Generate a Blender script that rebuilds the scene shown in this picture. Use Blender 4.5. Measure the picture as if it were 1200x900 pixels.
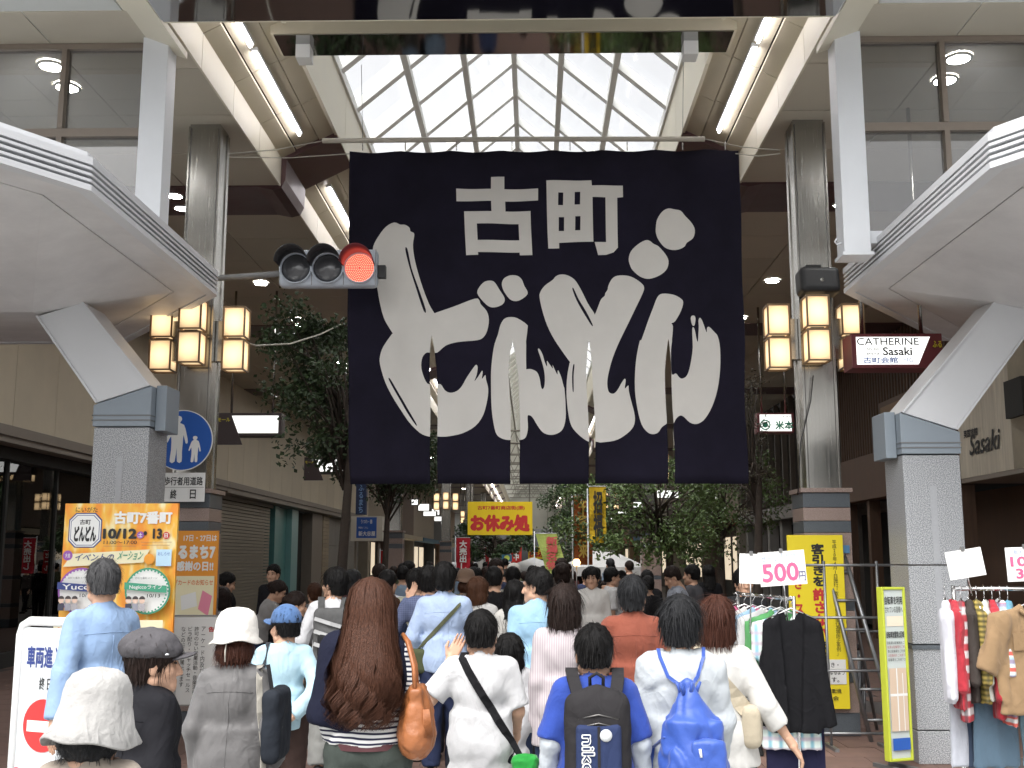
import bpy, bmesh, math, random
import numpy as np
from mathutils import Vector, Matrix
from mathutils.geometry import tessellate_polygon
random.seed(7)
R = math.radians
sc = bpy.context.scene
for o in list(bpy.data.objects): bpy.data.objects.remove(o)
C = sc.collection

# ------------------------------------------------------------------ camera, sky, sun, exposure
FPX = 1300.0                      # focal length in pixels of the 1200 px wide photograph
PITCH = math.atan(205 / 1300)
YAW = math.atan(25 * math.cos(PITCH) / 1300)
CAM = Vector((0.3, 0.0, 1.78))
cam = bpy.data.cameras.new('camera'); cam.lens = 36 * FPX / 1200; cam.sensor_width = 36
cam.clip_end = 1500; cam.clip_start = 0.05
camo = bpy.data.objects.new('camera', cam); C.objects.link(camo)
camo.location = CAM; camo.rotation_euler = (R(90) + PITCH, 0, YAW)
sc.camera = camo
SUN_EL, SUN_AZ = R(58), R(205)    # azimuth measured from +Y clockwise: behind the camera
w = bpy.data.worlds.new('World'); sc.world = w; w.use_nodes = True
nt = w.node_tree; nt.nodes.clear()
sky = nt.nodes.new('ShaderNodeTexSky'); sky.sky_type = 'NISHITA'; sky.sun_disc = False
sky.sun_elevation = SUN_EL; sky.sun_rotation = SUN_AZ; sky.dust_density = 6; sky.air_density = 1.0; sky.ozone_density = 0.6
hs = nt.nodes.new('ShaderNodeHueSaturation'); hs.inputs['Saturation'].default_value = 0.12
bg = nt.nodes.new('ShaderNodeBackground'); bg.inputs['Strength'].default_value = 0.15
wo = nt.nodes.new('ShaderNodeOutputWorld')
nt.links.new(sky.outputs[0], hs.inputs['Color']); nt.links.new(hs.outputs[0], bg.inputs[0]); nt.links.new(bg.outputs[0], wo.inputs[0])
sl = bpy.data.lights.new('sun', 'SUN'); sl.energy = 0.6; sl.angle = R(40); sl.color = (1, 0.96, 0.9)
so = bpy.data.objects.new('sun', sl); C.objects.link(so)
sd = Vector((math.sin(SUN_AZ) * math.cos(SUN_EL), math.cos(SUN_AZ) * math.cos(SUN_EL), math.sin(SUN_EL)))
so.rotation_euler = sd.to_track_quat('Z', 'Y').to_euler(); so.location = sd * 60
sc.view_settings.view_transform = 'Standard'; sc.view_settings.look = 'None'
sc.view_settings.exposure = 1.25; sc.view_settings.gamma = 1
cy = sc.cycles
cy.use_denoising = True; cy.max_bounces = 7; cy.diffuse_bounces = 4; cy.glossy_bounces = 4; cy.transmission_bounces = 4
cy.transparent_max_bounces = 12; cy.sample_clamp_indirect = 6; cy.caustics_reflective = False; cy.caustics_refractive = False

# ------------------------------------------------------------------ helpers
def ray(px, py):
    x, u = (px - 600) / FPX, (450 - py) / FPX
    Y = math.cos(PITCH) - u * math.sin(PITCH); Z = math.sin(PITCH) + u * math.cos(PITCH)
    return Vector((x * math.cos(YAW) - Y * math.sin(YAW), x * math.sin(YAW) + Y * math.cos(YAW), Z))
def at(px, py, Y):
    d = ray(px, py); return CAM + d * (Y / d.y)
def tag(o, label=None, cat=None, group=None, kind=None):
    if label: o['label'] = label
    if cat: o['category'] = cat
    if group: o['group'] = group
    if kind: o['kind'] = kind
    return o
def empty(name, loc=(0, 0, 0), rz=0.0):
    o = bpy.data.objects.new(name, None); C.objects.link(o)
    o.location = loc; o.rotation_euler = (0, 0, rz); o.empty_display_size = 0.1
    return o
def thing(name, label, cat, loc=(0, 0, 0), rz=0.0, group=None):
    return tag(empty(name, loc, rz), label, cat, group)
def link(name, me, parent=None, loc=None, rot=None, mat=None):
    o = bpy.data.objects.new(name, me); C.objects.link(o)
    if parent: o.parent = parent
    if loc is not None: o.location = loc
    if rot is not None: o.rotation_euler = rot
    if mat is not None:
        if not me.materials: me.materials.append(mat)
        elif me.materials[0] != mat:
            o.material_slots[0].link = 'OBJECT'; o.material_slots[0].material = mat
    return o
def npmesh(name, V, F, mat=None, smooth=False):
    me = bpy.data.meshes.new(name)
    V = np.asarray(V, dtype=np.float32)
    if isinstance(F, np.ndarray):
        n, k = F.shape
        me.vertices.add(len(V)); me.vertices.foreach_set('co', V.ravel())
        me.loops.add(n * k); me.loops.foreach_set('vertex_index', F.ravel().astype(np.int32))
        me.polygons.add(n); me.polygons.foreach_set('loop_start', np.arange(0, n * k, k, dtype=np.int32))
        me.update(calc_edges=True)
    else:
        me.from_pydata(V.tolist(), [], F)
    if smooth: me.polygons.foreach_set('use_smooth', np.ones(len(me.polygons), dtype=bool))
    if mat: me.materials.append(mat)
    me.validate(); me.update()
    return me

class MB:
    """collects closed shapes and links them as one mesh object"""
    def __init__(s): s.v = []; s.f = []; s.sm = []
    def add(s, vs, fs, smooth=False):
        n = len(s.v); s.v += [tuple(p) for p in vs]; s.f += [tuple(i + n for i in f) for f in fs]; s.sm += [smooth] * len(fs); return s
    def box(s, x0, x1, y0, y1, z0, z1):
        vs = [(x0, y0, z0), (x1, y0, z0), (x1, y1, z0), (x0, y1, z0), (x0, y0, z1), (x1, y0, z1), (x1, y1, z1), (x0, y1, z1)]
        return s.add(vs, [(0, 3, 2, 1), (4, 5, 6, 7), (0, 1, 5, 4), (1, 2, 6, 5), (2, 3, 7, 6), (3, 0, 4, 7)])
    def hexa(s, a, b):                      # two quads a (bottom) and b (top), same winding
        return s.add(list(a) + list(b), [(3, 2, 1, 0), (4, 5, 6, 7), (0, 1, 5, 4), (1, 2, 6, 5), (2, 3, 7, 6), (3, 0, 4, 7)])
    def prism(s, pts, ext):                 # planar polygon pts extruded by vector ext
        n = len(pts); e = Vector(ext); p = [Vector(q) for q in pts]
        fs = [tuple(range(n - 1, -1, -1)), tuple(range(n, 2 * n))] + [(i, (i + 1) % n, n + (i + 1) % n, n + i) for i in range(n)]
        return s.add(p + [q + e for q in p], fs)
    def tube(s, path, r, n=8, cap=True):
        path = [Vector(p) for p in path]; rs = r if isinstance(r, (list, tuple)) else [r] * len(path)
        rings = []; up = None
        for i, p in enumerate(path):
            t = (path[min(i + 1, len(path) - 1)] - path[max(i - 1, 0)]).normalized()
            if up is None: up = t.orthogonal().normalized()
            u = (up - t * up.dot(t)); u = u.normalized() if u.length > 1e-6 else t.orthogonal().normalized()
            up = u; v = t.cross(u)
            rings.append([p + (u * math.cos(2 * math.pi * k / n) + v * math.sin(2 * math.pi * k / n)) * rs[i] for k in range(n)])
        vs = [q for rg in rings for q in rg]; fs = []
        for i in range(len(path) - 1):
            for k in range(n): fs.append((i * n + k, i * n + (k + 1) % n, (i + 1) * n + (k + 1) % n, (i + 1) * n + k))
        s.add(vs, fs, True)
        if cap:
            b = len(s.v) - len(vs); s.f += [tuple(b + k for k in range(n - 1, -1, -1)), tuple(b + (len(path) - 1) * n + k for k in range(n))]; s.sm += [False, False]
        return s
    def lathe(s, prof, n=20, c=(0, 0, 0), axis='z', closed=True):
        vs = []
        for (r, h) in prof:
            for k in range(n):
                a = 2 * math.pi * k / n; x, y = r * math.cos(a), r * math.sin(a)
                q = (x, y, h) if axis == 'z' else ((x, -h, y) if axis == 'y' else (h, x, y))
                vs.append((q[0] + c[0], q[1] + c[1], q[2] + c[2]))
        fs = [(i * n + k, i * n + (k + 1) % n, (i + 1) * n + (k + 1) % n, (i + 1) * n + k) for i in range(len(prof) - 1) for k in range(n)]
        s.add(vs, fs, True)
        if closed:
            b = len(s.v) - len(vs)
            s.f += [tuple(b + k for k in range(n - 1, -1, -1)), tuple(b + (len(prof) - 1) * n + k for k in range(n))]; s.sm += [False, False]
        return s
    def mesh(s, name, mat=None):
        me = bpy.data.meshes.new(name); me.from_pydata(s.v, [], s.f)
        me.polygons.foreach_set('use_smooth', s.sm)
        if mat: me.materials.append(mat)
        me.validate(); me.update(); return me
    def build(s, name, mat, parent=None, loc=None, rot=None, bev=0.0):
        me = s.mesh(name, mat); o = link(name, me, parent, loc, rot)
        if bev:
            m = o.modifiers.new('bevel', 'BEVEL'); m.width = bev; m.segments = 2; m.limit_method = 'ANGLE'; m.angle_limit = R(40)
        return o
def bx(name, mat, parent, x0, x1, y0, y1, z0, z1, bev=0.0):
    return MB().box(x0, x1, y0, y1, z0, z1).build(name, mat, parent, bev=bev)

# ------------------------------------------------------------------ materials
_m = {}
def mat(name, col, rough=0.6, metal=0.0, var=0.08, vs=3.0, bump=0.0, bs=40.0, rnd=0.0, spec=0.5, aniso=None, stretch=None, sheen=0.0, coat=0.0):
    if name in _m: return _m[name]
    m = bpy.data.materials.new(name); m.use_nodes = True; _m[name] = m
    n = m.node_tree; b = n.nodes['Principled BSDF']
    b.inputs['Roughness'].default_value = rough; b.inputs['Metallic'].default_value = metal
    b.inputs['Specular IOR Level'].default_value = spec
    if sheen: b.inputs['Sheen Weight'].default_value = sheen
    if coat: b.inputs['Coat Weight'].default_value = coat; b.inputs['Coat Roughness'].default_value = 0.1
    if aniso: b.inputs['Anisotropic'].default_value = aniso
    tc = n.nodes.new('ShaderNodeTexCoord'); src = tc.outputs['Object']
    if stretch:
        mp = n.nodes.new('ShaderNodeMapping'); mp.inputs['Scale'].default_value = stretch; n.links.new(src, mp.inputs[0]); src = mp.outputs[0]
    if var or rnd:
        nz = n.nodes.new('ShaderNodeTexNoise'); nz.inputs['Scale'].default_value = vs; nz.inputs['Detail'].default_value = 6; nz.inputs['Roughness'].default_value = 0.65
        n.links.new(src, nz.inputs['Vector'])
        mr = n.nodes.new('ShaderNodeMapRange'); mr.inputs['From Min'].default_value = 0.25; mr.inputs['From Max'].default_value = 0.75
        mr.inputs['To Min'].default_value = 1 - var; mr.inputs['To Max'].default_value = 1 + var; n.links.new(nz.outputs[0], mr.inputs[0]); val = mr.outputs[0]
        if rnd:
            oi = n.nodes.new('ShaderNodeObjectInfo'); m2 = n.nodes.new('ShaderNodeMapRange'); m2.inputs['To Min'].default_value = 1 - rnd; m2.inputs['To Max'].default_value = 1 + rnd
            n.links.new(oi.outputs['Random'], m2.inputs[0]); mu = n.nodes.new('ShaderNodeMath'); mu.operation = 'MULTIPLY'
            n.links.new(val, mu.inputs[0]); n.links.new(m2.outputs[0], mu.inputs[1]); val = mu.outputs[0]
        vm = n.nodes.new('ShaderNodeVectorMath'); vm.operation = 'SCALE'; vm.inputs[0].default_value = col[:3]; n.links.new(val, vm.inputs['Scale'])
        n.links.new(vm.outputs[0], b.inputs['Base Color'])
        if rough > 0.15:
            r2 = n.nodes.new('ShaderNodeMapRange'); r2.inputs['To Min'].default_value = max(0.02, rough - 0.12); r2.inputs['To Max'].default_value = min(1, rough + 0.12)
            n.links.new(nz.outputs[0], r2.inputs[0]); n.links.new(r2.outputs[0], b.inputs['Roughness'])
    else: b.inputs['Base Color'].default_value = (*col[:3], 1)
    if bump:
        n3 = n.nodes.new('ShaderNodeTexNoise'); n3.inputs['Scale'].default_value = bs; n3.inputs['Detail'].default_value = 5; n.links.new(src, n3.inputs['Vector'])
        bp = n.nodes.new('ShaderNodeBump'); bp.inputs['Strength'].default_value = bump; bp.inputs['Distance'].default_value = 0.01
        n.links.new(n3.outputs[0], bp.inputs['Height']); n.links.new(bp.outputs[0], b.inputs['Normal'])
    return m
def emit(name, col, strength, var=0.0):
    if name in _m: return _m[name]
    m = bpy.data.materials.new(name); m.use_nodes = True; _m[name] = m; n = m.node_tree
    b = n.nodes['Principled BSDF']; b.inputs['Base Color'].default_value = (*col, 1); b.inputs['Roughness'].default_value = 0.5
    b.inputs['Emission Color'].default_value = (*col, 1); b.inputs['Emission Strength'].default_value = strength
    return m
def flat(col, name=None, rough=0.55):
    return mat(name or 'ink_%02x%02x%02x' % tuple(int(255 * min(1, c)) for c in col), col, rough, var=0.0)
def glass(name, tint=(0.9, 0.95, 0.95), refl=0.5, rough=0.0, body=0.0, bodycol=(0.8, 0.8, 0.8)):
    if name in _m: return _m[name]
    m = bpy.data.materials.new(name); m.use_nodes = True; _m[name] = m; n = m.node_tree; n.nodes.clear()
    out = n.nodes.new('ShaderNodeOutputMaterial'); tr = n.nodes.new('ShaderNodeBsdfTransparent'); tr.inputs[0].default_value = (*tint, 1)
    gl = n.nodes.new('ShaderNodeBsdfGlossy'); gl.inputs['Roughness'].default_value = rough; gl.inputs[0].default_value = (1, 1, 1, 1)
    fr = n.nodes.new('ShaderNodeFresnel'); fr.inputs[0].default_value = 1.5
    mu = n.nodes.new('ShaderNodeMath'); mu.operation = 'MULTIPLY'; mu.inputs[1].default_value = refl * 2; n.links.new(fr.outputs[0], mu.inputs[0])
    base = tr
    if body:
        df = n.nodes.new('ShaderNodeBsdfTranslucent'); df.inputs[0].default_value = (*bodycol, 1)
        d2 = n.nodes.new('ShaderNodeBsdfDiffuse'); d2.inputs[0].default_value = (*bodycol, 1)
        a2 = n.nodes.new('ShaderNodeMixShader'); a2.inputs[0].default_value = 0.5; n.links.new(df.outputs[0], a2.inputs[1]); n.links.new(d2.outputs[0], a2.inputs[2])
        mx = n.nodes.new('ShaderNodeMixShader'); mx.inputs[0].default_value = body; n.links.new(tr.outputs[0], mx.inputs[1]); n.links.new(a2.outputs[0], mx.inputs[2]); base = mx
    m2 = n.nodes.new('ShaderNodeMixShader'); n.links.new(mu.outputs[0], m2.inputs[0]); n.links.new(base.outputs[0], m2.inputs[1]); n.links.new(gl.outputs[0], m2.inputs[2])
    n.links.new(m2.outputs[0], out.inputs[0]); return m
def stripes(name, ca, cb, axis=2, freq=50.0, duty=0.5, soft=0.04, second=None, rough=0.85, warp=0.0):
    """cloth print: bands along an object axis, optionally crossed by a second set (plaid)"""
    if name in _m: return _m[name]
    m = bpy.data.materials.new(name); m.use_nodes = True; _m[name] = m; n = m.node_tree; b = n.nodes['Principled BSDF']
    b.inputs['Roughness'].default_value = rough; b.inputs['Specular IOR Level'].default_value = 0.2
    tc = n.nodes.new('ShaderNodeTexCoord'); src = tc.outputs['Object']
    if warp:
        nz = n.nodes.new('ShaderNodeTexNoise'); nz.inputs['Scale'].default_value = 5; n.links.new(src, nz.inputs['Vector'])
        va = n.nodes.new('ShaderNodeVectorMath'); va.operation = 'MULTIPLY_ADD'; va.inputs[1].default_value = (warp,) * 3
        n.links.new(nz.outputs['Color'], va.inputs[0]); n.links.new(src, va.inputs[2]); src = va.outputs[0]
    sp = n.nodes.new('ShaderNodeSeparateXYZ'); n.links.new(src, sp.inputs[0])
    def band(ax, fq, du):
        mu = n.nodes.new('ShaderNodeMath'); mu.operation = 'MULTIPLY'; mu.inputs[1].default_value = fq; n.links.new(sp.outputs[ax], mu.inputs[0])
        fr = n.nodes.new('ShaderNodeMath'); fr.operation = 'PINGPONG'; fr.inputs[1].default_value = 0.5; n.links.new(mu.outputs[0], fr.inputs[0])
        mr = n.nodes.new('ShaderNodeMapRange'); mr.inputs['From Min'].default_value = du / 2 - soft; mr.inputs['From Max'].default_value = du / 2 + soft; n.links.new(fr.outputs[0], mr.inputs[0]); return mr.outputs[0]
    mx = n.nodes.new('ShaderNodeMix'); mx.data_type = 'RGBA'; mx.inputs[6].default_value = (*ca, 1); mx.inputs[7].default_value = (*cb, 1)
    n.links.new(band(axis, freq, duty), mx.inputs[0]); out = mx.outputs[2]
    if second:
        ax2, f2, d2, col2 = second
        m3 = n.nodes.new('ShaderNodeMix'); m3.data_type = 'RGBA'; m3.blend_type = 'MIX'; m3.inputs[7].default_value = (*col2, 1)
        bb = band(ax2, f2, d2); hm = n.nodes.new('ShaderNodeMath'); hm.operation = 'MULTIPLY_ADD'; hm.inputs[1].default_value = -0.6; hm.inputs[2].default_value = 0.6
        n.links.new(bb, hm.inputs[0]); n.links.new(hm.outputs[0], m3.inputs[0]); n.links.new(out, m3.inputs[6]); out = m3.outputs[2]
    n.links.new(out, b.inputs['Base Color'])
    return m
def cloth(col, bump=0.25, var=0.10, rough=0.85):
    nm = 'cloth_%02x%02x%02x' % tuple(int(255 * min(1, c)) for c in col)
    if nm in _m: return _m[nm]
    m = mat(nm, tuple(c * .74 for c in col), rough, var=var, vs=6, bump=bump, bs=34, spec=0.25 if max(col) > .12 else .1, sheen=0.12 if max(col) > .15 else 0)
    n = m.node_tree; b = n.nodes['Principled BSDF']; old = b.inputs['Normal'].links[0].from_node; src = n.nodes['Texture Coordinate'].outputs['Object']
    mp = n.nodes.new('ShaderNodeMapping'); mp.inputs['Scale'].default_value = (1, 1, .62); mp.inputs['Rotation'].default_value = (.35, .5, 0); n.links.new(src, mp.inputs[0])
    fz = n.nodes.new('ShaderNodeTexNoise'); fz.inputs['Scale'].default_value = 6.5; fz.inputs['Detail'].default_value = 2; fz.inputs['Distortion'].default_value = 1.6; n.links.new(mp.outputs[0], fz.inputs['Vector'])
    rd = n.nodes.new('ShaderNodeMath'); rd.operation = 'PINGPONG'; rd.inputs[1].default_value = .5; n.links.new(fz.outputs[0], rd.inputs[0])      # ridged noise: soft creases
    fb = n.nodes.new('ShaderNodeBump'); fb.inputs['Strength'].default_value = .42; fb.inputs['Distance'].default_value = .035; n.links.new(rd.outputs[0], fb.inputs['Height']); n.links.new(fb.outputs[0], old.inputs['Normal'])
    return m

# ------------------------------------------------------------------ lettering
_tx = {}
_tsc = bpy.data.scenes.new('lettering_workshop')
def text_mesh(s, bold=0.0, vertical=False, gap=1.0):
    k = (s, bold, vertical, gap)
    if k in _tx: return _tx[k]
    cu = bpy.data.curves.new('lettering', 'FONT'); cu.body = '\n'.join(s) if vertical else s
    cu.size = 1; cu.resolution_u = 3; cu.align_x = 'CENTER' if vertical else 'LEFT'; cu.space_line = gap
    ob = bpy.data.objects.new('lettering', cu); _tsc.collection.objects.link(ob); 
    with bpy.context.temp_override(scene=_tsc, view_layer=_tsc.view_layers[0]):
        dg = bpy.context.evaluated_depsgraph_get(); dg.update(); me = bpy.data.meshes.new_from_object(ob.evaluated_get(dg))
    bpy.data.objects.remove(ob); bpy.data.curves.remove(cu)
    co = np.empty(len(me.vertices) * 3, dtype=np.float32); me.vertices.foreach_get('co', co); co = co.reshape(-1, 3)
    V = co.copy(); fs = [tuple(p.vertices) for p in me.polygons]; bpy.data.meshes.remove(me)
    V[:, 2] = 0
    if bold and len(V):                       # heavier strokes: the outline again, shifted a hair each way
        V0, f0 = V, fs; n = len(V0); V = []; fs = []
        for i, (dx, dz) in enumerate(((0, 0), (-1, 0), (1, 0), (0, -1), (0, 1), (-.7, -.7), (.7, .7), (.7, -.7), (-.7, .7))):
            V.append(V0 + np.array([dx * bold, dz * bold, i * 1.0], dtype=np.float32)); fs += [tuple(k + n * i for k in f) for f in f0]
        V = np.concatenate(V)
    if len(V):
        lo, hi = V.min(0), V.max(0); V[:, 0] = (V[:, 0] - lo[0]) / max(1e-6, hi[0] - lo[0]); V[:, 1] = (V[:, 1] - lo[1]) / max(1e-6, hi[1] - lo[1])
    _tx[k] = (V, fs); return _tx[k]
def lettering(parent, s, x0, x1, z0, z1, m, y=-0.003, bold=0.0, vertical=False, gap=1.0, name='lettering', skew=0.0):
    V, fs = text_mesh(s, bold, vertical, gap)
    W = np.zeros_like(V); W[:, 0] = x0 + V[:, 0] * (x1 - x0) + skew * V[:, 1]; W[:, 1] = y - V[:, 2] * 1.2e-4; W[:, 2] = z0 + V[:, 1] * (z1 - z0)
    return link(name, npmesh(name, W, fs, m), parent)

# ------------------------------------------------------------------ implicit surfaces -> smooth meshes (people, clothes, bags)
class S:
    """smooth union of simple shapes, meshed with surface nets"""
    def __init__(s, k=0.03): s.p = []; s.k = k; s.cuts = []; s.amp = 0; s.seed = 0; s.wl = 0.1; s.wdir = None
    def cone(s, a, b, ra, rb, sy=1.0, flat0=False, flat1=False, k=None):
        a, b = np.array(a, float), np.array(b, float); r = max(ra, rb)
        lo = np.minimum(a, b) - r; hi = np.maximum(a, b) + r
        def f(P):
            q = P - a; d = b - a; L = max(1e-9, d @ d); t = np.clip((q @ d) / L, 0, 1)
            e = q - t[..., None] * d
            if sy != 1.0: e = e * np.array([1, 1 / sy, 1])
            D = np.sqrt((e * e).sum(-1)) - (ra + (rb - ra) * t)
            if sy < 1: D = D * (0.5 + 0.5 * sy)
            ln = math.sqrt(L)
            if flat0: D = np.maximum(D, -(q @ d) / ln)
            if flat1: D = np.maximum(D, (q @ d) / ln - ln)
            return D
        s.p.append((f, lo, hi, k)); return s
    def ell(s, c, r, k=None, rot=None):
        c, r = np.array(c, float), np.array(r, float); m = r.max() if rot is not None else r
        def f(P):
            q = P - c
            if rot is not None: q = q @ rot
            k0 = np.sqrt(((q / r) ** 2).sum(-1)); k1 = np.sqrt(((q / (r * r)) ** 2).sum(-1)) + 1e-9
            return k0 * (k0 - 1) / k1
        s.p.append((f, c - m, c + m, k)); return s
    def box(s, c, h, rr=0.02, k=None):
        c, h = np.array(c, float), np.array(h, float)
        def f(P):
            q = np.abs(P - c) - (h - rr)
            return np.sqrt((np.maximum(q, 0) ** 2).sum(-1)) + np.minimum(q.max(-1), 0) - rr
        s.p.append((f, c - h, c + h, k)); return s
    def skirt(s, z0, z1, r0, r1, c=(0, 0), k=None):   # elliptic frustum from z0 (radii r0) to z1 (radii r1)
        lo = np.array([c[0] - max(r0[0], r1[0]), c[1] - max(r0[1], r1[1]), z0]); hi = np.array([c[0] + max(r0[0], r1[0]), c[1] + max(r0[1], r1[1]), z1])
        def f(P):
            t = np.clip((P[..., 2] - z0) / (z1 - z0), 0, 1); rx = r0[0] + (r1[0] - r0[0]) * t; ry = r0[1] + (r1[1] - r0[1]) * t
            D = (np.sqrt(((P[..., 0] - c[0]) / rx) ** 2 + ((P[..., 1] - c[1]) / ry) ** 2) - 1) * np.minimum(rx, ry)
            return np.maximum(D, np.maximum(z0 - P[..., 2], P[..., 2] - z1))
        s.p.append((f, lo, hi, k)); return s
    def cut(s, f): s.cuts.append(f); return s                 # keep where f(P) < 0
    def wrinkle(s, amp, wl=0.1, seed=0, dirs=None): s.amp, s.wl, s.seed, s.wdir = amp, wl, seed, dirs; return s
    def mesh(s, h, smooth_it=1):
        lo = np.min([p[1] for p in s.p], 0) - 3 * h - s.amp; hi = np.max([p[2] for p in s.p], 0) + 3 * h + s.amp
        n = np.ceil((hi - lo) / h).astype(int) + 1
        ax = [lo[i] + h * np.arange(n[i]) for i in range(3)]
        D = np.full(n, 0.5, dtype=np.float32); pad0 = 3 * h + s.amp
        for f, a, b, k in s.p:
            k = s.k if k is None else k; pad = pad0 + k
            i0 = np.maximum(0, np.floor((a - pad - lo) / h).astype(int)); i1 = np.minimum(n, np.ceil((b + pad - lo) / h).astype(int) + 1)
            sl_ = tuple(slice(i0[i], i1[i]) for i in range(3))
            P = np.stack(np.meshgrid(ax[0][sl_[0]], ax[1][sl_[1]], ax[2][sl_[2]], indexing='ij'), -1)
            d = f(P); o = D[sl_]
            if k > 0:
                hh = np.maximum(k - np.abs(d - o), 0) / k; D[sl_] = np.minimum(d, o) - hh * hh * k * 0.25
            else: D[sl_] = np.minimum(d, o)
        if s.amp or s.cuts:
            P = np.stack(np.meshgrid(*ax, indexing='ij'), -1)
            if s.amp:
                rg = np.random.RandomState(s.seed); N = np.zeros(D.shape)
                wd_ = np.array(s.wdir if s.wdir is not None else (1, 1, 1)); wp = P + 0.35 * s.wl * np.sin((P * wd_)[..., [1, 2, 0]] * (4.2 / s.wl) + rg.rand(3) * 6)
                for _ in range(5):
                    d = rg.randn(3); d /= np.linalg.norm(d)
                    if s.wdir is not None: d = d * np.array(s.wdir); d /= np.linalg.norm(d) + 1e-9
                    ph = (wp @ d) * (2 * math.pi / (s.wl * rg.uniform(0.7, 1.6))) + rg.rand() * 6.3
                    N += 1 - 2 * np.abs(np.sin(ph / 2))
                D = D + s.amp * N / 3
            for c in s.cuts: D = np.maximum(D, c(P))
        return surfnets(D, lo, h, smooth_it)
def surfnets(D, lo, h, it):
    sg = D < 0; nx, ny, nz = D.shape
    cs = [(i, j, k) for i in (0, 1) for j in (0, 1) for k in (0, 1)]
    sub = lambda A, c: A[c[0]:nx - 1 + c[0], c[1]:ny - 1 + c[1], c[2]:nz - 1 + c[2]]
    cnt = sum(sub(sg, c).astype(np.int8) for c in cs); I = np.argwhere((cnt > 0) & (cnt < 8))
    idx = np.full((nx - 1, ny - 1, nz - 1), -1, dtype=np.int64); idx[I[:, 0], I[:, 1], I[:, 2]] = np.arange(len(I))
    acc = np.zeros((len(I), 3)); num = np.zeros(len(I))
    for a in cs:
        for axn in range(3):
            if a[axn]: continue
            b = list(a); b[axn] = 1
            da = D[I[:, 0] + a[0], I[:, 1] + a[1], I[:, 2] + a[2]]; db = D[I[:, 0] + b[0], I[:, 1] + b[1], I[:, 2] + b[2]]
            m = (da < 0) != (db < 0); t = np.where(m, da / np.where(m, da - db, 1), 0)
            p = np.tile(np.array(a, float), (len(I), 1)); p[:, axn] = t
            acc[m] += p[m]; num += m
    V = lo + h * (I + acc / num[:, None])
    Q = []
    for axn in range(3):
        o1, o2 = [i for i in range(3) if i != axn]
        A = np.moveaxis(sg, (axn, o1, o2), (0, 1, 2)); ch = A[:-1, 1:-1, 1:-1] != A[1:, 1:-1, 1:-1]; E = np.argwhere(ch)
        if not len(E): continue
        fl = A[E[:, 0], E[:, 1] + 1, E[:, 2] + 1]
        J = np.moveaxis(idx, (axn, o1, o2), (0, 1, 2))
        q = np.stack([J[E[:, 0], E[:, 1] + u, E[:, 2] + v] for u, v in ((0, 0), (1, 0), (1, 1), (0, 1))], 1)
        if axn == 1: fl = ~fl
        q[~fl] = q[~fl][:, ::-1]; Q.append(q)
    F = np.concatenate(Q) if Q else np.zeros((0, 4), dtype=np.int64)
    for _ in range(it):
        s_ = np.zeros_like(V); c_ = np.zeros(len(V))
        for u, v in ((0, 1), (1, 2), (2, 3), (3, 0)):
            np.add.at(s_, F[:, u], V[F[:, v]]); np.add.at(s_, F[:, v], V[F[:, u]]); np.add.at(c_, F[:, u], 1); np.add.at(c_, F[:, v], 1)
        V = V * 0.45 + 0.55 * s_ / np.maximum(c_, 1)[:, None]
    return V, F
def vnormals(V, F):
    N = np.zeros_like(V); fn = np.cross(V[F[:, 2]] - V[F[:, 0]], V[F[:, 3]] - V[F[:, 1]])
    for i in range(4): np.add.at(N, F[:, i], fn)
    return N / (np.linalg.norm(N, axis=1, keepdims=True) + 1e-12)
def joinVF(parts):
    Vs, Fs, n = [], [], 0
    for V, F in parts: Vs.append(V); Fs.append(F + n); n += len(V)
    return np.concatenate(Vs), np.concatenate(Fs)
# ================================================================== THE SETTING
M_asph = mat('asphalt', (0.13, 0.13, 0.13), 0.9, var=0.25, vs=2, bump=0.4, bs=120)
M_grout = mat('grout', (0.09, 0.08, 0.075), 0.9, var=0.2, vs=4)
M_tile = mat('paver', (0.17, 0.105, 0.085), 0.7, var=0.22, vs=5, rnd=0.22, bump=0.15, bs=60)
M_ceil = mat('aisle_panel', (0.50, 0.455, 0.365), 0.5, var=0.05, vs=1.5, rnd=0.06)
M_ceilback = mat('roof_slab', (0.05, 0.045, 0.04), 0.9, var=0.1)
M_fascia = mat('cream_metal', (0.66, 0.62, 0.50), 0.45, var=0.05, vs=1.2, rnd=0.04)
M_tan = mat('tan_panel', (0.50, 0.455, 0.345), 0.45, var=0.06, vs=1.3, rnd=0.05)
M_maroon = mat('maroon_panel', (0.085, 0.04, 0.042), 0.4, var=0.08, vs=2)
M_white = mat('white_metal', (0.72, 0.74, 0.77), 0.4, var=0.04, vs=1.5)
M_white2 = mat('skylight_white', (0.76, 0.77, 0.75), 0.5, var=0.04)
M_mirror = mat('mirror_steel', (0.40, 0.40, 0.395), 0.05, metal=1.0, var=0.0, bump=0.03, bs=2.2)
M_steel = mat('brushed_steel', (0.38, 0.37, 0.345), 0.24, metal=1.0, var=0.10, vs=3, stretch=(14, 14, 0.6), aniso=0.5)
M_steeldk = mat('steel_seam', (0.16, 0.155, 0.15), 0.4, metal=1.0, var=0.1)
M_soff = mat('front_soffit', (0.60, 0.62, 0.60), 0.55, var=0.05, vs=1.0, rnd=0.03)
M_mull = mat('bronze_frame', (0.22, 0.18, 0.145), 0.45, var=0.08)
M_canopy = mat('canopy_white', (0.64, 0.65, 0.67), 0.42, var=0.05, vs=0.9)
M_canopy2 = mat('canopy_soffit', (0.66, 0.65, 0.65), 0.5, var=0.13, vs=1.9, rnd=0.03)
M_louv = mat('louver_back', (0.16, 0.165, 0.17), 0.6, var=0.1)
M_cap = mat('capital_blue_grey', (0.24, 0.28, 0.32), 0.45, var=0.06, vs=2)
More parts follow.
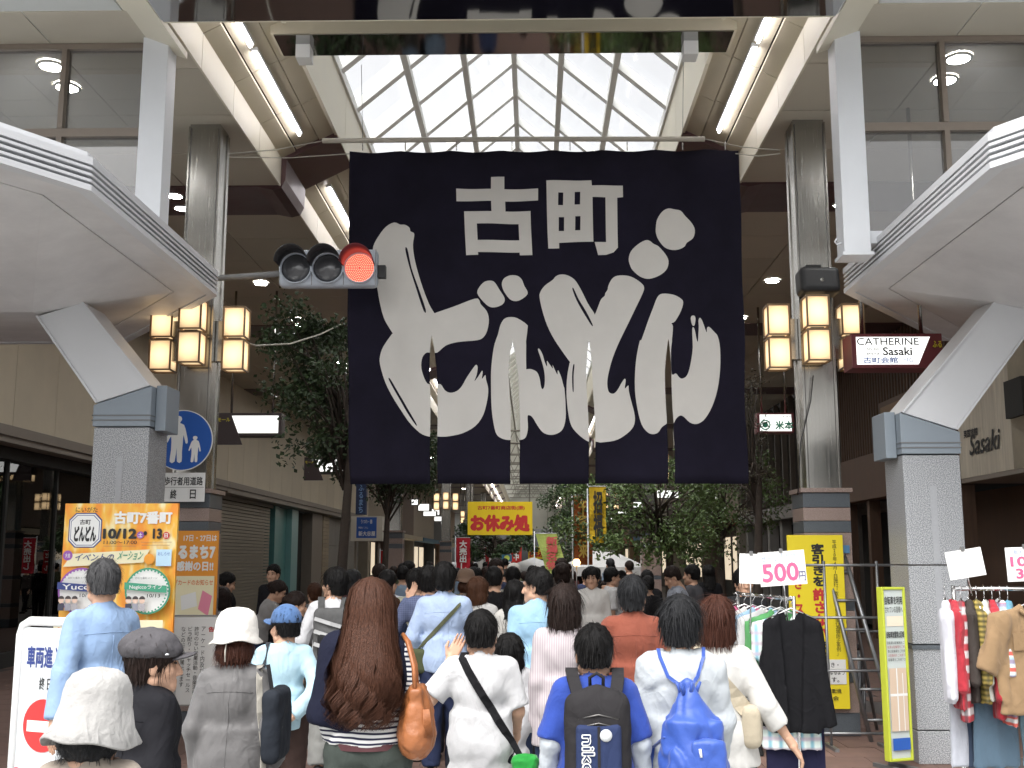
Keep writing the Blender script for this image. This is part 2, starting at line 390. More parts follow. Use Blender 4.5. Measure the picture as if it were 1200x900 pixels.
def granite(name, col, dark, sc_=220):
    if name in _m: return _m[name]
    m = mat(name, col, 0.4, var=0.06, vs=2); n = m.node_tree; b = n.nodes['Principled BSDF']
    tc = n.nodes.new('ShaderNodeTexCoord'); vz = n.nodes.new('ShaderNodeTexNoise'); vz.inputs['Scale'].default_value = sc_; vz.inputs['Detail'].default_value = 3
    n.links.new(tc.outputs['Object'], vz.inputs['Vector'])
    rp = n.nodes.new('ShaderNodeMapRange'); rp.inputs['From Min'].default_value = 0.42; rp.inputs['From Max'].default_value = 0.62; n.links.new(vz.outputs[0], rp.inputs[0])
    mx = n.nodes.new('ShaderNodeMix'); mx.data_type = 'RGBA'; mx.inputs[6].default_value = (*dark, 1)
    src = b.inputs['Base Color'].links[0].from_socket; n.links.new(src, mx.inputs[7]); n.links.new(rp.outputs[0], mx.inputs[0]); n.links.new(mx.outputs[2], b.inputs['Base Color'])
    return m
M_gran = granite('grey_granite', (0.54, 0.55, 0.57), (0.17, 0.18, 0.19), 125)
M_granp = granite('pink_granite', (0.42, 0.33, 0.29), (0.20, 0.14, 0.12))
M_grand = granite('dark_granite', (0.13, 0.15, 0.17), (0.06, 0.07, 0.08))
M_tube = emit('fluorescent', (1.0, 0.95, 0.97), 7.0)
M_down = emit('downlight_glow', (0.97, 0.97, 0.97), 75.0)
M_ring = mat('downlight_ring', (0.75, 0.75, 0.75), 0.2, metal=0.8, var=0)
M_lant = emit('lantern_glow', (1.0, 0.72, 0.40), 1.0)
_n = M_lant.node_tree; _tc = _n.nodes.new('ShaderNodeTexCoord'); _ln = _n.nodes.new('ShaderNodeVectorMath'); _ln.operation = 'LENGTH'
_mr = _n.nodes.new('ShaderNodeMapRange'); _mr.inputs['From Min'].default_value = .11; _mr.inputs['From Max'].default_value = .20; _mr.inputs['To Min'].default_value = .70; _mr.inputs['To Max'].default_value = .21
_n.links.new(_tc.outputs['Object'], _ln.inputs[0]); _n.links.new(_ln.outputs['Value'], _mr.inputs[0]); _n.links.new(_mr.outputs[0], _n.nodes['Principled BSDF'].inputs['Emission Strength'])
M_lfr = mat('lantern_frame', (0.20, 0.13, 0.07), 0.5, var=0.1)
M_pane = glass('skylight_glass', (0.99, 0.99, 0.99), 0.03, 0.05, 0.12, (0.9, 0.9, 0.9))
M_gl = glass('screen_glass', (0.68, 0.68, 0.67), 0.9, 0.02, 0.10, (.6, .6, .6))
M_shopgl = glass('shop_glass', (0.55, 0.58, 0.55), 0.8, 0.01)

# ground, road, pavement
tag(MB().box(-400, 400, -300, 700, -0.5, -0.155).build('ground', M_asph), kind='structure')
tag(MB().box(-60, 60, -30, 9.35, -0.2, -0.13).build('road', M_asph), kind='structure')
for k in range(14): tag(MB().box(-6.2 + k * .95, -5.75 + k * .95, 1.5, 8.6, -.129, -.126).build('crosswalk_bounce_stripe', mat('road_paint', (.72, .72, .70), .7, var=.15, vs=6)), kind='structure')  # out-of-view crosswalk stripes, added to bounce light up under the canopies
kb = tag(MB().box(-60, 60, 9.35, 9.52, -0.2, 0.0).build('kerb', mat('kerbstone', (0.4, 0.39, 0.37), 0.8, var=0.15, bump=0.2), bev=0.012), kind='structure')
pv = tag(MB().box(-8.9, 8.9, 9.521, 131, -0.2, -0.006).build('pavement', M_grout), kind='structure')
tag(MB().box(-60, -8.901, 9.521, 14, -0.2, -0.006).build('pavement', M_grout), kind='structure')
tag(MB().box(8.901, 60, 9.521, 14, -0.2, -0.006).build('pavement', M_grout), kind='structure')
tl = MB().box(-0.246, 0.246, -0.246, 0.246, -0.03, 0).mesh('paving_tile', M_tile)
cnt = 0
for j in range(17):
    for i in range(17):
        if cnt >= 288: break
        x = -4.2 + i * 0.5 + (0.25 if j % 2 else 0); link('paving_tile', tl, pv, (x, 9.8 + j * 0.5, random.uniform(-0.001, 0.002))); cnt += 1
rest = MB()
for j in range(44):
    for i in range(-17, 17):
        x = i * 0.5 + 0.3 + (0.25 if j % 2 else 0); y = 9.8 + j * 0.5
        if -4.4 < x < 4.6 and y < 18.2: continue
        rest.box(x - .246, x + .246, y - .246, y + .246, -.03, 0)
tag(rest.build('paving_tile', M_tile, pv), kind='stuff')

# ------------------------------------------------------------------ arcade roof
HC, XF, ZF1, XS, ZS0, ZS1, ZR = 6.61, 2.99, 6.98, 2.27, 7.34, 8.25, 10.2
YE = 122.0
roof = thing('arcade_roof', 'long covered arcade roof with gabled glass skylight, cream beams and tan ceilings', 'roof')
bands = [13.9 + 8.75 * k for k in range(13)]
bays = [(9.2, 13.9)] + [(b + 1.15, min(b + 8.75, YE)) for b in bands]
YB = 41.3
def inband(y): return any(b <= y < b + 1.15 for b in bands)
# aisle ceilings, fascias and sloped ceilings, panel by panel near the camera
far = MB(); farF = MB(); farT = MB()
for bi, (b0, b1) in enumerate(bays):
    n = max(1, round((b1 - b0) / 1.3)); st = (b1 - b0) / n
    for s_ in (-1, 1):
        for j in range(n):
            y0, y1 = b0 + j * st, b0 + (j + 1) * st - 0.014
            for i in range(4):
                x0, x1 = 3.02 + i * 1.25, 3.02 + (i + 1) * 1.25 - 0.014
                if b0 < YB and y0 > 9.8: bx('ceiling_panel', M_ceil, roof, s_ * x0, s_ * x1, y0, y1, HC, HC + 0.03)
                else: far.box(s_ * x0, s_ * x1, y0, y1, HC, HC + 0.03)
            g = (farF if b0 > YB else MB())
            g.hexa([(s_ * XF, y0, HC - 0.012), (s_ * XF, y1, HC - 0.012), (s_ * 3.012, y1, HC - 0.012), (s_ * 3.012, y0, HC - 0.012)],
                   [(s_ * XF, y0, ZF1), (s_ * XF, y1, ZF1), (s_ * 3.012, y1, ZF1), (s_ * 3.012, y0, ZF1)])
            if b0 <= YB: g.build('fascia_panel', M_fascia, roof)
            for (u0, u1, dz) in ((0.0, 0.245, 0), (0.27, 0.66, 0.02), (0.685, 1.0, 0)):
                xa, xb = XF - u0 * (XF - XS), XF - u1 * (XF - XS); za, zb = ZF1 + u0 * (ZS0 - ZF1) + dz, ZF1 + u1 * (ZS0 - ZF1) + dz
                g = (farT if b0 > YB else MB())
                g.hexa([(s_ * xa, y0, za), (s_ * xa, y1, za), (s_ * xb, y1, zb), (s_ * xb, y0, zb)],
                       [(s_ * xa, y0, za + .03), (s_ * xa, y1, za + .03), (s_ * xb, y1, zb + .03), (s_ * xb, y0, zb + .03)])
                if b0 <= YB: g.build('sloped_panel', M_tan, roof)
tag(far.build('ceiling_panel', M_ceil, roof), kind='stuff'); tag(farF.build('fascia_panel', M_fascia, roof), kind='stuff'); tag(farT.build('sloped_panel', M_tan, roof), kind='stuff')
for s_ in (-1, 1):
    # backing slab and clerestory upstand
    MB().box(s_ * 3.03, s_ * 9.5, 9.2, YE, HC + 0.06, HC + 0.3).build('roof_slab', M_ceilback, roof)
    MB().hexa([(s_ * 3.06, 9.2, ZF1 + .10), (s_ * 3.06, YE, ZF1 + .10), (s_ * XS, YE, ZS0 + .10), (s_ * XS, 9.2, ZS0 + .10)],
              [(s_ * 3.06, 9.2, ZF1 + .3), (s_ * 3.06, YE, ZF1 + .3), (s_ * XS, YE, ZS0 + .3), (s_ * XS, 9.2, ZS0 + .3)]).build('slope_backing', M_ceilback, roof)
    for y0 in np.arange(9.2, YE, 2.62):
        bx('upstand_panel', M_fascia, roof, s_ * (XS - .012), s_ * (XS + .03), y0, min(YE, y0 + 2.605), ZS0 - .05, ZS1)
for b in bands:                                   # maroon bands that divide the bays
    for s_ in (-1, 1):
        pr = [(8.0, HC - .02), (3.3, HC - .02), (3.1, HC - .06), (2.98, HC - .03), (2.93, HC + .08), (2.92, ZF1 - .02), (XS, ZS0 - .05), (XS, ZS0 + .06), (3.0, ZF1 + .08), (3.06, HC + .05), (8.0, HC + .05)]
        MB().prism([(s_ * x, b - .03, z) for x, z in pr], (0, 1.2, 0)).build('maroon_band', M_maroon, roof)
# front header with mirror-polished undersides
bx('header_beam', M_soff, roof, -2.98, 2.98, 7.7, 9.14, 6.49, 8.4)
bx('mirror_soffit', M_mirror, roof, -2.96, 2.96, 7.72, 9.14, 6.476, 6.489)
bx('mirror_edge', M_fascia, roof, -2.96, 2.96, 9.141, 9.165, 6.476, 6.60)
bx('cross_beam', M_tan, roof, -XS - .15, XS + .15, 10.78, 11.28, 7.18, 7.36)
bx('mirror_soffit', M_mirror, roof, -XS - .12, XS + .12, 10.80, 11.28, 7.168, 7.179)
bx('cross_beam_bracket', M_white2, roof, -2.2, -2.05, 11.0, 11.2, 7.02, 7.167); bx('cross_beam_bracket', M_white2, roof, 1.9, 2.05, 11.0, 11.2, 7.02, 7.167)
bx('front_gable', M_soff, roof, -9.5, 9.5, 9.17, 9.2, 8.25, 10.6)
for s_ in (-1, 1): bx('front_gable', M_soff, roof, s_ * 3.0, s_ * 9.5, 9.17, 9.2, 6.7, 8.249)
# skylight
nR = int((YE - 11.3) / 1.3); farR = MB(); farP = MB()
half = XS; sl_len = math.hypot(half, ZR - ZS1)
pane = []
for j in range(nR + 1):
    y = 11.3 + 1.3 * j
    for s_ in (-1, 1):
        g = farR if y > 42 else MB()
        g.hexa([(s_ * half, y - .07, ZS1 - .10), (s_ * half, y + .07, ZS1 - .10), (0, y + .07, ZR - .10), (0, y - .07, ZR - .10)],
               [(s_ * half, y - .07, ZS1 + .05), (s_ * half, y + .07, ZS1 + .05), (0, y + .07, ZR + .05), (0, y - .07, ZR + .05)])
        if y <= 42: g.build('rafter', M_white2, roof)
        for i in range(3):
            u0, u1 = i / 3 + .012, (i + 1) / 3 - .012
            pt = lambda u, yy, dz: (s_ * half * (1 - u), yy, ZS1 + u * (ZR - ZS1) + dz)
            g = farP if y > 42 else MB()
            q = [(u0, y + .03), (u0, y + 1.27), (u1, y + 1.27), (u1, y + .03)]
            g.hexa([pt(u, yy, .052) for u, yy in q], [pt(u, yy, .058) for u, yy in q])
            if y <= 42: g.build('glass_pane', M_pane, roof)
tag(farR.build('rafter', M_white2, roof), kind='stuff'); tag(farP.build('glass_pane', glass('dimmed_skylight', (.75, .74, .70), .2, .1, .5, (.7, .68, .62)), roof), kind='stuff')  # far panes given a duller tint and clouding to dim the far arcade
for u in (0, 1 / 3, 2 / 3, 1):
    for s_ in ((-1, 1) if u < 1 else (1,)):
        x, z = s_ * half * (1 - u), ZS1 + u * (ZR - ZS1); bx('purlin', M_white2, roof, x - .045, x + .045, 11.3, YE, z - .12, z + .02)
MB().box(-3.2, 3.2, 9.2, 11.27, 8.3, 8.4).build('roof_slab', M_ceilback, roof)
tr = MB()
for k in range(9):
    y = 62 + k * 7
    for z in (8.2, 8.9): tr.tube([(-2.2, y, z), (2.2, y, z)], .05, 6)
    for i in range(6): tr.tube([(-1.8 + i * .7, y, 8.2), (-1.45 + i * .7, y, 8.9)], .03, 5); tr.tube([(-1.45 + i * .7, y, 8.9), (-1.1 + i * .7, y, 8.2)], .03, 5)
tag(tr.build('tie_truss', mat('truss_grey', (0.35, 0.34, 0.32), .5), roof), kind='stuff')
# far end of the arcade: gable over the exit
MB().box(-9, 9, YE, YE + .3, 5.0, 10.6).build('end_gable', M_soff, roof)
# front soffits beside the header
for s_ in (-1, 1):
    for i in range(5):
        for j in range(2):
            bx('soffit_panel', M_soff, roof, s_ * (3.36 + i * 1.5), s_ * (3.36 + (i + 1) * 1.5 - .012), 7.2 + j * 1.37, 7.2 + (j + 1) * 1.37 - .012, HC + .01, HC + .04)
    MB().hexa([(s_ * 2.985, 7.2, 6.485), (s_ * 2.985, 9.9, 6.485), (s_ * 3.35, 9.9, HC + .012), (s_ * 3.35, 7.2, HC + .012)],
              [(s_ * 2.985, 7.2, 6.55), (s_ * 2.985, 9.9, 6.55), (s_ * 3.35, 9.9, HC + .06), (s_ * 3.35, 7.2, HC + .06)]).build('soffit_edge', M_fascia, roof)
    MB().box(s_ * 3.0, s_ * 11, 7.2, 9.9, HC + .07, HC + .3).build('roof_slab', M_ceilback, roof)
# fluorescent battens
ORD = 'first second third fourth fifth sixth seventh eighth ninth tenth eleventh twelfth thirteenth fourteenth fifteenth sixteenth seventeenth eighteenth nineteenth twentieth'.split()
fl_y = [(8.95 + .3, 10.95), (11.07, 13.42)] + [(b + 1.55 + k * 2.4, b + 1.55 + k * 2.4 + 2.28) for b in bands for k in range(3)]
for y0, y1 in fl_y:
    if y1 > YE: continue
    for s_ in (-1, 1):
        if y0 < 60:
            f = thing('fluorescent_batten', '%s lit fluorescent batten from the front on the %s sloped ceiling' % (ORD[min(19, fl_y.index((y0, y1)))], 'left' if s_ < 0 else 'right'), 'ceiling light', (s_ * 2.66, y0, 7.143), group='battens on the %s ceiling' % ('left' if s_ < 0 else 'right'))
            bx('housing', M_white, f, -.036, .036, 0, y1 - y0, -.012, .03); MB().tube([(0, .03, -.035), (0, y1 - y0 - .03, -.035)], .019, 8).build('tube', M_tube, f)
        else: MB().tube([(s_ * 2.66, y0, 7.11), (s_ * 2.66, y1, 7.11)], .03, 5).build('tube', M_tube, roof)
# downlights of the side aisles
dn = [(4.45, 10.25), (4.5, 10.75), (4.5, 14.2), (4.55, 14.75), (4.5, 19.0), (4.5, 22.0), (4.55, 22.6), (4.5, 27.0), (4.5, 31.5), (4.5, 36), (4.5, 41), (4.5, 47), (4.5, 53), (4.5, 60), (4.5, 68), (4.5, 77)]
for x, y in dn:
    for s_ in (-1, 1):
        d = thing('downlight', '%s round downlight from the front in the %s aisle ceiling' % (ORD[dn.index((x, y))], 'left' if s_ < 0 else 'right'), 'ceiling light', (s_ * x, y, HC - .025), group='downlights of the %s aisle' % ('left' if s_ < 0 else 'right'))
        MB().lathe([(.128, .02), (.138, .0), (.125, -.010), (.108, -.008)], 24, closed=False).build('rim', M_ring, d); MB().lathe([(.108, -.004), (.06, -.012), (.0, -.014)], 24, closed=False).build('lamp', M_down, d)

# ------------------------------------------------------------------ glazed screens over the canopies
for s_ in (-1, 1):
    side = 'left' if s_ < 0 else 'right'
    g = thing('glazed_screen', 'high glazed screen with bronze bars and white end post, %s of the arcade mouth' % side, 'window wall')
    bx('end_post', M_white, g, s_ * 3.10, s_ * 3.34, 9.70, 9.94, 4.5, HC + .005, bev=.006)
    bx('post_foot', M_white, g, s_ * 3.08, s_ * 3.36, 9.68, 9.96, 4.47, 4.499)
    xs = [3.34, 4.12, 5.2, 6.3, 7.4, 8.5]
    bx('transom', M_mull, g, s_ * 3.345, s_ * 8.5, 9.80, 9.90, 5.68, 5.76); bx('head_rail', M_mull, g, s_ * 3.345, s_ * 8.5, 9.80, 9.90, 6.55, 6.605)
    bx('sill_rail', M_white, g, s_ * 3.345, s_ * 8.5, 9.78, 9.92, 4.60, 4.72, bev=.005)
    for i in range(5):
        if i: 
            bx('mullion', M_mull, g, s_ * (xs[i] - .024), s_ * (xs[i] + .024), 9.79, 9.91, 4.722, 5.678); bx('mullion', M_mull, g, s_ * (xs[i] - .024), s_ * (xs[i] + .024), 9.79, 9.91, 5.762, 6.548)
        for z0, z1 in ((4.72, 5.68), (5.76, 6.55)): bx('glass_pane', M_gl, g, s_ * (xs[i] + .03), s_ * (xs[i + 1] - .03), 9.846, 9.854, z0, z1)
    MB().tube([(s_ * 3.09, 9.75, 4.6), (s_ * 3.05, 9.75, 4.58), (s_ * 3.03, 9.75, 4.61), (s_ * 3.05, 9.75, 4.64)], .008, 6).build('rope_hook', M_white, g)

# ------------------------------------------------------------------ street canopies on granite pillars
def offset_poly(P, d):
    n = len(P); out = []
    for i in range(n):
        p0, p1, p2 = Vector(P[i - 1]), Vector(P[i]), Vector(P[(i + 1) % n])
        e1, e2 = (p1 - p0).normalized(), (p2 - p1).normalized(); n1, n2 = Vector((-e1.y, e1.x)), Vector((-e2.y, e2.x))
        b = (n1 + n2).normalized(); out.append(p1 + b * (d / max(.2, b.dot(n1))))
    return out
def canopy(s_):
    Xc = (lambda x: x) if s_ < 0 else (lambda x: 0.53 - x)
    X = Xc; Y1 = 7.65 if s_ < 0 else 7.3
    side = 'left' if s_ < 0 else 'right'
    cp = thing('street_canopy', 'white louvred street canopy on a grey granite pillar, %s of the arcade' % side, 'canopy', (0, 0, 0))
    P = [(-2.89, Y1), (-2.89, 10.9), (-4.75, 13.4), (-11.5, 13.4), (-11.5, Y1 - 1.55), (-3.9, Y1 - 1.55)]     # counter-clockwise seen from above
    zb, zt = 4.41, 4.66
    def ringpart(name, m, d0, d1, z0, z1, edges=(0, 1, 2, 4, 5), bev=0):
        A, B = offset_poly(P, d0), offset_poly(P, d1); n = len(P)
        for i in edges:
            j = (i + 1) % n
            q = [A[i], A[j], B[j], B[i]]
            MB().hexa([(X(p.x), p.y, z0) for p in q], [(X(p.x), p.y, z1) for p in q]).build(name, m, cp)
    ringpart('fascia_lip', M_canopy, 0.0, 0.10, zb, zb + .045)
    for k in range(3): ringpart('louver', M_canopy, 0.004, 0.055, zb + .068 + k * .045, zb + .088 + k * .045)
    ringpart('louver_back', M_louv, 0.075, 0.095, zb + .046, zt - .056)
    ringpart('fascia_cap', M_canopy, 0.0, 0.10, zt - .055, zt)
    # soffit: rim band, then facets falling to a keel above the strut
    ringpart('soffit_rim', M_canopy2, 0.102, 0.40, zb + .012, zb + .03)
    I = offset_poly(P, 0.412); K = Vector((-4.35, 10.0)); K2 = Vector((-11.0, 10.0)); zk = zb - .36; zi = zb + .01
    I3 = [(X(p.x), p.y, zi) for p in I]; k3 = (X(K.x), K.y, zk); k23 = (X(K2.x), K2.y, zk)
    def facet(pts):
        up = (0, 0, .03); MB().prism(pts, up).build('soffit_panel', M_canopy2, cp)
    facet([I3[0], I3[1], k3]); facet([I3[1], I3[2], k3]); facet([I3[2], I3[3], k23, k3]); facet([I3[4], I3[5], k3, k23]); facet([I3[5], I3[0], k3])
    T = offset_poly(P, 0.05); MB().prism([(X(p.x), p.y, zt + .001) for p in T], (0, 0, .05)).build('top_deck', M_canopy, cp)
    X = (lambda x: x) if s_ < 0 else (lambda x: 0.41 - x)
    dz = 0.0 if s_ < 0 else -.27          # the right pillar is a little shorter
    # pillar of granite slabs with recessed flutes
    x0, x1, y0, y1 = -3.79, -3.27, 10.2, 10.72
    for z0, z1 in ((0, .28), (.29, 1.02), (1.03, 1.72), (1.73, 2.99 + dz)):
        a = bx('granite_slab', M_gran, cp, X(x0), X(x1), y0, y1, z0, z1, bev=.006)
        if z1 > 1.1:
            xm = (x0 + x1) / 2; bx('flute', mat('flute_granite', (.36, .37, .39), .5, var=.1, vs=60), cp, X(xm - .03), X(xm + .03), y0 - .004, y0 - .001, z0 + .01, min(z1, 2.72 + dz) - .01)
    bx('pillar_band', M_grand, cp, X(x0 - .01), X(x1 + .01), y0 - .012, y1 + .01, .985, 1.022)
    # capital, sloping up to the inner side, with an upright block on the inner face
    MB().prism([(X(x0 - .01), y0 - .02, 3.0 + dz), (X(x1 + .01), y0 - .02, 3.0 + dz), (X(x1 + .01), y0 - .02, 3.38 + dz), (X(x0 - .01), y0 - .02, 3.20 + dz)], (0, .57, 0)).build('capital', M_cap, cp, bev=.006)
    for k in range(2): MB().box(X(x0 - .016), X(x1 + .016), y0 - .026, y1 + .04, 3.05 + dz + .045 * k, 3.062 + dz + .045 * k).build('capital_groove', M_louv, cp)
    bx('capital_block', M_cap, cp, X(x1 + .014), X(x1 + .115), y0 + .10, y1 - .04, 2.97 + dz, 3.40 + dz, bev=.006)
    # strut leaning outwards from pillar to canopy
    a0, a1 = Vector((x0 + .005, 0, 3.22 + dz)), Vector((x1 - .01, 0, 3.385 + dz)); la, lb = (.62, .68) if s_ < 0 else (.86, .95); dv = Vector((-.60, 0, 0)) 
    ztop = 4.06
    lo = [(X(a0.x), y0, a0.z), (X(a1.x), y0, a1.z), (X(a1.x), y1, a1.z), (X(a0.x), y1, a0.z)]
    hi = [(X(a0.x - la), y0, ztop - .01), (X(a1.x - lb), y0, ztop + .13), (X(a1.x - lb), y1, ztop + .13), (X(a0.x - la), y1, ztop - .01)]
    MB().hexa(lo, hi).build('strut', M_canopy, cp, bev=.008)
    for t0, t1 in ((.0, .04), (.96, 1.0)):
        l2 = [Vector(lo[0]).lerp(Vector(lo[1]), t) for t in (t0, t1)]; h2 = [Vector(hi[0]).lerp(Vector(hi[1]), t) for t in (t0, t1)]; e = Vector((0, -.018, 0)); z = Vector((0, .017, 0))
        MB().hexa([l2[0] + e, l2[1] + e, l2[1] + z, l2[0] + z], [h2[0] + e, h2[1] + e, h2[1] + z, h2[0] + z]).build('strut_rib', M_canopy, cp)
    return cp
canopy(-1); canopy(1)

# ------------------------------------------------------------------ steel columns
def column(s_, y, k):
    ords = ['nearest', 'second', 'third', 'fourth', 'fifth', 'sixth', 'last']
    c = thing('steel_column', '%s stainless steel arcade column on a banded granite base, %s row' % (ords[k], 'left' if s_ < 0 else 'right'), 'column', (s_ * 3.37, y, 0), group='steel columns')
    bx('shaft', M_steel, c, -.17, .17, -.17, .17, 2.52, HC - .001)
    for a in (-1, 1):
        for b in (-1, 1): bx('corner_trim', M_steel, c, a * .165, a * .182, b * .10, b * .182, 2.52, HC - .03); 
        bx('seam', M_steeldk, c, a * .150, a * .158, -.174, -.1705, 2.52, HC - .05)
    bx('cornice', M_granp, c, -.27, .27, -.27, .27, 2.47, 2.515)
    z = 2.465
    for m, h in ((M_grand, .155), (M_granp, .14), (M_grand, .12), (M_granp, .70), (M_grand, .10), (M_granp, .62), (M_grand, .10), (M_granp, .30), (M_grand, .225)):
        bx('granite_band', m, c, -.245, .245, -.245, .245, z - h + .004, z, bev=.004); z -= h
    return c
colY = [11.97 + 17.5 * k for k in range(7)]
for k, y in enumerate(colY):
    for s_ in (-1, 1): column(s_, y, k)
# paired paper-look lanterns, three pairs to a column
def lantern(x, y, z, label, side):
    l = thing('lantern', label, 'lantern', (x, y, z), group='square lanterns on the %s columns' % side)
    for k in (0, 1):
        z0 = k * .365; h = .33; a = .115
        bx('shade', M_lant, l, -a + .006, a - .006, -a + .006, a - .006, -h / 2 + .012, h / 2 - .012).location.z = z0 + h / 2
        fr = MB()
        for i in (-1, 1):
            for j in (-1, 1): fr.box(i * a - .009, i * a + .009, j * a - .009, j * a + .009, z0, z0 + h)
        for zz in (z0, z0 + h):
            for i in (-1, 1): fr.box(-a, a, i * a - .008, i * a + .008, zz - .008, zz + .008); fr.box(i * a - .008, i * a + .008, -a, a, zz - .008, zz + .008)
        fr.build('frame', M_lfr, l)
    bx('spacer', M_steeldk, l, -.07, .07, -.07, .07, .335, .36)
    return l
for k, y in enumerate(colY[:5]):
    for s_ in (-1, 1):
        side = 'left' if s_ < 0 else 'right'; od = ['nearest', 'second', 'third', 'fourth', 'fifth'][k]
        xc = s_ * 3.37
        for nm, dx, dy, dz in (('front', -.04 * s_ - .02, -.36, .02), ('inner', -s_ * .40, -.02, 0), ('outer', s_ * .40, -.02, 0)):
            l = lantern(xc + dx, y + dy, 3.82 + dz, 'pair of glowing square lanterns on the %s face of the %s %s column' % (nm, od, side), side)
            br = MB()
            if nm == 'front': br.box(-.05, .05, .11, .19, .10, .55)
            elif dx > 0: br.box(-.23, -.11, -.05, .05, .10, .55)
            else: br.box(.11, .23, -.05, .05, .10, .55)
            br.build('bracket', M_steel, l)

# ------------------------------------------------------------------ buildings on both sides
M_cream = mat('cream_wall_panel', (0.62, 0.55, 0.42), 0.6, var=0.07, vs=1.2, rnd=0.05)
M_drip = mat('wall_moulding', (0.25, 0.215, 0.18), 0.55, var=0.08)
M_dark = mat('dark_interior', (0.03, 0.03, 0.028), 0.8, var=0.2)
M_shut = mat('shutter_slat', (0.25, 0.22, 0.17), 0.5, var=0.1)
M_teal = mat('teal_frame', (0.10, 0.28, 0.27), 0.4, var=0.1)
M_brown = mat('brown_timber', (0.12, 0.07, 0.045), 0.6, var=0.25, vs=3, stretch=(6, 6, .5))
M_grey = mat('grey_render', (0.3, 0.29, 0.27), 0.8, var=0.1)
def wallpanels(b, sx, y0, y1, z0, z1, m, st=1.65):
    n = max(1, round((y1 - y0) / st)); d = (y1 - y0) / n
    for j in range(n): bx('wall_panel', m, b, sx, sx + (.05 if sx > 0 else -.05), y0 + j * d, y0 + (j + 1) * d - .012, z0, z1)
bA = thing('shop_building', 'cream panelled shop with dark glass front behind the left pillar', 'building', (0, 0, 0))
bx('core', M_dark, bA, -20, -8.06, 14.3, 30, 3.86, 9)
wallpanels(bA, -8.0, 14.3, 30, 3.87, HC - .005, M_cream)
bx('moulding', M_drip, bA, -8.06, -7.93, 14.3, 30, 3.70, 3.86); bx('moulding', M_drip, bA, -8.3, -7.98, 14.3, 30, 3.60, 3.695)
bx('shop_ceiling', M_dark, bA, -16, -8.31, 14.3, 30, 3.4, 3.59); bx('back_wall', M_grey, bA, -13.2, -13, 14.3, 30, 0, 3.39); bx('side_wall', M_dark, bA, -13, -8.4, 29.8, 29.99, 0, 3.39); bx('shop_floor', M_dark, bA, -16, -8.95, 14.3, 30, -.02, .01)
for j in range(8):
    y = 14.4 + j * 1.95; bx('mullion', M_dark, bA, -8.52, -8.44, y, y + .07, .02, 3.39)
    bx('glass_pane', M_shopgl, bA, -8.485, -8.477, y + .075, y + 1.945, .25, 3.38); bx('stall_riser', M_dark, bA, -8.55, -8.42, y + .075, y + 1.945, 0, .245)
for y in (17.4, 19.0, 21.5, 24): MB().lathe([(.10, 0), (.08, -.012), (0, -.014)], 16, (-9.4, y, 3.395), closed=False).build('spot_lamp', emit('shop_spot', (1, .93, .8), 6), bA)
shelf = thing('shelf_rack', 'black open shelf rack behind the dark glass shop front', 'shelf', (-9.3, 20.4, .01))
for z in (.4, .9, 1.35, 1.8): bx('shelf', M_dark, shelf, -.2, .2, -.7, .7, z, z + .03)
for a in (-.2, .18):
    for b in (-.7, .68): bx('upright', mat('rack_black', (.02, .02, .02), .4), shelf, a, a + .02, b, b + .02, 0, 1.85)
bB = thing('shop_building', 'cream panelled shop with closed shutter and teal frame beside the left tree', 'building')
bx('core', M_dark, bB, -20, -8.06, 30.02, 56, 3.86, 9)
wallpanels(bB, -8.0, 30.02, 56, 3.87, HC - .005, M_cream)
bx('moulding', M_drip, bB, -8.06, -7.93, 30.02, 56, 3.70, 3.86); bx('moulding', M_drip, bB, -8.5, -7.98, 30.02, 56, 3.56, 3.695)
bx('rear_wall', M_grey, bB, -9.4, -9.0, 30.02, 56, 0, 3.55)
sh = MB()
for k in range(34): bx('shutter_slat', M_shut, bB, -8.55, -8.50, 31.2, 37.2, .05 + k * .1, .135 + k * .1)
bx('shutter_box', M_drip, bB, -8.7, -8.45, 31.0, 37.4, 3.46, 3.559)
bx('door_frame', M_teal, bB, -8.75, -8.4, 37.5, 38.1, 0, 3.54); bx('glass_pane', M_teal, bB, -8.6, -8.55, 38.12, 39.9, 0, 3.54); bx('door_frame', mat('pale_teal', (.22, .42, .42), .4), bB, -8.75, -8.35, 39.92, 41, 0, 3.54)
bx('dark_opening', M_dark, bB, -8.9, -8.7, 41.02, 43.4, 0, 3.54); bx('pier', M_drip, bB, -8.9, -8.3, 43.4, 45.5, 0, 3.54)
for k in range(22): bx('tile_course', mat('buff_tile', (.36, .29, .2), .6, var=.15, rnd=.1), bB, -8.86, -8.28, 45.52, 46.9, .05 + k * .158, .195 + k * .158)
for j in range(4):
    for k in range(3): bx('wall_slab', M_grey, bB, -8.9, -8.42, 46.95 + j * 2.2, 49.13 + j * 2.2, .02 + k * 1.17, 1.175 + k * 1.17)
cols_far = [(.34, .30, .24), (.16, .12, .1), (.42, .38, .32), (.12, .13, .14), (.38, .28, .2)]
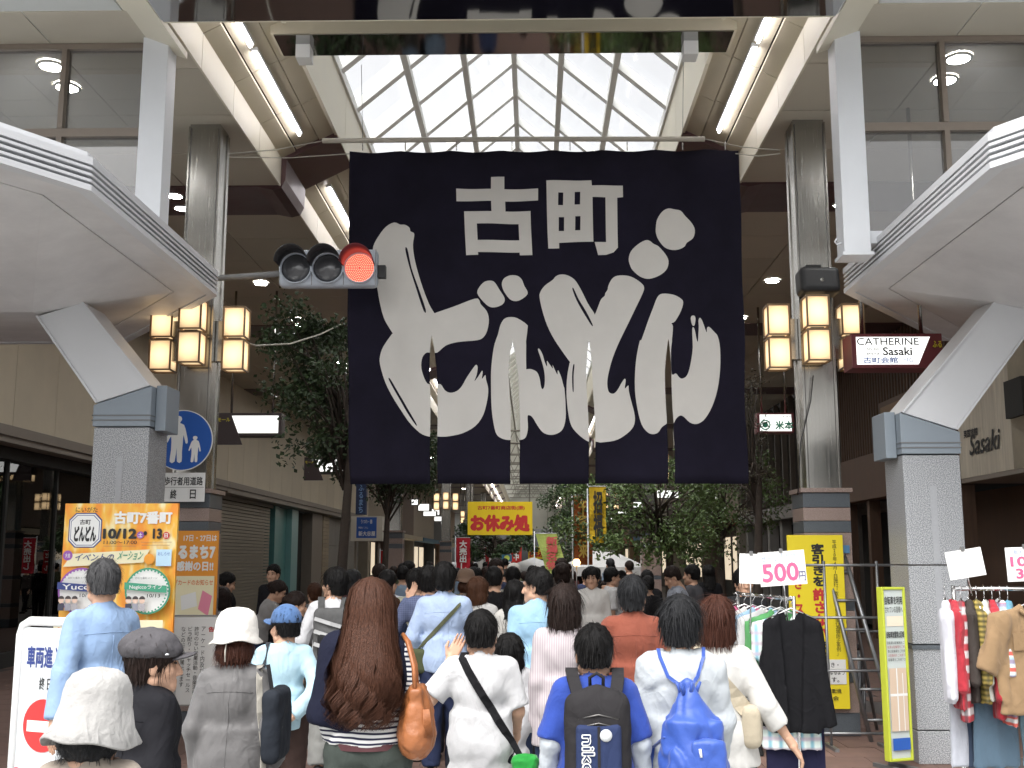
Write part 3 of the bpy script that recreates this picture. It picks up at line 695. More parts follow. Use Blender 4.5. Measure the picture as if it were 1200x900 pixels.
for s_ in (-1, 1):
    y = 56.05 if s_ < 0 else 42
    k = 0
    while y < 118:
        ln = 9 + (k * 7 % 5) * 1.7; b = thing('shop_building', '%s of the far shop fronts down the %s side of the arcade' % (['first', 'second', 'third', 'fourth', 'fifth', 'sixth', 'seventh', 'eighth', 'ninth'][min(k, 8)], 'left' if s_ < 0 else 'right'), 'building', group='far shops')
        m = mat('far_wall_%d' % (k % 5), cols_far[k % 5], .7, var=.1); x = s_ * 8.0
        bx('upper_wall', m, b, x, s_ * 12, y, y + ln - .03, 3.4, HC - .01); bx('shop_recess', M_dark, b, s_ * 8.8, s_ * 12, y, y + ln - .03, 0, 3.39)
        bx('awning', mat('awning_%d' % (k % 3), [(.35, .06, .05), (.5, .45, .35), (.1, .2, .3)][k % 3], .8), b, s_ * 7.3, s_ * 8.0, y + .4, y + ln - .5, 3.0, 3.25)
        bx('lit_window', emit('shop_glow', (1, .84, .62), .3), b, s_ * 8.70, s_ * 8.78, y + 1, y + ln - 1.5, .9, 2.7)
        for j in range(4): bx('window_bar', M_dark, b, s_ * 8.62, s_ * 8.69, y + 1 + j * (ln - 2.5) / 3, y + 1.1 + j * (ln - 2.5) / 3, .9, 2.7)
        bx('pier', m, b, s_ * 8.0, s_ * 8.79, y, y + .6, 0, 3.39)
        y += ln; k += 1
# right side
M_trav = mat('striped_travertine', (0.58, 0.53, 0.43), 0.6, var=0.22, vs=2.2, stretch=(1, 5, .35), rnd=.05)
bD = thing('shop_building', 'pale travertine clothes shop with black script lettering behind the right pillar', 'building')
for j in range(4): bx('stone_slab', M_trav, bD, 8.0, 8.3, 17.9 + j * .56, 17.9 + (j + 1) * .56 - .006, 3.2, HC - .005)
for j in range(5): bx('stone_slab', M_trav, bD, 8.35, 8.6, 14.3 + j * .71, 14.3 + (j + 1) * .71 - .006, 3.2, HC - .005)
bx('core', M_dark, bD, 8.62, 18, 14.3, 20.1, 3.6, 9); bx('soffit', M_drip, bD, 8.0, 10.4, 14.3, 20.13, 3.12, 3.195)
bx('rear_wall', mat('tan_plaster', (.30, .22, .16), .8, var=.1), bD, 10.0, 10.4, 14.3, 20.1, 0, 3.11); bx('doorway', M_dark, bD, 9.96, 9.995, 17.6, 18.6, 0, 2.5)
bx('blade_sign', M_dark, bD, 7.9, 7.99, 17.2, 17.85, 4.0, 4.6); bx('timber_post', M_brown, bD, 9.2, 9.5, 19.3, 19.7, 0, 3.11)
t_ = lettering(bD, 'Sasaki', 0, 1.25, 0, .36, flat((.02, .02, .02)), 0, bold=.015, skew=.1); t_.location = (7.985, 19.65, 3.57); t_.rotation_euler = (0, 0, R(-90))
t_ = lettering(bD, '英国旅館', 0, .62, .40, .54, flat((.02, .02, .02)), 0, bold=.03); t_.location = (7.985, 19.85, 3.50); t_.rotation_euler = (0, 0, R(-90))
bE = thing('shop_building', 'dark timber lattice shop front seen past the nearest right column', 'building')
bx('core', M_dark, bE, 8.25, 18, 20.15, 28, 3.2, 9); bx('timber_band', M_brown, bE, 7.98, 8.24, 20.15, 28, 3.35, 4.15); bx('timber_beam', M_brown, bE, 7.9, 8.24, 20.15, 28, 3.12, 3.34)
for j in range(40): bx('lattice_bar', M_brown, bE, 8.02, 8.06, 20.2 + j * .195, 20.255 + j * .195, 4.16, HC - .01)
for k in range(8): bx('lattice_rail', M_brown, bE, 8.062, 8.09, 20.16, 28, 4.3 + k * .3, 4.34 + k * .3)
bx('lattice_back', mat('paper_grey', (.16, .155, .15), .8, var=.1), bE, 8.2, 8.245, 20.16, 28, 4.16, HC - .01)
bx('sign_board', M_brown, bE, 7.9, 8.0, 21.6, 24.3, 4.0, 5.15); bx('sign_face', mat('sign_tan', (.28, .19, .12), .7, var=.1), bE, 7.88, 7.899, 21.75, 24.15, 4.12, 5.03)
t_ = lettering(bE, '古町会館', 0, 1.5, 0, .35, flat((.02, .02, .02)), 0, bold=.02); t_.location = (7.87, 23.9, 4.5); t_.rotation_euler = (0, 0, R(-90))
bx('rear_wall', M_brown, bE, 9.2, 9.5, 20.15, 28, 0, 3.11)
for j in range(5): bx('timber_post', M_brown, bE, 8.05, 8.3, 20.3 + j * 1.85, 20.5 + j * 1.85, 0, 3.11)
bF = thing('shop_building', 'grey glass-fronted building with thin vertical fins beyond the lattice shop', 'building')
bx('core', M_dark, bF, 9.6, 18, 28.03, 42, 0, 9); bx('floor_band', M_grey, bF, 7.98, 9.6, 28.03, 42, 3.0, 3.4)
for j in range(14): bx('fin', mat('fin_bronze', (.13, .11, .09), .4, var=.1), bF, 7.95, 8.1, 28.1 + j * 1.0, 28.17 + j * 1.0, 3.4, HC - .01)
for j in range(7): bx('glass_pane', M_shopgl, bF, 8.2, 8.21, 28.1 + j * 2, 30.05 + j * 2, 3.41, HC - .02)
for j in range(6): MB().tube([(9.0, 28.6 + j * 2, 5.6), (9.0, 30.1 + j * 2, 5.6)], .03, 6).build('tube', M_tube, bF)  # glowing tubes set behind the glass to imitate reflected fluorescents
for j in range(8): bx('pier', M_grey, bF, 8.2, 8.5, 28.05 + j * 1.9, 28.4 + j * 1.9, 0, 2.99)
# ================================================================== THE BANNER
YBN = 11.72
M_navy = mat('navy_cotton', (0.012, 0.0105, 0.02), 0.92, var=0.4, vs=1.3, bump=0.12, bs=160, spec=0.12)
M_dye = mat('undyed_cotton', (0.62, 0.60, 0.565), 0.9, var=0.035, vs=3, bump=0.1, bs=160, spec=0.2)
bpx = lambda px, py: (lambda p: (p.x, p.z))(at(px, py, YBN))
SL = [(505, 393), (600, 400), (690, 398), (783, 398)]          # slits: pixel x and top
slits = [(bpx(x, y)[0], bpx(x, y)[1]) for x, y in SL]
zb_ban = bpx(640, 567)[1]; xl, zt_ban = bpx(410, 178); xr = bpx(866, 178)[0]
SW = [.040, .050, .034, .036]
def sway(x, z):
    t = (zt_ban - z) / (zt_ban - zb_ban)
    return 0.020 * t * math.sin(x * 3.1 + 1) + 0.022 * t * math.sin(x * 7.3 + z * 1.1) + 0.010 * math.sin(x * 11 - z * 2.2) + 0.004 * math.sin(x * 17 + z * 2.3) * (0.3 + t) + 0.006 * math.sin(z * 5 + x)
def ban_edge(x, z):       # narrowing of the hung cloth towards the bottom on the left, flare on the right
    t = (zt_ban - z) / (zt_ban - zb_ban); u = (x - xl) / (xr - xl)
    return x + .010 * math.sin(z * 4.3 + x) * t ** .5 + (1 - u) * 0.085 * t * t - u * 0.02 * t
def cloth_cut(bm, dx=.06, dz=.25):
    def cut(co, no): bmesh.ops.bisect_plane(bm, geom=bm.verts[:] + bm.edges[:] + bm.faces[:], plane_co=co, plane_no=no, dist=1e-5)
    lo = [min(v.co[i] for v in bm.verts) for i in (0, 2)]; hi = [max(v.co[i] for v in bm.verts) for i in (0, 2)]
    for k in range(int((xr - xl) / dx) + 1):
        x = xl + .03 + k * dx
        if lo[0] < x < hi[0] and all(abs(x - s[0]) > .015 for s in slits): cut((x, 0, 0), (1, 0, 0))
    for k in range(16):
        z = zb_ban + .1 + k * dz
        if lo[1] < z < hi[1]: cut((0, 0, z), (0, 0, 1))
    for (x, z), wd in zip(slits, SW):
        if lo[0] < x < hi[0]:
            cut((x, 0, 0), (1, 0, 0)); 
            if lo[1] < z < hi[1]: cut((0, 0, z), (0, 0, 1))
            bm.edges.ensure_lookup_table()
            es = [e for e in bm.edges if abs(e.verts[0].co.x - x) < 1e-4 and abs(e.verts[1].co.x - x) < 1e-4 and max(e.verts[0].co.z, e.verts[1].co.z) <= z + 1e-4]
            if es: bmesh.ops.split_edges(bm, edges=es)
    mv = {}
    for v in bm.verts:
        for (x, z), wd in zip(slits, SW):
            if abs(v.co.x - x) < .35 and v.co.z < z:
                if abs(v.co.x - x) < 1e-4:
                    cx = sum(f.calc_center_median().x for f in v.link_faces) / max(1, len(v.link_faces)); sg = 1 if cx > x else -1
                    if v.co.z > z - 1e-4: sg = 0
                else: sg = 1 if v.co.x > x else -1
                gp = wd * min(1, ((z - v.co.z) / .35) ** .7) * (1 - min(1, abs(v.co.x - x) / .35)); mv[v] = mv.get(v, 0) + sg * gp
    for v, d in mv.items(): v.co.x += d
def place_cloth(bm, off):
    for v in bm.verts:
        x, z = v.co.x, v.co.z; v.co.x = ban_edge(x, z); v.co.y = YBN + sway(x, z) + off; v.co.z = z - .014 * abs(math.sin((x - xl) * 5.6)) * max(0, 1 - (zt_ban - z) / .5)
def px_poly(groups):
    """groups: (zoom origin x, y, factor, points in the zoomed picture)"""
    return [(ox + x / f, oy + y / f) for ox, oy, f, pts in groups for x, y in pts]
def spline(P, n=3):
    out = []; N = len(P)
    for i in range(N):
        p0, p1, p2, p3 = (Vector(P[(i + k - 1) % N]) for k in range(4))
        for k in range(n):
            t = k / n; out.append(0.5 * ((2 * p1) + (p2 - p0) * t + (2 * p0 - 5 * p1 + 4 * p2 - p3) * t * t + (3 * p1 - p0 - 3 * p2 + p3) * t ** 3))
    return out
def glyph(outer, holes=(), smooth=True):
    loops = [(spline(o) if smooth else [Vector(p) for p in o]) for o in [outer] + list(holes)]
    w_ = [[Vector((*bpx(p[0], p[1]), 0)) for p in l] for l in loops]
    tri = tessellate_polygon(w_); fl = [p for l in w_ for p in l]
    bm = bmesh.new(); vs = [bm.verts.new((p.x, 0, p.y)) for p in fl]
    for a, b, c in tri:
        try: bm.faces.new((vs[a], vs[b], vs[c]))
        except ValueError: pass
    return bm
ban = thing('noren_banner', 'huge dark navy cloth banner with big white Japanese brush lettering across the arcade mouth', 'banner')
bm = bmesh.new(); vs = [bm.verts.new(p) for p in ((xl, 0, zb_ban), (xr, 0, zb_ban), (xr, 0, zt_ban), (xl, 0, zt_ban))]; bm.faces.new(vs)
cloth_cut(bm, .06, .22); place_cloth(bm, 0)
me = bpy.data.meshes.new('banner_cloth'); bm.to_mesh(me); bm.free(); me.materials.append(M_navy); me.polygons.foreach_set('use_smooth', [True] * len(me.polygons))
co_ = link('banner_cloth', me, ban); sm_ = co_.modifiers.new('thickness', 'SOLIDIFY'); sm_.thickness = .003; sm_.offset = 1
k5 = 5.625; R1, R2, R3, R4, R5, R6, R7 = (420, 250), (420, 370), (550, 310), (560, 380), (620, 240), (700, 240), (700, 380)
Z = lambda r, *p: (r[0], r[1], k5, p)
do1 = px_poly([Z(R1, (235, 62), (275, 75), (305, 75), (335, 95), (340, 118), (362, 130), (365, 150), (355, 210), (362, 290), (385, 390), (420, 500), (460, 600), (488, 648), (497, 660), (508, 656), (620, 615), (760, 565), (790, 575), (800, 600), (840, 645), (855, 700), (845, 770), (820, 815), (780, 835), (680, 845)),
    Z(R2, (620, 180), (560, 200), (495, 245), (455, 245), (425, 275), (415, 330), (425, 390), (455, 450), (500, 455), (530, 495), (570, 512), (620, 500), (660, 465), (700, 405), (740, 350), (765, 322), (775, 340), (765, 390), (748, 430), (775, 400), (803, 362), (808, 375), (800, 415), (828, 390), (832, 420), (845, 480), (835, 550), (800, 650), (745, 725), (660, 775), (560, 797), (500, 800), (450, 795), (390, 770), (300, 690), (210, 560), (150, 440), (120, 320), (125, 260), (150, 200), (205, 125), (215, 115), (210, 105)),
    Z(R1, (160, 690), (130, 570), (118, 500), (95, 400), (88, 300), (92, 220), (130, 150), (180, 90))])
d1s = [px_poly([Z(R1, (303, 240), (330, 360), (375, 500), (425, 645), (440, 640), (395, 510), (345, 370), (318, 238))]), px_poly([Z(R2, (175, 425), (230, 530), (290, 630), (358, 718), (366, 712), (305, 620), (245, 525), (185, 418))])]
dk = [px_poly([Z(R3, (45, 190), (60, 150), (95, 115), (140, 108), (165, 125), (190, 165), (222, 215), (225, 245), (205, 268), (160, 282), (120, 275), (75, 235))]),
      px_poly([Z(R3, (208, 120), (225, 90), (265, 72), (310, 75), (340, 100), (355, 140), (377, 180), (370, 205), (330, 235), (295, 243), (260, 230), (225, 185), (210, 150))]),
      px_poly([Z(R6, (388, 150), (395, 100), (425, 50), (465, 25), (510, 30), (550, 40), (580, 75), (625, 125), (645, 170), (635, 220), (595, 250), (580, 275), (545, 293), (500, 297), (450, 280), (410, 235), (390, 190))]),
      px_poly([Z(R6, (210, 360), (225, 310), (270, 265), (320, 237), (350, 240), (375, 258), (410, 275), (455, 325), (475, 370), (465, 420), (430, 455), (380, 480), (330, 490), (280, 475), (235, 435), (218, 400))]),
      px_poly([Z(R6, (615, 750), (622, 732), (640, 730), (648, 750), (642, 790), (632, 797), (622, 785))])]
n1 = px_poly([Z(R3, (260, 348), (310, 355), (375, 395), (380, 420), (372, 500), (360, 600), (352, 680), (350, 690), (360, 689), (390, 688), (430, 705), (450, 745), (458, 800), (468, 820), (485, 800), (492, 740), (485, 680), (465, 610), (448, 560), (458, 552), (480, 590), (495, 640), (510, 670), (510, 632), (530, 660), (548, 684), (547, 660), (560, 690), (578, 725), (583, 695), (605, 740), (620, 800)),
    Z(R4, (570, 430), (572, 520), (568, 620), (545, 690), (500, 722), (450, 728), (400, 710), (360, 665), (325, 615), (300, 600), (285, 610), (287, 680), (275, 735), (250, 758), (200, 762), (150, 750), (115, 725), (95, 670), (80, 580), (78, 480), (85, 340), (95, 230), (110, 120)),
    Z(R3, (185, 460), (200, 400), (225, 360))])
do2 = px_poly([Z(R3, (595, 66), (640, 72), (690, 105), (730, 170), (775, 260), (815, 318)), Z(R5, (430, 722), (455, 660), (470, 625), (495, 600), (498, 585), (515, 560), (520, 535), (545, 490), (580, 468), (640, 468), (690, 485), (740, 520), (757, 548), (745, 590), (690, 700), (600, 890)),
    Z(R7, (100, 220), (70, 310), (55, 380), (57, 430), (70, 455), (100, 460), (130, 435), (160, 390), (183, 360), (190, 375), (183, 425), (207, 403), (210, 440), (222, 500), (240, 580), (242, 640), (220, 690), (160, 740), (90, 770), (0, 782)),
    Z(R4, (760, 780), (720, 768), (660, 725), (610, 670), (590, 590), (583, 480), (590, 370), (610, 265), (615, 250), (608, 242)), Z(R3, (620, 580), (560, 495), (510, 400), (475, 300), (457, 220), (460, 185), (490, 140), (545, 100), (565, 78))])
d2s = [px_poly([Z(R3, (674, 168), (700, 240), (745, 320), (800, 402), (808, 396), (765, 315), (715, 235), (682, 162))]), px_poly([Z(R3, (694, 665), (686, 740), (686, 830), (694, 832), (698, 740), (704, 664))])]
n2 = px_poly([Z(R6, (430, 587), (500, 595), (550, 620), (565, 645), (550, 700), (510, 770), (485, 785), (495, 805), (490, 890)), Z(R7, (480, 150), (472, 230), (475, 330), (505, 325), (530, 350), (555, 358), (590, 335), (615, 260), (630, 150), (625, 30), (640, 28), (655, 90), (665, 112), (668, 60), (670, 10)),
    Z(R6, (668, 760), (678, 742), (695, 765), (722, 838), (725, 810), (740, 803), (775, 840)), Z(R7, (795, 80), (812, 160), (818, 300), (805, 430), (770, 540), (720, 620), (680, 650), (640, 658), (600, 645), (560, 610), (530, 603), (500, 625), (480, 655), (440, 680), (410, 715), (370, 725), (330, 710), (290, 660), (265, 560), (252, 430), (258, 250), (280, 110)), Z(R6, (290, 890), (330, 770), (365, 680), (395, 610))])
K8 = lambda *p: px_poly([(520, 190, 1200 / 220, p)])
ko = K8((303, 98), (387, 96), (388, 175), (603, 170), (604, 247), (394, 252), (397, 315), (557, 313), (566, 595), (485, 595), (484, 577), (216, 577), (217, 595), (139, 596), (132, 313), (308, 316), (305, 250), (83, 250), (81, 170), (303, 174))
koh = [K8((213, 393), (481, 394), (484, 498), (216, 499))]
ma = K8((655, 120), (800, 116), (942, 118), (945, 152), (1143, 150), (1145, 225), (1108, 228), (1118, 545), (1090, 575), (1040, 592), (990, 595), (968, 512), (1042, 510), (1033, 228), (950, 226), (960, 510), (740, 515), (740, 550), (670, 551))
rc_ = lambda a, b, c, d: K8((a, b), (c, b), (c, d), (a, d))
mah = [rc_(732, 196, 764, 276), rc_(837, 191, 872, 272), rc_(738, 352, 772, 440), rc_(843, 347, 876, 437)]
for o_, h_, s__ in [(do1, d1s, True), (n1, [], True), (do2, d2s, True), (n2, [], True), (ko, koh, False), (ma, mah, False)] + [(d, [], True) for d in dk]:
    bm = glyph(o_, h_, s__); cloth_cut(bm, .06, .22); place_cloth(bm, -.007)
    me = bpy.data.meshes.new('lettering'); bm.to_mesh(me); bm.free(); me.materials.append(M_dye); me.polygons.foreach_set('use_smooth', [True] * len(me.polygons)); link('lettering', me, ban)
pol = MB().tube([at(378, 165, YBN), at(600, 163, YBN), at(826, 163, YBN)], .028, 10).build('pole', mat('bamboo_grey', (.42, .39, .33), .5, var=.15), ban)
for px in (425, 475, 535, 600, 668, 735, 800, 850):
    p = at(px, 171, YBN); ring = [(p.x, p.y + .001 + .02 * math.sin(a * .785), p.z + .05 * math.cos(a * .785)) for a in range(9)]
    MB().tube(ring, .005, 5).build('ring', M_steel, ban)
for a, b in (((378, 165), (268, 180)), ((862, 180), (914, 180)), ((412, 180), (268, 184)), ((826, 163), (914, 176))):
    p, q = at(*a, YBN), at(*b, 11.85); m_ = (p + q) / 2 - Vector((0, 0, .03)); MB().tube([p, m_, q], .006, 5).build('rope', mat('rope', (.45, .43, .38), .9), ban)
for px in (425, 800):
    p = at(px, 163, YBN); MB().tube([p, (p.x, YBN - .2, 7.17)], .004, 4).build('wire', M_steeldk, ban)

# ================================================================== TRAFFIC SIGNAL on the left column
tp = at(384, 313, 11.25)
ts = thing('traffic_light', 'horizontal traffic light showing red in front of the banner', 'traffic light', tp)
M_tl = mat('signal_grey', (.46, .50, .56), .4, var=.05); M_blk = mat('matt_black', (.012, .012, .013), .5, var=.1)
s_ = S(.0).box((0, .09, 0), (.52, .075, .205), .05); V, F = s_.mesh(.018); link('housing', npmesh('housing', V, F, M_tl, True), ts)
for i, x in enumerate((-.335, 0, .335)):
    bx('door_seam', M_steeldk, ts, x + .164, x + .170, .008, .012, -.19, .19)
    MB().lathe([(.168, 0), (.172, .05), (.160, .055), (.150, .02)], 28, (x, .015, -.01), 'y', closed=False).build('lens_rim', M_tl, ts)
    vis = MB(); pts = []
    for k in range(19):
        a = R(4) + R(172) * k / 18; pts.append((math.cos(a), math.sin(a)))
    vv = []; ff = []
    for (c, s2) in pts:
        ln = .27 + .07 * max(0, s2)
        for r_, y_ in ((.165, -.03), (.178, -ln), (.170, -ln), (.157, -.03)): vv.append((x - .0 + c * r_, y_ + .02, -.01 + s2 * r_))
    for k in range(18):
        for e in range(4): ff.append((k * 4 + e, k * 4 + (e + 1) % 4, k * 4 + 4 + (e + 1) % 4, k * 4 + 4 + e))
    vis.add(vv, ff, True); v_ = vis.build('visor', mat('visor_red' if i == 2 else 'visor_dark', (.16, .015, .02) if i == 2 else (.02, .02, .022), .4, var=.1), ts)
    if i < 2:
        MB().lathe([(.152, 0), (.13, .02), (.08, .04), (0, .05)], 28, (x, .012, -.01), 'y', closed=False).build('lens', mat('dead_lens', (.06, .06, .065), .12, var=.05, coat=1.0, bump=.3, bs=90), ts)
    else:
        _l = MB().lathe([(.152, .001), (.0, .006)], 28, (x, .012, -.01), 'y', closed=False); ln_ = _l.build('lens', emit('red_plate', (.6, .015, .012), .09), ts)
        led = MB()
        for rr in range(1, 9):
            for k in range(rr * 6):
                a = 2 * math.pi * k / (rr * 6); led.lathe([(.0058, 0), (.003, .003)], 6, (x + rr * .0178 * math.cos(a), .003, -.01 + rr * .0178 * math.sin(a)), 'y')
        tag(led.build('red_led', emit('red_led', (1, .22, .14), 1.9), ln_), kind='stuff')
bx('end_bracket', M_blk, ts, .52, .60, .04, .13, -.10, .03)
MB().tube([(-.50, .09, -.045), at(256, 326, 11.78) - tp], .032, 10).build('arm', mat('pole_grey', (.2, .2, .2), .5, var=.1), ts)

# ================================================================== SIGNS
K_ = dict(white=(.78, .78, .76), black=(.015, .015, .015), navy=(.03, .05, .2), red=(.55, .03, .03), orange=(.8, .32, .03), yellow=(.85, .68, .02), blue=(.02, .10, .42), green=(.05, .3, .18), pink=(.75, .25, .35), purple=(.3, .1, .4), cream=(.8, .74, .5), lblue=(.5, .7, .85), dorange=(.7, .16, .03))
I_ = lambda k: flat(K_[k] if isinstance(k, str) else k)
class Board:
    def __init__(s, name, label, cat, p0, p1, Y, yaw=0.0, th=.03, face='white', frame=None, z0=None, group=None, edge=None, rr=0.0, emitf=None):
        a, b = at(*p0, Y), at(*p1, Y); ym = (p0[1] + p1[1]) / 2 if p1[1] < 850 else p0[1] + 40; a.x, b.x = at(p0[0], ym, Y).x, at(p1[0], ym, Y).x; s.w, s.h = (b.x - a.x), a.z - (b.z if z0 is None else z0)
        zb_ = b.z if z0 is None else z0
        s.t = thing(name, label, cat, ((a.x + b.x) / 2, Y, zb_), yaw, group); s.k = 0
        me = emitf or (I_(face) if not isinstance(face, bpy.types.Material) else face)
        if rr:
            V, F = S(0).box((0, th / 2, s.h / 2), (s.w / 2, th / 2, s.h / 2), min(rr, th * .49)).mesh(.02)
        s.b = bx('board', me, s.t, -s.w / 2, s.w / 2, 0, th, 0, s.h, bev=.004)
        if frame:
            fw = frame[1]; f = I_(frame[0])
            for a_ in ((-s.w / 2 - fw, -s.w / 2), (s.w / 2, s.w / 2 + fw)): bx('frame', f, s.t, a_[0], a_[1], -.012, th + .012, -fw, s.h + fw, bev=.005)
            for a_ in ((-fw, 0), (s.h, s.h + fw)): bx('frame', f, s.t, -s.w / 2, s.w / 2, -.012, th + .012, a_[0], a_[1], bev=.005)
    def y(s): s.k += 1; return -.0012 * s.k - .001
    def X(s, u): return (u - .5) * s.w
    def text(s, t, u0, u1, v0, v1, col, bold=.02, vertical=False, gap=1.0, skew=0.0):   # v measured from the top
        return lettering(s.b, t, s.X(u0), s.X(u1), s.h * (1 - v1), s.h * (1 - v0), I_(col), s.y(), bold, vertical, gap, skew=skew)
    def rect(s, u0, u1, v0, v1, col, name='print', pts=None):
        y = s.y(); P = pts or [(u0, v1), (u1, v1), (u1, v0), (u0, v0)]
        V = [(s.X(u), y, s.h * (1 - v)) for u, v in P]; return link(name, npmesh(name, V, [tuple(range(len(V)))], I_(col)), s.b)
    def disc(s, u, v, r, col, r2=0.0, n=32, a0=0, a1=360, name='print', sx=1.0):
        y = s.y(); cx, cz = s.X(u), s.h * (1 - v); V = []; F = []
        for k in range(n + 1):
            a = R(a0 + (a1 - a0) * k / n); V += [(cx + r * sx * math.cos(a), y, cz + r * math.sin(a)), (cx + r2 * sx * math.cos(a), y, cz + r2 * math.sin(a))]
        for k in range(n): F.append((2 * k, 2 * k + 2, 2 * k + 3, 2 * k + 1))
        return link(name, npmesh(name, V, F, I_(col)), s.b)
    def legs(s, m, d=.25):
        for a in (-1, 1): MB().box(a * s.w * .45 - .015, a * s.w * .45 + .015, .0, .03, -s.t.location.z, 0).build('leg', m, s.t); MB().box(a * s.w * .45 - .02, a * s.w * .45 + .02, -d, d, -s.t.location.z, -s.t.location.z + .03).build('foot', m, s.t)

def mottled(name, ca, cb, cc, sc_):
    if name in _m: return _m[name]
    m = mat(name, ca, .5, var=0); n = m.node_tree; b = n.nodes['Principled BSDF']; tc = n.nodes.new('ShaderNodeTexCoord'); mp = n.nodes.new('ShaderNodeMapping'); mp.inputs['Rotation'].default_value = (0, R(20), 0); mp.inputs['Scale'].default_value = (sc_, 1, sc_ * .35)
    nz = n.nodes.new('ShaderNodeTexNoise'); nz.inputs['Scale'].default_value = 1.6; nz.inputs['Detail'].default_value = 2; n.links.new(tc.outputs['Object'], mp.inputs[0]); n.links.new(mp.outputs[0], nz.inputs['Vector'])
    cr = n.nodes.new('ShaderNodeValToRGB'); cr.color_ramp.elements[0].position = .38; cr.color_ramp.elements[0].color = (*ca, 1); cr.color_ramp.elements[1].position = .66; cr.color_ramp.elements[1].color = (*cc, 1)
    e = cr.color_ramp.elements.new(.54); e.color = (*cb, 1); n.links.new(nz.outputs[0], cr.inputs[0]); n.links.new(cr.outputs[0], b.inputs['Base Color']); return m
# event poster
p = Board('event_poster', 'tall orange and yellow event poster board in front of the left granite pillar', 'poster', (71, 590), (205, 770), 9.6, th=.04, face=mottled('orange_print', (.85, .30, .03), (.86, .48, .06), (.88, .78, .45), 6), z0=.35)
v = lambda y: (y - 590) / (2.26 - .35) * (2.26 - .35) / 256      # poster rows in photo pixels -> fraction of its height
u = lambda x: (x - 71) / 134
p.text('にいがた', u(84), u(110), v(594), v(600), 'black', .0)
oct_ = lambda x0, x1, y0, y1, c: [(u(x0 + c), v(y0)), (u(x1 - c), v(y0)), (u(x1), v(y0 + c)), (u(x1), v(y1 - c)), (u(x1 - c), v(y1)), (u(x0 + c), v(y1)), (u(x0), v(y1 - c)), (u(x0), v(y0 + c))][::-1]
p.rect(0, 0, 0, 0, 'navy', pts=oct_(77, 116, 601, 641, 8)); p.rect(0, 0, 0, 0, 'white', pts=oct_(78.2, 114.8, 602.2, 639.8, 7.6)); p.rect(0, 0, 0, 0, 'navy', pts=oct_(79.5, 113.5, 603.5, 638.5, 7.2)); p.rect(0, 0, 0, 0, 'white', pts=oct_(80.2, 112.8, 604.2, 637.8, 7))
p.text('古町', u(90), u(103), v(608.5), v(614.5), 'black', .02); p.text('どんどん', u(84), u(110), v(616), v(634), 'black', .06)
p.text('古町7番町', u(130), u(199), v(599), v(614), 'white', .05); 
p.text('10/12', u(118), u(158), v(619), v(631), 'black', .05); p.text('・13', u(166), u(188), v(619), v(631), 'black', .05)
p.disc(u(162.5), v(626.5), .03, 'purple'); p.text('土', u(160), u(165), v(624), v(629), 'white', .02); p.disc(u(193), v(627), .03, 'red'); p.text('日', u(191), u(195), v(624.5), v(629.5), 'white', .02)
p.text('11:00〜17:00', u(120), u(159), v(633), v(637), 'black', .01)
for a, b, y in ((120, 158, 639), (164, 200, 634.5), (165, 198, 638)): p.rect(u(a), u(b), v(y), v(y + .5), (.4, .2, .1))
p.rect(0, 0, 0, 0, 'cream', pts=[(u(74), v(663)), (u(168), v(658)), (u(175), v(643)), (u(84), v(648))]); p.disc(u(79), v(650), .042, 'purple'); p.text('大会', u(76), u(82), v(647.5), v(652.5), 'white', .01)
p.text('イベントの', u(87), u(132), v(648), v(656), 'navy', .01, skew=.02); p.text('メーション', u(137), u(166), v(645), v(655), 'green', .01, skew=.02); p.disc(u(175), v(654), .045, 'orange')
p.rect(u(183), u(201), v(643), v(662), 'lblue'); p.text('おしらせ', u(185), u(199), v(646), v(650), 'blue', .0)
for cx, c, tx, rc in ((97, 'purple', 'Yucca', 'navy'), (178, 'green', 'Negiccoライブ', 'green')):
    p.disc(u(cx), v(690), .195, c); p.disc(u(cx), v(690), .180, 'white')
    for k in range(36): p.disc(u(cx) + .175 / p.w * math.cos(k * .1745), v(690) - .175 / p.h * math.sin(k * .1745), .008, c, n=8)
    p.rect(0, 0, 0, 0, rc, pts=[(u(cx - 25), v(688)), (u(cx + 24), v(692)), (u(cx + 24), v(684)), (u(cx - 25), v(680))]); p.text(tx, u(cx - 19), u(cx + 19), v(682.5), v(688.5), 'white', .01)
    p.text('古町七番町ステージ', u(cx - 13), u(cx + 13), v(674), v(676.5), 'black', 0); p.text('10/13', u(cx + 2), u(cx + 17), v(693), v(697), 'black', .01)
    for k in range(3):                     # small printed figures, dark tops and pale faces
        fx = cx - 19 + k * 8; p.rect(u(fx - 3.5), u(fx + 3.5), v(704), v(712), [(.05, .05, .08), (.3, .3, .35), (.4, .38, .4)][k]); p.disc(u(fx), v(700.5), .024, (.72, .52, .42)); p.disc(u(fx), v(699), .026, (.05, .04, .04), a0=0, a1=180)
p.rect(u(75), u(200), v(722), v(760), 'cream'); p.text('いらっしゃい', u(80), u(190), v(728), v(752), 'red', .02)
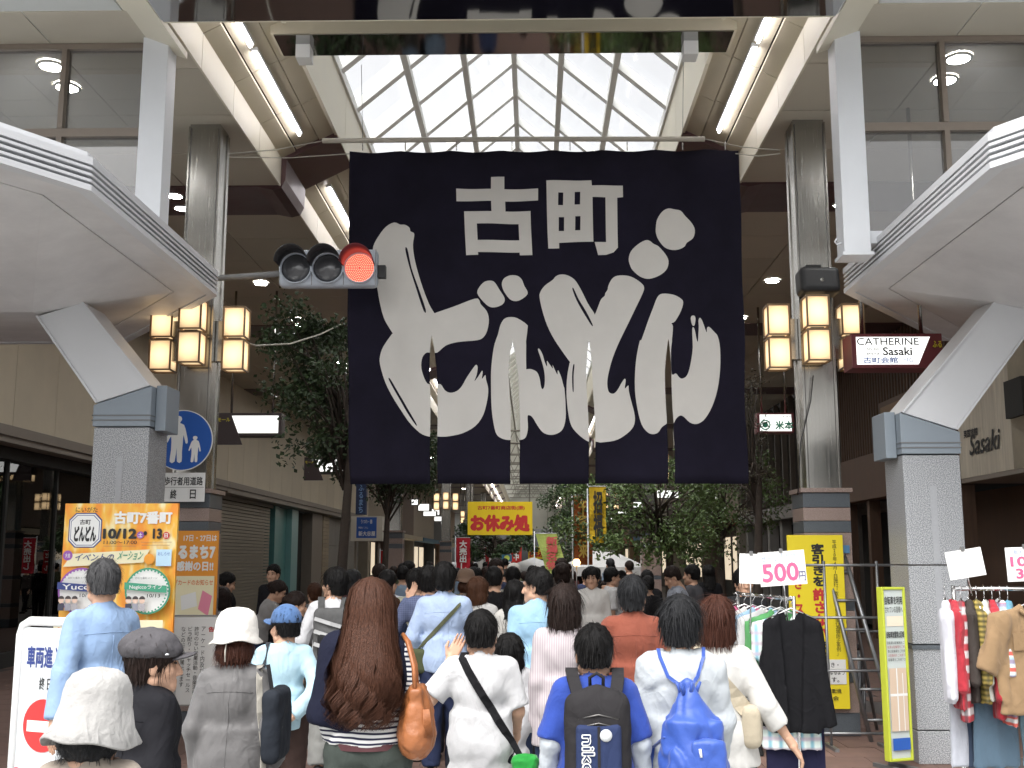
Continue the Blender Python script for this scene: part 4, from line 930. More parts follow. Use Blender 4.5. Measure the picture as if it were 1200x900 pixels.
# second poster and notice on the left column
p = Board('sale_poster', 'orange shopping district poster on the left steel column behind the event poster', 'poster', (196, 622), (253, 790), 11.62, th=.03, face=(.78, .30, .03))
p.text('17日・27日は', .28, .97, .03, .075, 'white', .02); p.text('るまち7', .18, .95, .10, .20, 'white', .06); p.text('感謝の日!!', .16, .92, .215, .285, 'white', .04)
p.rect(.06, .95, .32, .98, 'cream'); p.text('プカードのお知らせ', .12, .93, .345, .385, 'dorange', .01); p.rect(0, 0, 0, 0, 'white', pts=[(.3, .56), (.62, .53), (.58, .43), (.27, .46)]); p.rect(0, 0, 0, 0, 'pink', pts=[(.64, .55), (.85, .60), (.92, .46), (.72, .42)])
p.text('ポイント', .1, .45, .60, .64, 'red', .02); p.rect(.08, .93, .70, .705, 'dorange'); p.rect(.35, .36, .70, .95, 'dorange'); p.rect(.63, .64, .70, .95, 'dorange')
p = Board('notice_board', 'white rounded notice of vertical black writing below the orange sale poster', 'sign', (202, 722), (256, 826), 11.2, th=.02, face='white', frame=((.3, .29, .27), .012))
p.text('告', .76, .88, .12, .18, 'red', .03)
for i, (s2, a, b) in enumerate([('アーケード内及び店頭での', .12, .92), ('許可のない営業活動・音楽演奏・', .12, .92), ('ビラ配り・キャッチセールス', .12, .86), ('などの行為を禁止します', .12, .80)]): p.text(s2, .60 - i * .145, .70 - i * .145, a, b, 'black', .0, True)
p.text('古町七番町商店街振興組合', .06, .11, .45, .9, 'black', 0, True); p.legs(M_steeldk, .12)
# no entry stand
p = Board('no_entry_stand', 'white tubular stand sign with red no-entry disc at the far left', 'sign', (14, 736), (104, 900), 7.3, yaw=R(-22), th=.025, face=(.58, .61, .63), z0=.18)
fr = MB(); hw = p.w / 2 + .03; fr.tube([(-hw, .012, -.18), (-hw, .012, p.h - .05), (-hw + .02, .012, p.h + .01), (-hw + .08, .012, p.h + .04), (hw - .08, .012, p.h + .04), (hw - .02, .012, p.h + .01), (hw, .012, p.h - .05), (hw, .012, -.18)], .03, 10)
fr.build('frame', mat('white_tube', (.8, .8, .8), .35), p.t); MB().box(-hw, hw, -.2, .22, -.18, -.15).build('foot', mat('white_tube', (.8, .8, .8)), p.t)
p.text('車両進入禁止', .10, .98, .10, .22, 'navy', .03); p.text('終 日 12-18', .34, .80, .27, .34, 'black', .01)
p.disc(.44, .53, .165, 'red'); p.rect(.18, .70, .505, .565, 'white'); p.text('自転車は押して通行下さい', .14, .98, .76, .79, 'navy', .01); p.text('自転車は降りてお通り下さい', .14, .98, .81, .84, 'black', .0)
p.disc(.06, .80, .045, 'red', .034); p.text('古町通', .2, .8, .92, .96, 'black', .0)
# round pedestrian sign and its plate
pc = at(214, 516, 11.5)
ps = thing('pedestrian_sign', 'round blue pedestrian road sign of adult and child on the left column', 'sign', pc)
MB().lathe([(.285, -.008), (.285, .008)], 48, (0, 0, 0), 'y').build('disc', I_('white'), ps); MB().lathe([(.277, .0085), (.0, .0086)], 48, (0, 0, 0), 'y', closed=False).build('blue_face', I_((.01, .09, .40)), ps)
def silh(pts, sc_, ox, oz): 
    P = spline([(ox + x * sc_, oz + z * sc_) for x, z in pts], 2); tri = tessellate_polygon([[Vector((q[0], q[1], 0)) for q in P]]); return npmesh('figure', [(q[0], -.0105, q[1]) for q in P], [tuple(t) for t in tri], I_('white'))
adult = [(0, 1), (.07, .98), (.09, .91), (.05, .84), (.14, .80), (.20, .62), (.24, .42), (.19, .40), (.14, .58), (.13, .40), (.12, .2), (.12, .0), (.02, .0), (.0, .30), (-.03, .0), (-.14, .0), (-.12, .25), (-.13, .55), (-.20, .42), (-.24, .45), (-.18, .65), (-.12, .80), (-.05, .84), (-.09, .91), (-.07, .98)]
link('figure', silh(adult, .43, -.05, -.20), ps); link('figure', silh(adult, .24, .12, -.20), ps); ps.scale = (1.12, 1, 1.12)
bx('bracket', M_steeldk, ps, -.05, .05, .009, .25, -.03, .03)
p = Board('plate_sign', 'white plate reading pedestrian road below the round blue sign', 'sign', (190, 554), (240, 588), 11.56, th=.012, face='white'); p.text('歩行者用道路', .04, .95, .14, .44, 'black', .02); p.text('終', .2, .35, .58, .9, 'black', .02); p.text('日', .66, .80, .58, .9, 'black', .02); p.rect(.02, .98, .5, .51, 'black')
# yellow anti-touting sign
p = Board('warning_sign', 'tall yellow warning sign with black and red Japanese writing at the right column', 'sign', (926, 627), (992, 831), 11.66, th=.03, face=K_['yellow'])
p.text('客引きを', .42, .66, .05, .30, 'black', .05, True); p.text('許さない', .42, .66, .31, .60, 'red', .05, True); p.text('まち', .42, .66, .61, .73, 'black', .05, True)
p.text('平成20年4月1日施行『改正新潟県迷惑行為等防止条例』', .80, .88, .03, .70, 'black', .0, True, .9); p.text('客引き・スカウト', .08, .26, .10, .68, 'red', .03, True)
p.rect(.1, .95, .72, .86, 'white')
for i, t_ in enumerate(['この街が客引き・', '勧誘のない街になるよう', 'お願いします。']): p.text(t_, .16, .92 - .1 * (i != 1), .735 + i * .042, .765 + i * .042, 'black', .01)
p.text('古町地区環境', .25, .85, .885, .91, 'black', .01); p.text('整備委員会', .25, .80, .925, .95, 'black', .01)
# yellow-green bicycle notice stand
p = Board('bicycle_notice', 'slim yellow-green framed notice stand leaning in front of the right granite pillar', 'sign', (1034, 691), (1062, 890), 9.9, yaw=R(22), th=.05, face=(.55, .60, .58), frame=((.50, .56, .05), .022), z0=.10)
p.text('自転車を利用', .05, .95, .04, .09, 'black', .02); p.text('されている皆様へ', .05, .95, .10, .14, 'black', .0); p.rect(.1, .95, .16, .22, (.8, .7, .55)); p.text('自転車放置禁止区域', .05, .95, .25, .29, 'black', .02)
for k in range(5): p.text('自転車は駐輪場をご利用下さい'[k:k + 9], .06, .94, .31 + k * .025, .328 + k * .025, (.35, .1, .1) if k % 2 else 'black', 0)
p.rect(.06, .94, .47, .84, (.62, .48, .36)); p.rect(.06, .94, .62, .635, 'white'); p.rect(.4, .46, .47, .84, 'white'); p.rect(.7, .74, .5, .84, 'white'); p.rect(.06, .94, .88, .95, 'blue')
for a in (-1, 1): MB().box(a * p.w * .4 - .02, a * p.w * .4 + .02, -.15, .25, -.10, -.066).build('foot', I_((.1, .1, .1)), p.t)
# hanging light-box signs
def lightbox(px0, px1, Y, label, texts, red=False, z=None, hang=True, side=None, small=None):
    a, b = at(*px0, Y), at(*px1, Y); w_, h_ = b.x - a.x, a.z - b.z
    t = thing('lightbox_sign', label, 'sign', ((a.x + b.x) / 2, Y, b.z), group='hanging light-box signs' if not texts else None)
    fc = mat('sign_maroon' if red else 'sign_brown', (.14, .025, .03) if red else (.045, .025, .025), .4, var=.05)
    bx('housing', fc, t, -w_ / 2, w_ / 2, 0, .32, 0, h_, bev=.006)
    sx = -1 if side == 'left' else 1; lo_, hi_ = -w_ / 2 + .05, w_ / 2 - .05
    if side == 'left': P = [(lo_ + .26 * w_, .13 * h_), (hi_, .13 * h_), (hi_, .88 * h_), (lo_ + .17 * w_, .88 * h_)]
    elif side == 'right': P = [(lo_, .10 * h_), (hi_ - .22 * w_, .10 * h_), (hi_ - .08 * w_, .9 * h_), (lo_, .9 * h_)]
    else: P = [(lo_, .08 * h_), (hi_, .08 * h_), (hi_, .92 * h_), (lo_, .92 * h_)]
    link('lit_face', npmesh('lit_face', [(x, -.006, z_) for x, z_ in P] + [(x, -.001, z_) for x, z_ in P], [(0, 1, 2, 3), (7, 6, 5, 4), (0, 4, 5, 1), (1, 5, 6, 2), (2, 6, 7, 3), (3, 7, 4, 0)], emit('sign_light', (.95, .96, .93), .55)), t)
    if side == 'left':
        MB().prism([(-w_ / 2 - .02, -.03, .30 * h_ - .28), (-w_ / 2 + .40 * w_, -.03, .30 * h_ - .28), (-w_ / 2 + .20 * w_, -.03, h_), (-w_ / 2 - .02, -.03, h_)], (0, .028, 0)).build('end_flap', fc, t); lettering(t, 'モール', -w_ / 2, -w_ / 2 + .2 * w_, .62 * h_, .78 * h_, flat((.7, .6, .02)), -.034, .02)
    for (s2, u0, u1, v0, v1, c, bd) in texts: lettering(t, s2, -w_ / 2 + u0 * w_, -w_ / 2 + u1 * w_, h_ * (1 - v1), h_ * (1 - v0), I_(c), -.009, bd)
    if hang:
        for k in (-.33, .33): MB().tube([(k * w_, .15, h_), (k * w_, .15, HC - b.z)], .022, 8).build('hanger', M_steel, t)
    return t
lightbox((256, 484), (329, 511), 19.5, 'lit white sign box in brown frame hanging nearest in the left aisle', [], side='left')
lightbox((358, 536), (412, 555), 26.5, 'lit white sign box in brown frame hanging behind the left tree', [], side='left')
lightbox((997, 391), (1106, 431), 11.35, 'lit maroon-framed sign reading CATHERINE beside the nearest right column', [('CATHERINE', .06, .74, .13, .34, 'black', .005), ('旅館', .16, .30, .42, .50, 'black', 0), ('antica', .16, .30, .54, .62, 'black', .01), ('Sasaki', .34, .66, .40, .64, 'black', .02), ('古町会館', .12, .50, .69, .86, 'blue', .02), ('YFG', .56, .66, .72, .84, 'blue', 0), ('ふる', .89, .99, .22, .42, (.6, .5, .02), .03)], red=True, side='right')
lb = lightbox((887, 484), (931, 507), 21, 'lit white sign with green Japanese characters right of the banner', [('お茶・のり・茶道具', .1, .95, .12, .25, 'black', 0), ('米本', .48, .98, .40, .85, 'green', .04)], red=True)
dsc = MB().lathe([(.10, 0), (.075, .0)], 24, (-.2, -.012, .15), 'y', closed=False).build('emblem', I_('green'), lb); MB().lathe([(.055, 0), (.0, .0)], 16, (-.2, -.012, .15), 'y', closed=False).build('emblem', I_('green'), lb)
for k, (pa, pb, Y, c) in enumerate([((481, 585), (491, 592), 44, None), ((489, 590), (504, 599), 47, None), ((495, 599), (512, 605), 50, None), ((505, 596), (516, 604), 53, None), ((508, 605), (521, 611), 56, None), ((516, 609), (526, 615), 60, None), ((538, 613), (545, 619), 70, None), ((542, 616), (549, 622), 80, None)]):
    lightbox(pa, pb, Y, '%s small bright sign box in the receding row down the left aisle' % ORD[k], [])
for k, (pa, pb, Y) in enumerate([((768, 574), (797, 584), 34), ((741, 588), (760, 595), 44), ((722, 597), (735, 603), 56), ((708, 606), (718, 611), 70)]):
    lightbox(pa, pb, Y, '%s bright sign box in the receding row down the right aisle' % ORD[k], [])
# blue shop sign on the left
p = Board('shop_sign', 'cream box sign with blue panel and white writing left of the yellow banner', 'sign', (411, 605), (448, 634), 33, th=.5, face=(.55, .52, .44)); p.rect(.18, .82, .04, .88, (.02, .09, .36)); p.text('うつわ・器', .32, .68, .14, .30, 'white', .01); p.text('陶器とくらし', .25, .55, .42, .50, 'white', 0); p.text('新大谷屋', .25, .78, .60, .80, 'white', .02)
for a in (-.35, .35): MB().box(a - .03, a + .03, .2, .26, -p.t.location.z, 0).build('post', M_drip, p.t)
p = Board('blade_sign', 'dark blue vertical shop sign beside the left tree trunk', 'sign', (417, 566), (429, 603), 33.5, th=.3, face=(.015, .03, .09)); p.text('ふるまち', .25, .75, .06, .94, (.2, .35, .6), .02, True); MB().box(-.03, .03, .1, .16, p.h, HC - p.t.location.z).build('hanger', M_steel, p.t)
# yellow rest-place banners
def rest_banner(p0, p1, Y, label):
    p = Board('hanging_banner', label, 'banner', p0, p1, Y, th=.012, face=(.80, .58, .01)); p.text('古町7番町商店街(振)', .15, .88, .12, .26, 'red', .03); p.text('お休み処', .04, .96, .38, .90, 'red', .07)
    for a in (-.46, .46): MB().tube([(a * p.w, .006, p.h), (a * p.w, .006, 6.9 - p.t.location.z)], .008, 5).build('rope', M_steeldk, p.t)
rest_banner((548, 588), (624, 627), 25.5, 'bright yellow hanging banner with large red writing over the crowd')
rest_banner((619, 640), (643, 655), 52, 'small distant yellow banner with red writing above the far crowd')
# speaker on the right column
sp = at(958, 331, 11.62); t = thing('loudspeaker', 'black horn loudspeaker box on the nearest right column', 'loudspeaker', sp)
V, F = S(0).box((0, 0, 0), (.215, .12, .145), .05).mesh(.015); link('cabinet', npmesh('cabinet', V, F, M_blk, True), t, rot=(R(-8), 0, R(4)))
MB().lathe([(.022, .125), (.0, .13)], 12, (.02, 0, 0), 'y', closed=False).build('badge', M_steel, t); bx('mount', M_blk, t, -.12, .04, -.02, .2, .13, .19)
MB().tube([at(953, 440, 11.75) - sp, at(950, 470, 11.76) - sp, at(938, 520, 11.77) - sp, at(935, 580, 11.77) - sp], .006, 5).build('cable', M_blk, t)
tag(MB().tube([at(283, 400, 11.9), at(300, 405, 13), at(340, 403, 15), at(375, 392, 16.5), at(400, 380, 17)], .012, 5).build('light_cable', mat('white_cable', (.6, .58, .5), .6)), 'thin white cable looping from the left lantern towards the tree', 'cable')
# ================================================================== TREES, FLAGS, TENTS
M_bark = mat('bark', (.055, .042, .033), .9, var=.3, vs=8, bump=.6, bs=30)
def leafmat(name, col):
    m = mat(name, col, .42, var=.35, vs=9, rnd=0); return m
def tree(label, base, H, crown_c, crown_r, nleaf, lean, seed, mleaf, clumps=26, leaf=.075, gap=.55):
    rg = random.Random(seed); t = thing('street_tree', label, 'tree', base)
    tk = MB(); cz = crown_c[2]; top = Vector(crown_c)
    path = [Vector((0, 0, -.02)), Vector((lean[0] * .15, lean[1] * .15, H * .18)), Vector((lean[0] * .55, lean[1] * .4, H * .38)), Vector((lean[0], lean[1], H * .6)), top]
    tk.tube(path, [.11, .085, .07, .055, .02], 9)
    cl = []
    for k in range(clumps):
        while True:
            d = Vector((rg.uniform(-1, 1), rg.uniform(-1, 1), rg.uniform(-1, 1)))
            if .25 < d.length < 1: break
        c = top + Vector((d.x * crown_r[0], d.y * crown_r[1], d.z * crown_r[2])); cl.append((c, rg.uniform(.24, .46) * min(crown_r)))
        a = path[2].lerp(path[4], rg.uniform(.15, .9)); mid = a.lerp(c, .5) + Vector((rg.uniform(-.1, .1), rg.uniform(-.1, .1), rg.uniform(0, .2)))
        tk.tube([a, mid, c], [.028, .018, .006], 5)
    tk.build('trunk', M_bark, t)
    V = []; F = []
    for i in range(nleaf):
        c, r = cl[rg.randrange(len(cl))]
        d = Vector((rg.gauss(0, 1), rg.gauss(0, 1), rg.gauss(0, .75))).normalized() * r * (rg.random() ** .45); p = c + d
        ax = Vector((rg.gauss(0, 1), rg.gauss(0, 1), rg.gauss(-.5, .7))).normalized(); sd_ = ax.orthogonal(); sd_.rotate(Matrix.Rotation(rg.uniform(0, 6.3), 3, ax)); sd_.normalize()
        L = leaf * rg.uniform(.7, 1.35); Wd = L * .30; nn = ax.cross(sd_); n0 = len(V)
        V += [p, p + ax * L * .45 + sd_ * Wd + nn * .012, p + ax * L, p + ax * L * .45 - sd_ * Wd + nn * .012, p + ax * L * .5]
        F += [(n0, n0 + 1, n0 + 4), (n0 + 1, n0 + 2, n0 + 4), (n0 + 2, n0 + 3, n0 + 4), (n0 + 3, n0, n0 + 4)]
    link('crown', npmesh('crown', np.array([tuple(q) for q in V]), F, mleaf), t); return t
L1 = leafmat('leaf_dark', (.035, .062, .022)); L2 = leafmat('leaf_mid', (.085, .135, .04)); L3 = leafmat('leaf_far', (.045, .08, .03))
b = at(400, 690, 17.0)
tree('dark evergreen street tree left of the banner with a bent trunk', (b.x - .05, 17.0, 0), 6.2, (-.1, .2, 4.6), (1.15, 1.5, 1.5), 7500, (.16, 0), 3, L1, 40, .085)
b = at(784, 700, 20.5)
tree('bushy green street tree under the right end of the banner', (b.x, 20.5, 0), 4.6, (-.35, 0, 2.75), (1.75, 1.3, 1.05), 6500, (.05, 0), 5, L2, 46, .08)
tree('green tree behind the bushy one on the right', (at(845, 640, 25).x, 25, 0), 5, (0, 0, 3.1), (1.5, 1.2, 1.3), 4500, (0, 0), 8, L2, 34, .085)
tree('slender bare-branched tree right of the banner edge', (at(885, 640, 19).x, 19, 0), 5.2, (0, 0, 3.6), (.55, .5, 1.5), 1200, (.1, 0), 12, leafmat('leaf_dry', (.07, .06, .035)), 26, .05)
tree('far dark tree right of the arcade axis behind the green flag', (at(662, 640, 38).x + .3, 38, 0), 5, (0, 0, 3.0), (1.1, 1.1, 1.5), 6000, (0, 0), 15, L3, 30, .1)
tree('far tree under the yellow banner on the left', (at(590, 650, 40).x - .3, 40, 0), 4, (0, 0, 2.6), (1.8, 1.2, .8), 5000, (0, 0), 18, L3, 30, .1)
tree('tree on the left in front of the second column', (at(440, 650, 27).x + .2, 27, 0), 6, (0.2, 0, 4.3), (1.3, 1.2, 1.0), 6000, (.1, 0), 21, L1, 30, .09)

def nobori(px, pyt, pyb, Y, w_, col, txt, label, tilt=0.0, tcol='white'):
    a = at(px, pyt, Y); z0 = at(px, pyb, Y).z
    t = thing('flag', label, 'flag', (a.x, Y, 0)); h = a.z - z0
    MB().tube([(-w_ / 2 - .03, 0, 0), (-w_ / 2 - .03 + tilt * 0, 0, a.z + .05)], .014, 6).build('pole', M_white, t); MB().tube([(-w_ / 2 - .03, 0, a.z), (w_ / 2, 0, a.z)], .009, 5).build('top_rod', M_white, t)
    n = 14; V = []; F = []
    for k in range(n + 1):
        zz = a.z - h * k / n
        for j in range(5): V.append((-w_ / 2 + w_ * j / 4 + tilt * h * k / n, .05 * math.sin(k * .7 + j * .8) * k / n, zz))
    for k in range(n):
        for j in range(4): q = k * 5 + j; F.append((q, q + 5, q + 6, q + 1))
    link('cloth', npmesh('cloth', V, F, cloth(col)), t)
    l = lettering(t, txt, -w_ * .28, w_ * .28, z0 + .1 * h, a.z - .08 * h, I_(tcol), -.06, .04, True); 
    if tilt: l.location.x = tilt * h * .5
    return t
nobori(543, 630, 672, 34, .42, (.6, .03, .05), '大売出し', 'red flag with white writing left of the yellow banner')
nobori(605, 628, 660, 44, .42, (.62, .04, .03), '営業中', 'tall red flag just right of the yellow banner foot')
nobori(576, 640, 665, 46, .5, (.55, .03, .04), '祭り', 'small red flag below the yellow banner')
nobori(453, 645, 672, 31, .3, (.6, .03, .03), 'セール', 'red flag beside the blue shop sign on the left')
nobori(640, 625, 672, 29, .55, (.55, .68, .18), '新潟名物', 'light green leaning flag right of the yellow banner', tilt=.28, tcol=(.6, .1, .1))
nobori(683, 580, 662, 21, .34, (.42, .12, .03), '千客万来', 'tall brown-orange flag under the banner', tcol=(.7, .5, .1))
nobori(700, 570, 636, 20.2, .30, (.75, .5, .03), '招福', 'yellow flag with a red panel under the banner', tcol='black')
tf = bpy.data.objects[-1] if False else None
def tent(px, py, Y, w_, h_, label):
    c = at(px, py, Y); t = thing('tent', label, 'tent', (c.x, Y, 0)); z1 = c.z; z0 = c.z - h_
    q = [(-w_ / 2, -w_ / 2, z0), (w_ / 2, -w_ / 2, z0), (w_ / 2, w_ / 2, z0), (-w_ / 2, w_ / 2, z0)]
    MB().add(q + [(0, 0, z1)] + [(x, y, z0 - .25) for x, y, _ in q], [(0, 1, 4), (1, 2, 4), (2, 3, 4), (3, 0, 4), (0, 5, 6, 1), (1, 6, 7, 2), (2, 7, 8, 3), (3, 8, 5, 0)]).build('canvas', cloth((.75, .75, .74)), t)
    for x, y, _ in q: MB().tube([(x * .97, y * .97, 0), (x * .97, y * .97, z0)], .02, 6).build('leg', M_steel, t)
tent(625, 653, 42, 2.6, .45, 'white tent top over the far crowd'); tent(583, 645, 55, 3.0, .9, 'far white tent left of the arcade axis'); tent(706, 640, 33, 2.4, .6, 'white stall tent behind the right tree')
p = Board('blue_panel', 'small blue-green panel on a stick over the far crowd', 'sign', (588, 650), (600, 658), 36, th=.02, face=(.03, .14, .22)); p.disc(.5, .5, .09, (.5, .6, .1)); MB().tube([(0, .01, 0), (0, .01, -p.t.location.z)], .015, 6).build('pole', M_white, p.t)
p = Board('balloon_sign', 'light blue shop sign left of the red flag', 'sign', (536, 634), (541, 652), 40, th=.1, face=(.1, .4, .6)); MB().tube([(0, .05, 0), (0, .05, -p.t.location.z)], .015, 6).build('pole', M_white, p.t)
# food stall with a warm lamp on the right
c = at(690, 668, 19); t = thing('food_stall', 'wooden food stall with a warm lamp beside the standing man in white', 'stall', (c.x + .15, 19.4, 0))
bx('counter', mat('stall_wood', (.35, .22, .1), .7, var=.2), t, -.75, .75, -.3, .3, .8, .86)
for a in (-.7, .7):
    for b_ in (-.25, .25): bx('leg', M_brown, t, a - .03, a + .03, b_ - .03, b_ + .03, 0, .8)
bx('front_cloth', cloth((.2, .13, .08)), t, -.74, .74, -.32, -.305, .3, .80); MB().lathe([(.05, 0), (.07, .06), (.04, .12)], 12, (-.34, 0, 1.66)).build('lamp', emit('warm_bulb', (1, .6, .25), 2), t); MB().tube([(-.34, 0, .86), (-.34, 0, 1.66)], .012, 6).build('lamp_post', M_steeldk, t)
# ================================================================== RIGHT PAVEMENT: fence, ladder, bicycle
M_alu = mat('aluminium', (.30, .31, .32), .5, metal=1, var=.1)
f0 = at(960, 650, 11.0); t = thing('pipe_fence', 'grey pipe railing in front of the yellow warning sign', 'fence', (f0.x, 11.0, 0))
for z in (.14, .72, 1.22, 1.72): MB().tube([(-.2, 0, z), (.72, 0, z)], .013, 8).build('rail', M_alu, t)
for x in (.04, .55): MB().tube([(x, 0, 0), (x, 0, 1.76)], .014, 8).build('post', M_alu, t)
for x in (.04, .55): bx('foot', M_alu, t, x - .02, x + .02, -.2, .2, 0, .03)
l0 = at(1003, 760, 11.5); t = thing('step_ladder', 'aluminium ladder leaning behind the pipe railing', 'ladder', (l0.x, 11.5, 0), R(0))
a0, a1 = Vector((.08, -.1, 0)), Vector((-.22, .25, 1.85))
for e in (0, .28): MB().tube([a0 + Vector((e, 0, 0)), a1 + Vector((e * .75, 0, 0))], .022, 6).build('stile', M_alu, t)
for k in range(6):
    q = a0.lerp(a1, (k + .7) / 6.4); MB().tube([q, q + Vector((.28 - .07 * k / 6, 0, 0))], .016, 6).build('rung', M_alu, t)
for e in (0, .28): MB().tube([(e + .10, .7, 0), a1 + Vector((e * .75, .03, 0))], .018, 6).build('back_leg', M_alu, t)
bx('cap', mat('blue_plastic', (.08, .2, .35), .4), t, a1.x - .03, a1.x + .26, .2, .3, 1.84, 1.92)
b0 = at(1000, 830, 12.6); t = thing('bicycle', 'parked bicycle half hidden behind the pipe railing', 'bicycle', (b0.x + .1, 12.7, 0), R(70))
for x in (-.5, .52):
    MB().tube([(x + .31 * math.cos(a * .2618), 0, .335 + .31 * math.sin(a * .2618)) for a in range(25)], .018, 6).build('tyre', M_blk, t)
    w_ = MB(); w_.tube([(x + .29 * math.cos(a * .2618), 0, .335 + .29 * math.sin(a * .2618)) for a in range(25)], .009, 5)
    for k in range(14): w_.tube([(x, 0, .335), (x + .29 * math.cos(k * .449), 0, .335 + .29 * math.sin(k * .449))], .002, 3)
    w_.build('wheel', M_alu, t)
fr = MB()
for q in ([(-.5, 0, .335), (-.08, 0, .30)], [(-.08, 0, .30), (.38, 0, .72)], [(-.08, 0, .30), (-.2, 0, .78)], [(-.2, 0, .70), (.36, 0, .80)], [(-.5, 0, .335), (-.2, 0, .70)], [(.36, 0, .92), (.40, 0, .68), (.52, 0, .335)]): fr.tube(q, .016, 7)
fr.build('frame', mat('bike_paint', (.3, .32, .34), .3, metal=.6), t); MB().tube([(.2, -.27, .98), (.36, -.1, .96), (.36, .1, .96), (.2, .27, .98)], .012, 6).build('handlebar', M_alu, t)
V, F = S(.03).ell((-.25, 0, .83), (.13, .08, .035)).ell((-.12, 0, .83), (.10, .03, .025)).mesh(.012); link('saddle', npmesh('saddle', V, F, M_blk, True), t)
# ================================================================== PEOPLE
from mathutils.bvhtree import BVHTree
M_skin = mat('skin', (.50, .30, .205), .55, var=.07, vs=14, bump=.04, bs=120, spec=.35)
M_eye = mat('eye_dark', (.02, .015, .012), .15, var=0)
def hairmat(name, col, rough=.42):
    return mat('hair_' + name, col, rough, var=.62, vs=30, stretch=(6, 6, .5), bump=.5, bs=60, spec=.13, aniso=.4)
H_blk = hairmat('black', (.006, .0055, .0055)); H_grey = hairmat('grey', (.055, .055, .057)); H_br = hairmat('brown', (.055, .024, .013)); H_dkbr = hairmat('dark_brown', (.018, .011, .009)); H_red = hairmat('red_brown', (.052, .019, .012)); H_salt = hairmat('dark_grey', (.016, .0165, .018))
def rotm(yaw=0.0, pitch=0.0, roll=0.0):
    return np.array((Matrix.Rotation(yaw, 3, 'Z') @ Matrix.Rotation(pitch, 3, 'X') @ Matrix.Rotation(roll, 3, 'Y')))
def head_sdf():
    h = S(.022)
    h.ell((0, -.012, .032), (.077, .096, .098)).ell((0, .03, -.045), (.061, .066, .082)).ell((0, .068, -.102), (.027, .024, .022)).cone((-.05, .0, -.07), (.0, .065, -.10), .03, .024).cone((.05, .0, -.07), (0, .065, -.10), .03, .024)
    h.cone((0, .094, .005), (0, .112, -.042), .009, .014, k=.012).ell((-.013, .100, -.046), (.010, .011, .009), k=.01).ell((.013, .100, -.046), (.010, .011, .009), k=.01)
    h.cone((-.04, .080, .026), (.04, .080, .026), .013, .013, k=.015).ell((0, .090, -.073), (.022, .011, .006), k=.006).ell((0, .088, -.083), (.018, .011, .007), k=.006)
    for s_ in (-1, 1): h.ell((s_ * .079, -.008, -.015), (.011, .021, .034), k=.008).ell((s_ * .045, .062, -.03), (.024, .022, .022))
    h.cone((0, -.02, -.06), (0, -.035, -.19), .054, .060, sy=1.0)
    return h
_head = {}
def head_mesh(res):
    if res not in _head: _head[res] = head_sdf().mesh(res)
    return _head[res]
def hair_sdf(style, seed):
    h = S(.02)
    if style == 'short':
        h.ell((0, -.016, .038), (.090, .108, .108)).ell((0, -.062, -.03), (.068, .05, .06)); h.cut(lambda P: (P[..., 1] - .072) * .72 - (P[..., 2] - .045) * .69 + .006 * np.sin(P[..., 0] * 190)); h.cut(lambda P: -.060 - P[..., 2] + .30 * np.maximum(0, P[..., 1] + .03) + .004 * np.sin(P[..., 0] * 160))
        for s_ in (-1, 1): h.cut(lambda P, s_=s_: .034 - np.sqrt((P[..., 0] - s_ * .085) ** 2 + (P[..., 1] - .012) ** 2 * .8 + (P[..., 2] + .025) ** 2 * .6))
    elif style == 'shaggy':
        h.ell((0, -.018, .040), (.094, .111, .107)).ell((0, -.058, -.035), (.077, .056, .07)); h.cut(lambda P: (P[..., 1] - .085) * .75 - (P[..., 2] - .03) * .66 + .010 * np.sin(P[..., 0] * 120)); h.cut(lambda P: -.098 - P[..., 2] + .55 * np.maximum(0, P[..., 1] + .045) + .010 * np.sin(P[..., 0] * 130 + P[..., 1] * 80))
    elif style == 'bob':
        h.ell((0, -.018, .036), (.100, .117, .112)).ell((0, -.035, -.06), (.102, .095, .115)); h.cut(lambda P: np.minimum(P[..., 1] - .04, .20 - P[..., 2] * 1.0 - .145)); h.cut(lambda P: (P[..., 1] - .088) * .8 - (P[..., 2] - .02) * .6); h.cut(lambda P: -.150 - P[..., 2] + .008 * np.sin(P[..., 0] * 110))
    elif style == 'bun':
        h.ell((0, -.016, .036), (.090, .108, .106)).ell((0, -.115, .03), (.045, .04, .045)); h.cut(lambda P: (P[..., 1] - .070) * .72 - (P[..., 2] - .05) * .69); h.cut(lambda P: -.07 - P[..., 2] + .3 * np.maximum(0, P[..., 1] + .03))
    elif style == 'under':                       # what shows below a hat
        h.ell((0, -.03, -.03), (.094, .100, .085)); h.cut(lambda P: P[..., 1] - .03); h.cut(lambda P: -.115 - P[..., 2] + .006 * np.sin(P[..., 0] * 140))
    elif style == 'longback':
        h.ell((0, -.018, .036), (.098, .115, .112)).cone((0, -.05, -.02), (0, -.115, -.34), .095, .10, sy=.62); h.cut(lambda P: (P[..., 1] - .085) * .75 - (P[..., 2] - .03) * .66 + np.where(P[..., 2] < -.02, 0, 0)); h.cut(lambda P: np.minimum(P[..., 1] - .03, -P[..., 2] - .0)); h.cut(lambda P: -.40 - P[..., 2] + .015 * np.sin(P[..., 0] * 90))
    h.wrinkle(.007, .028, seed, (1, 1, .2)); return h
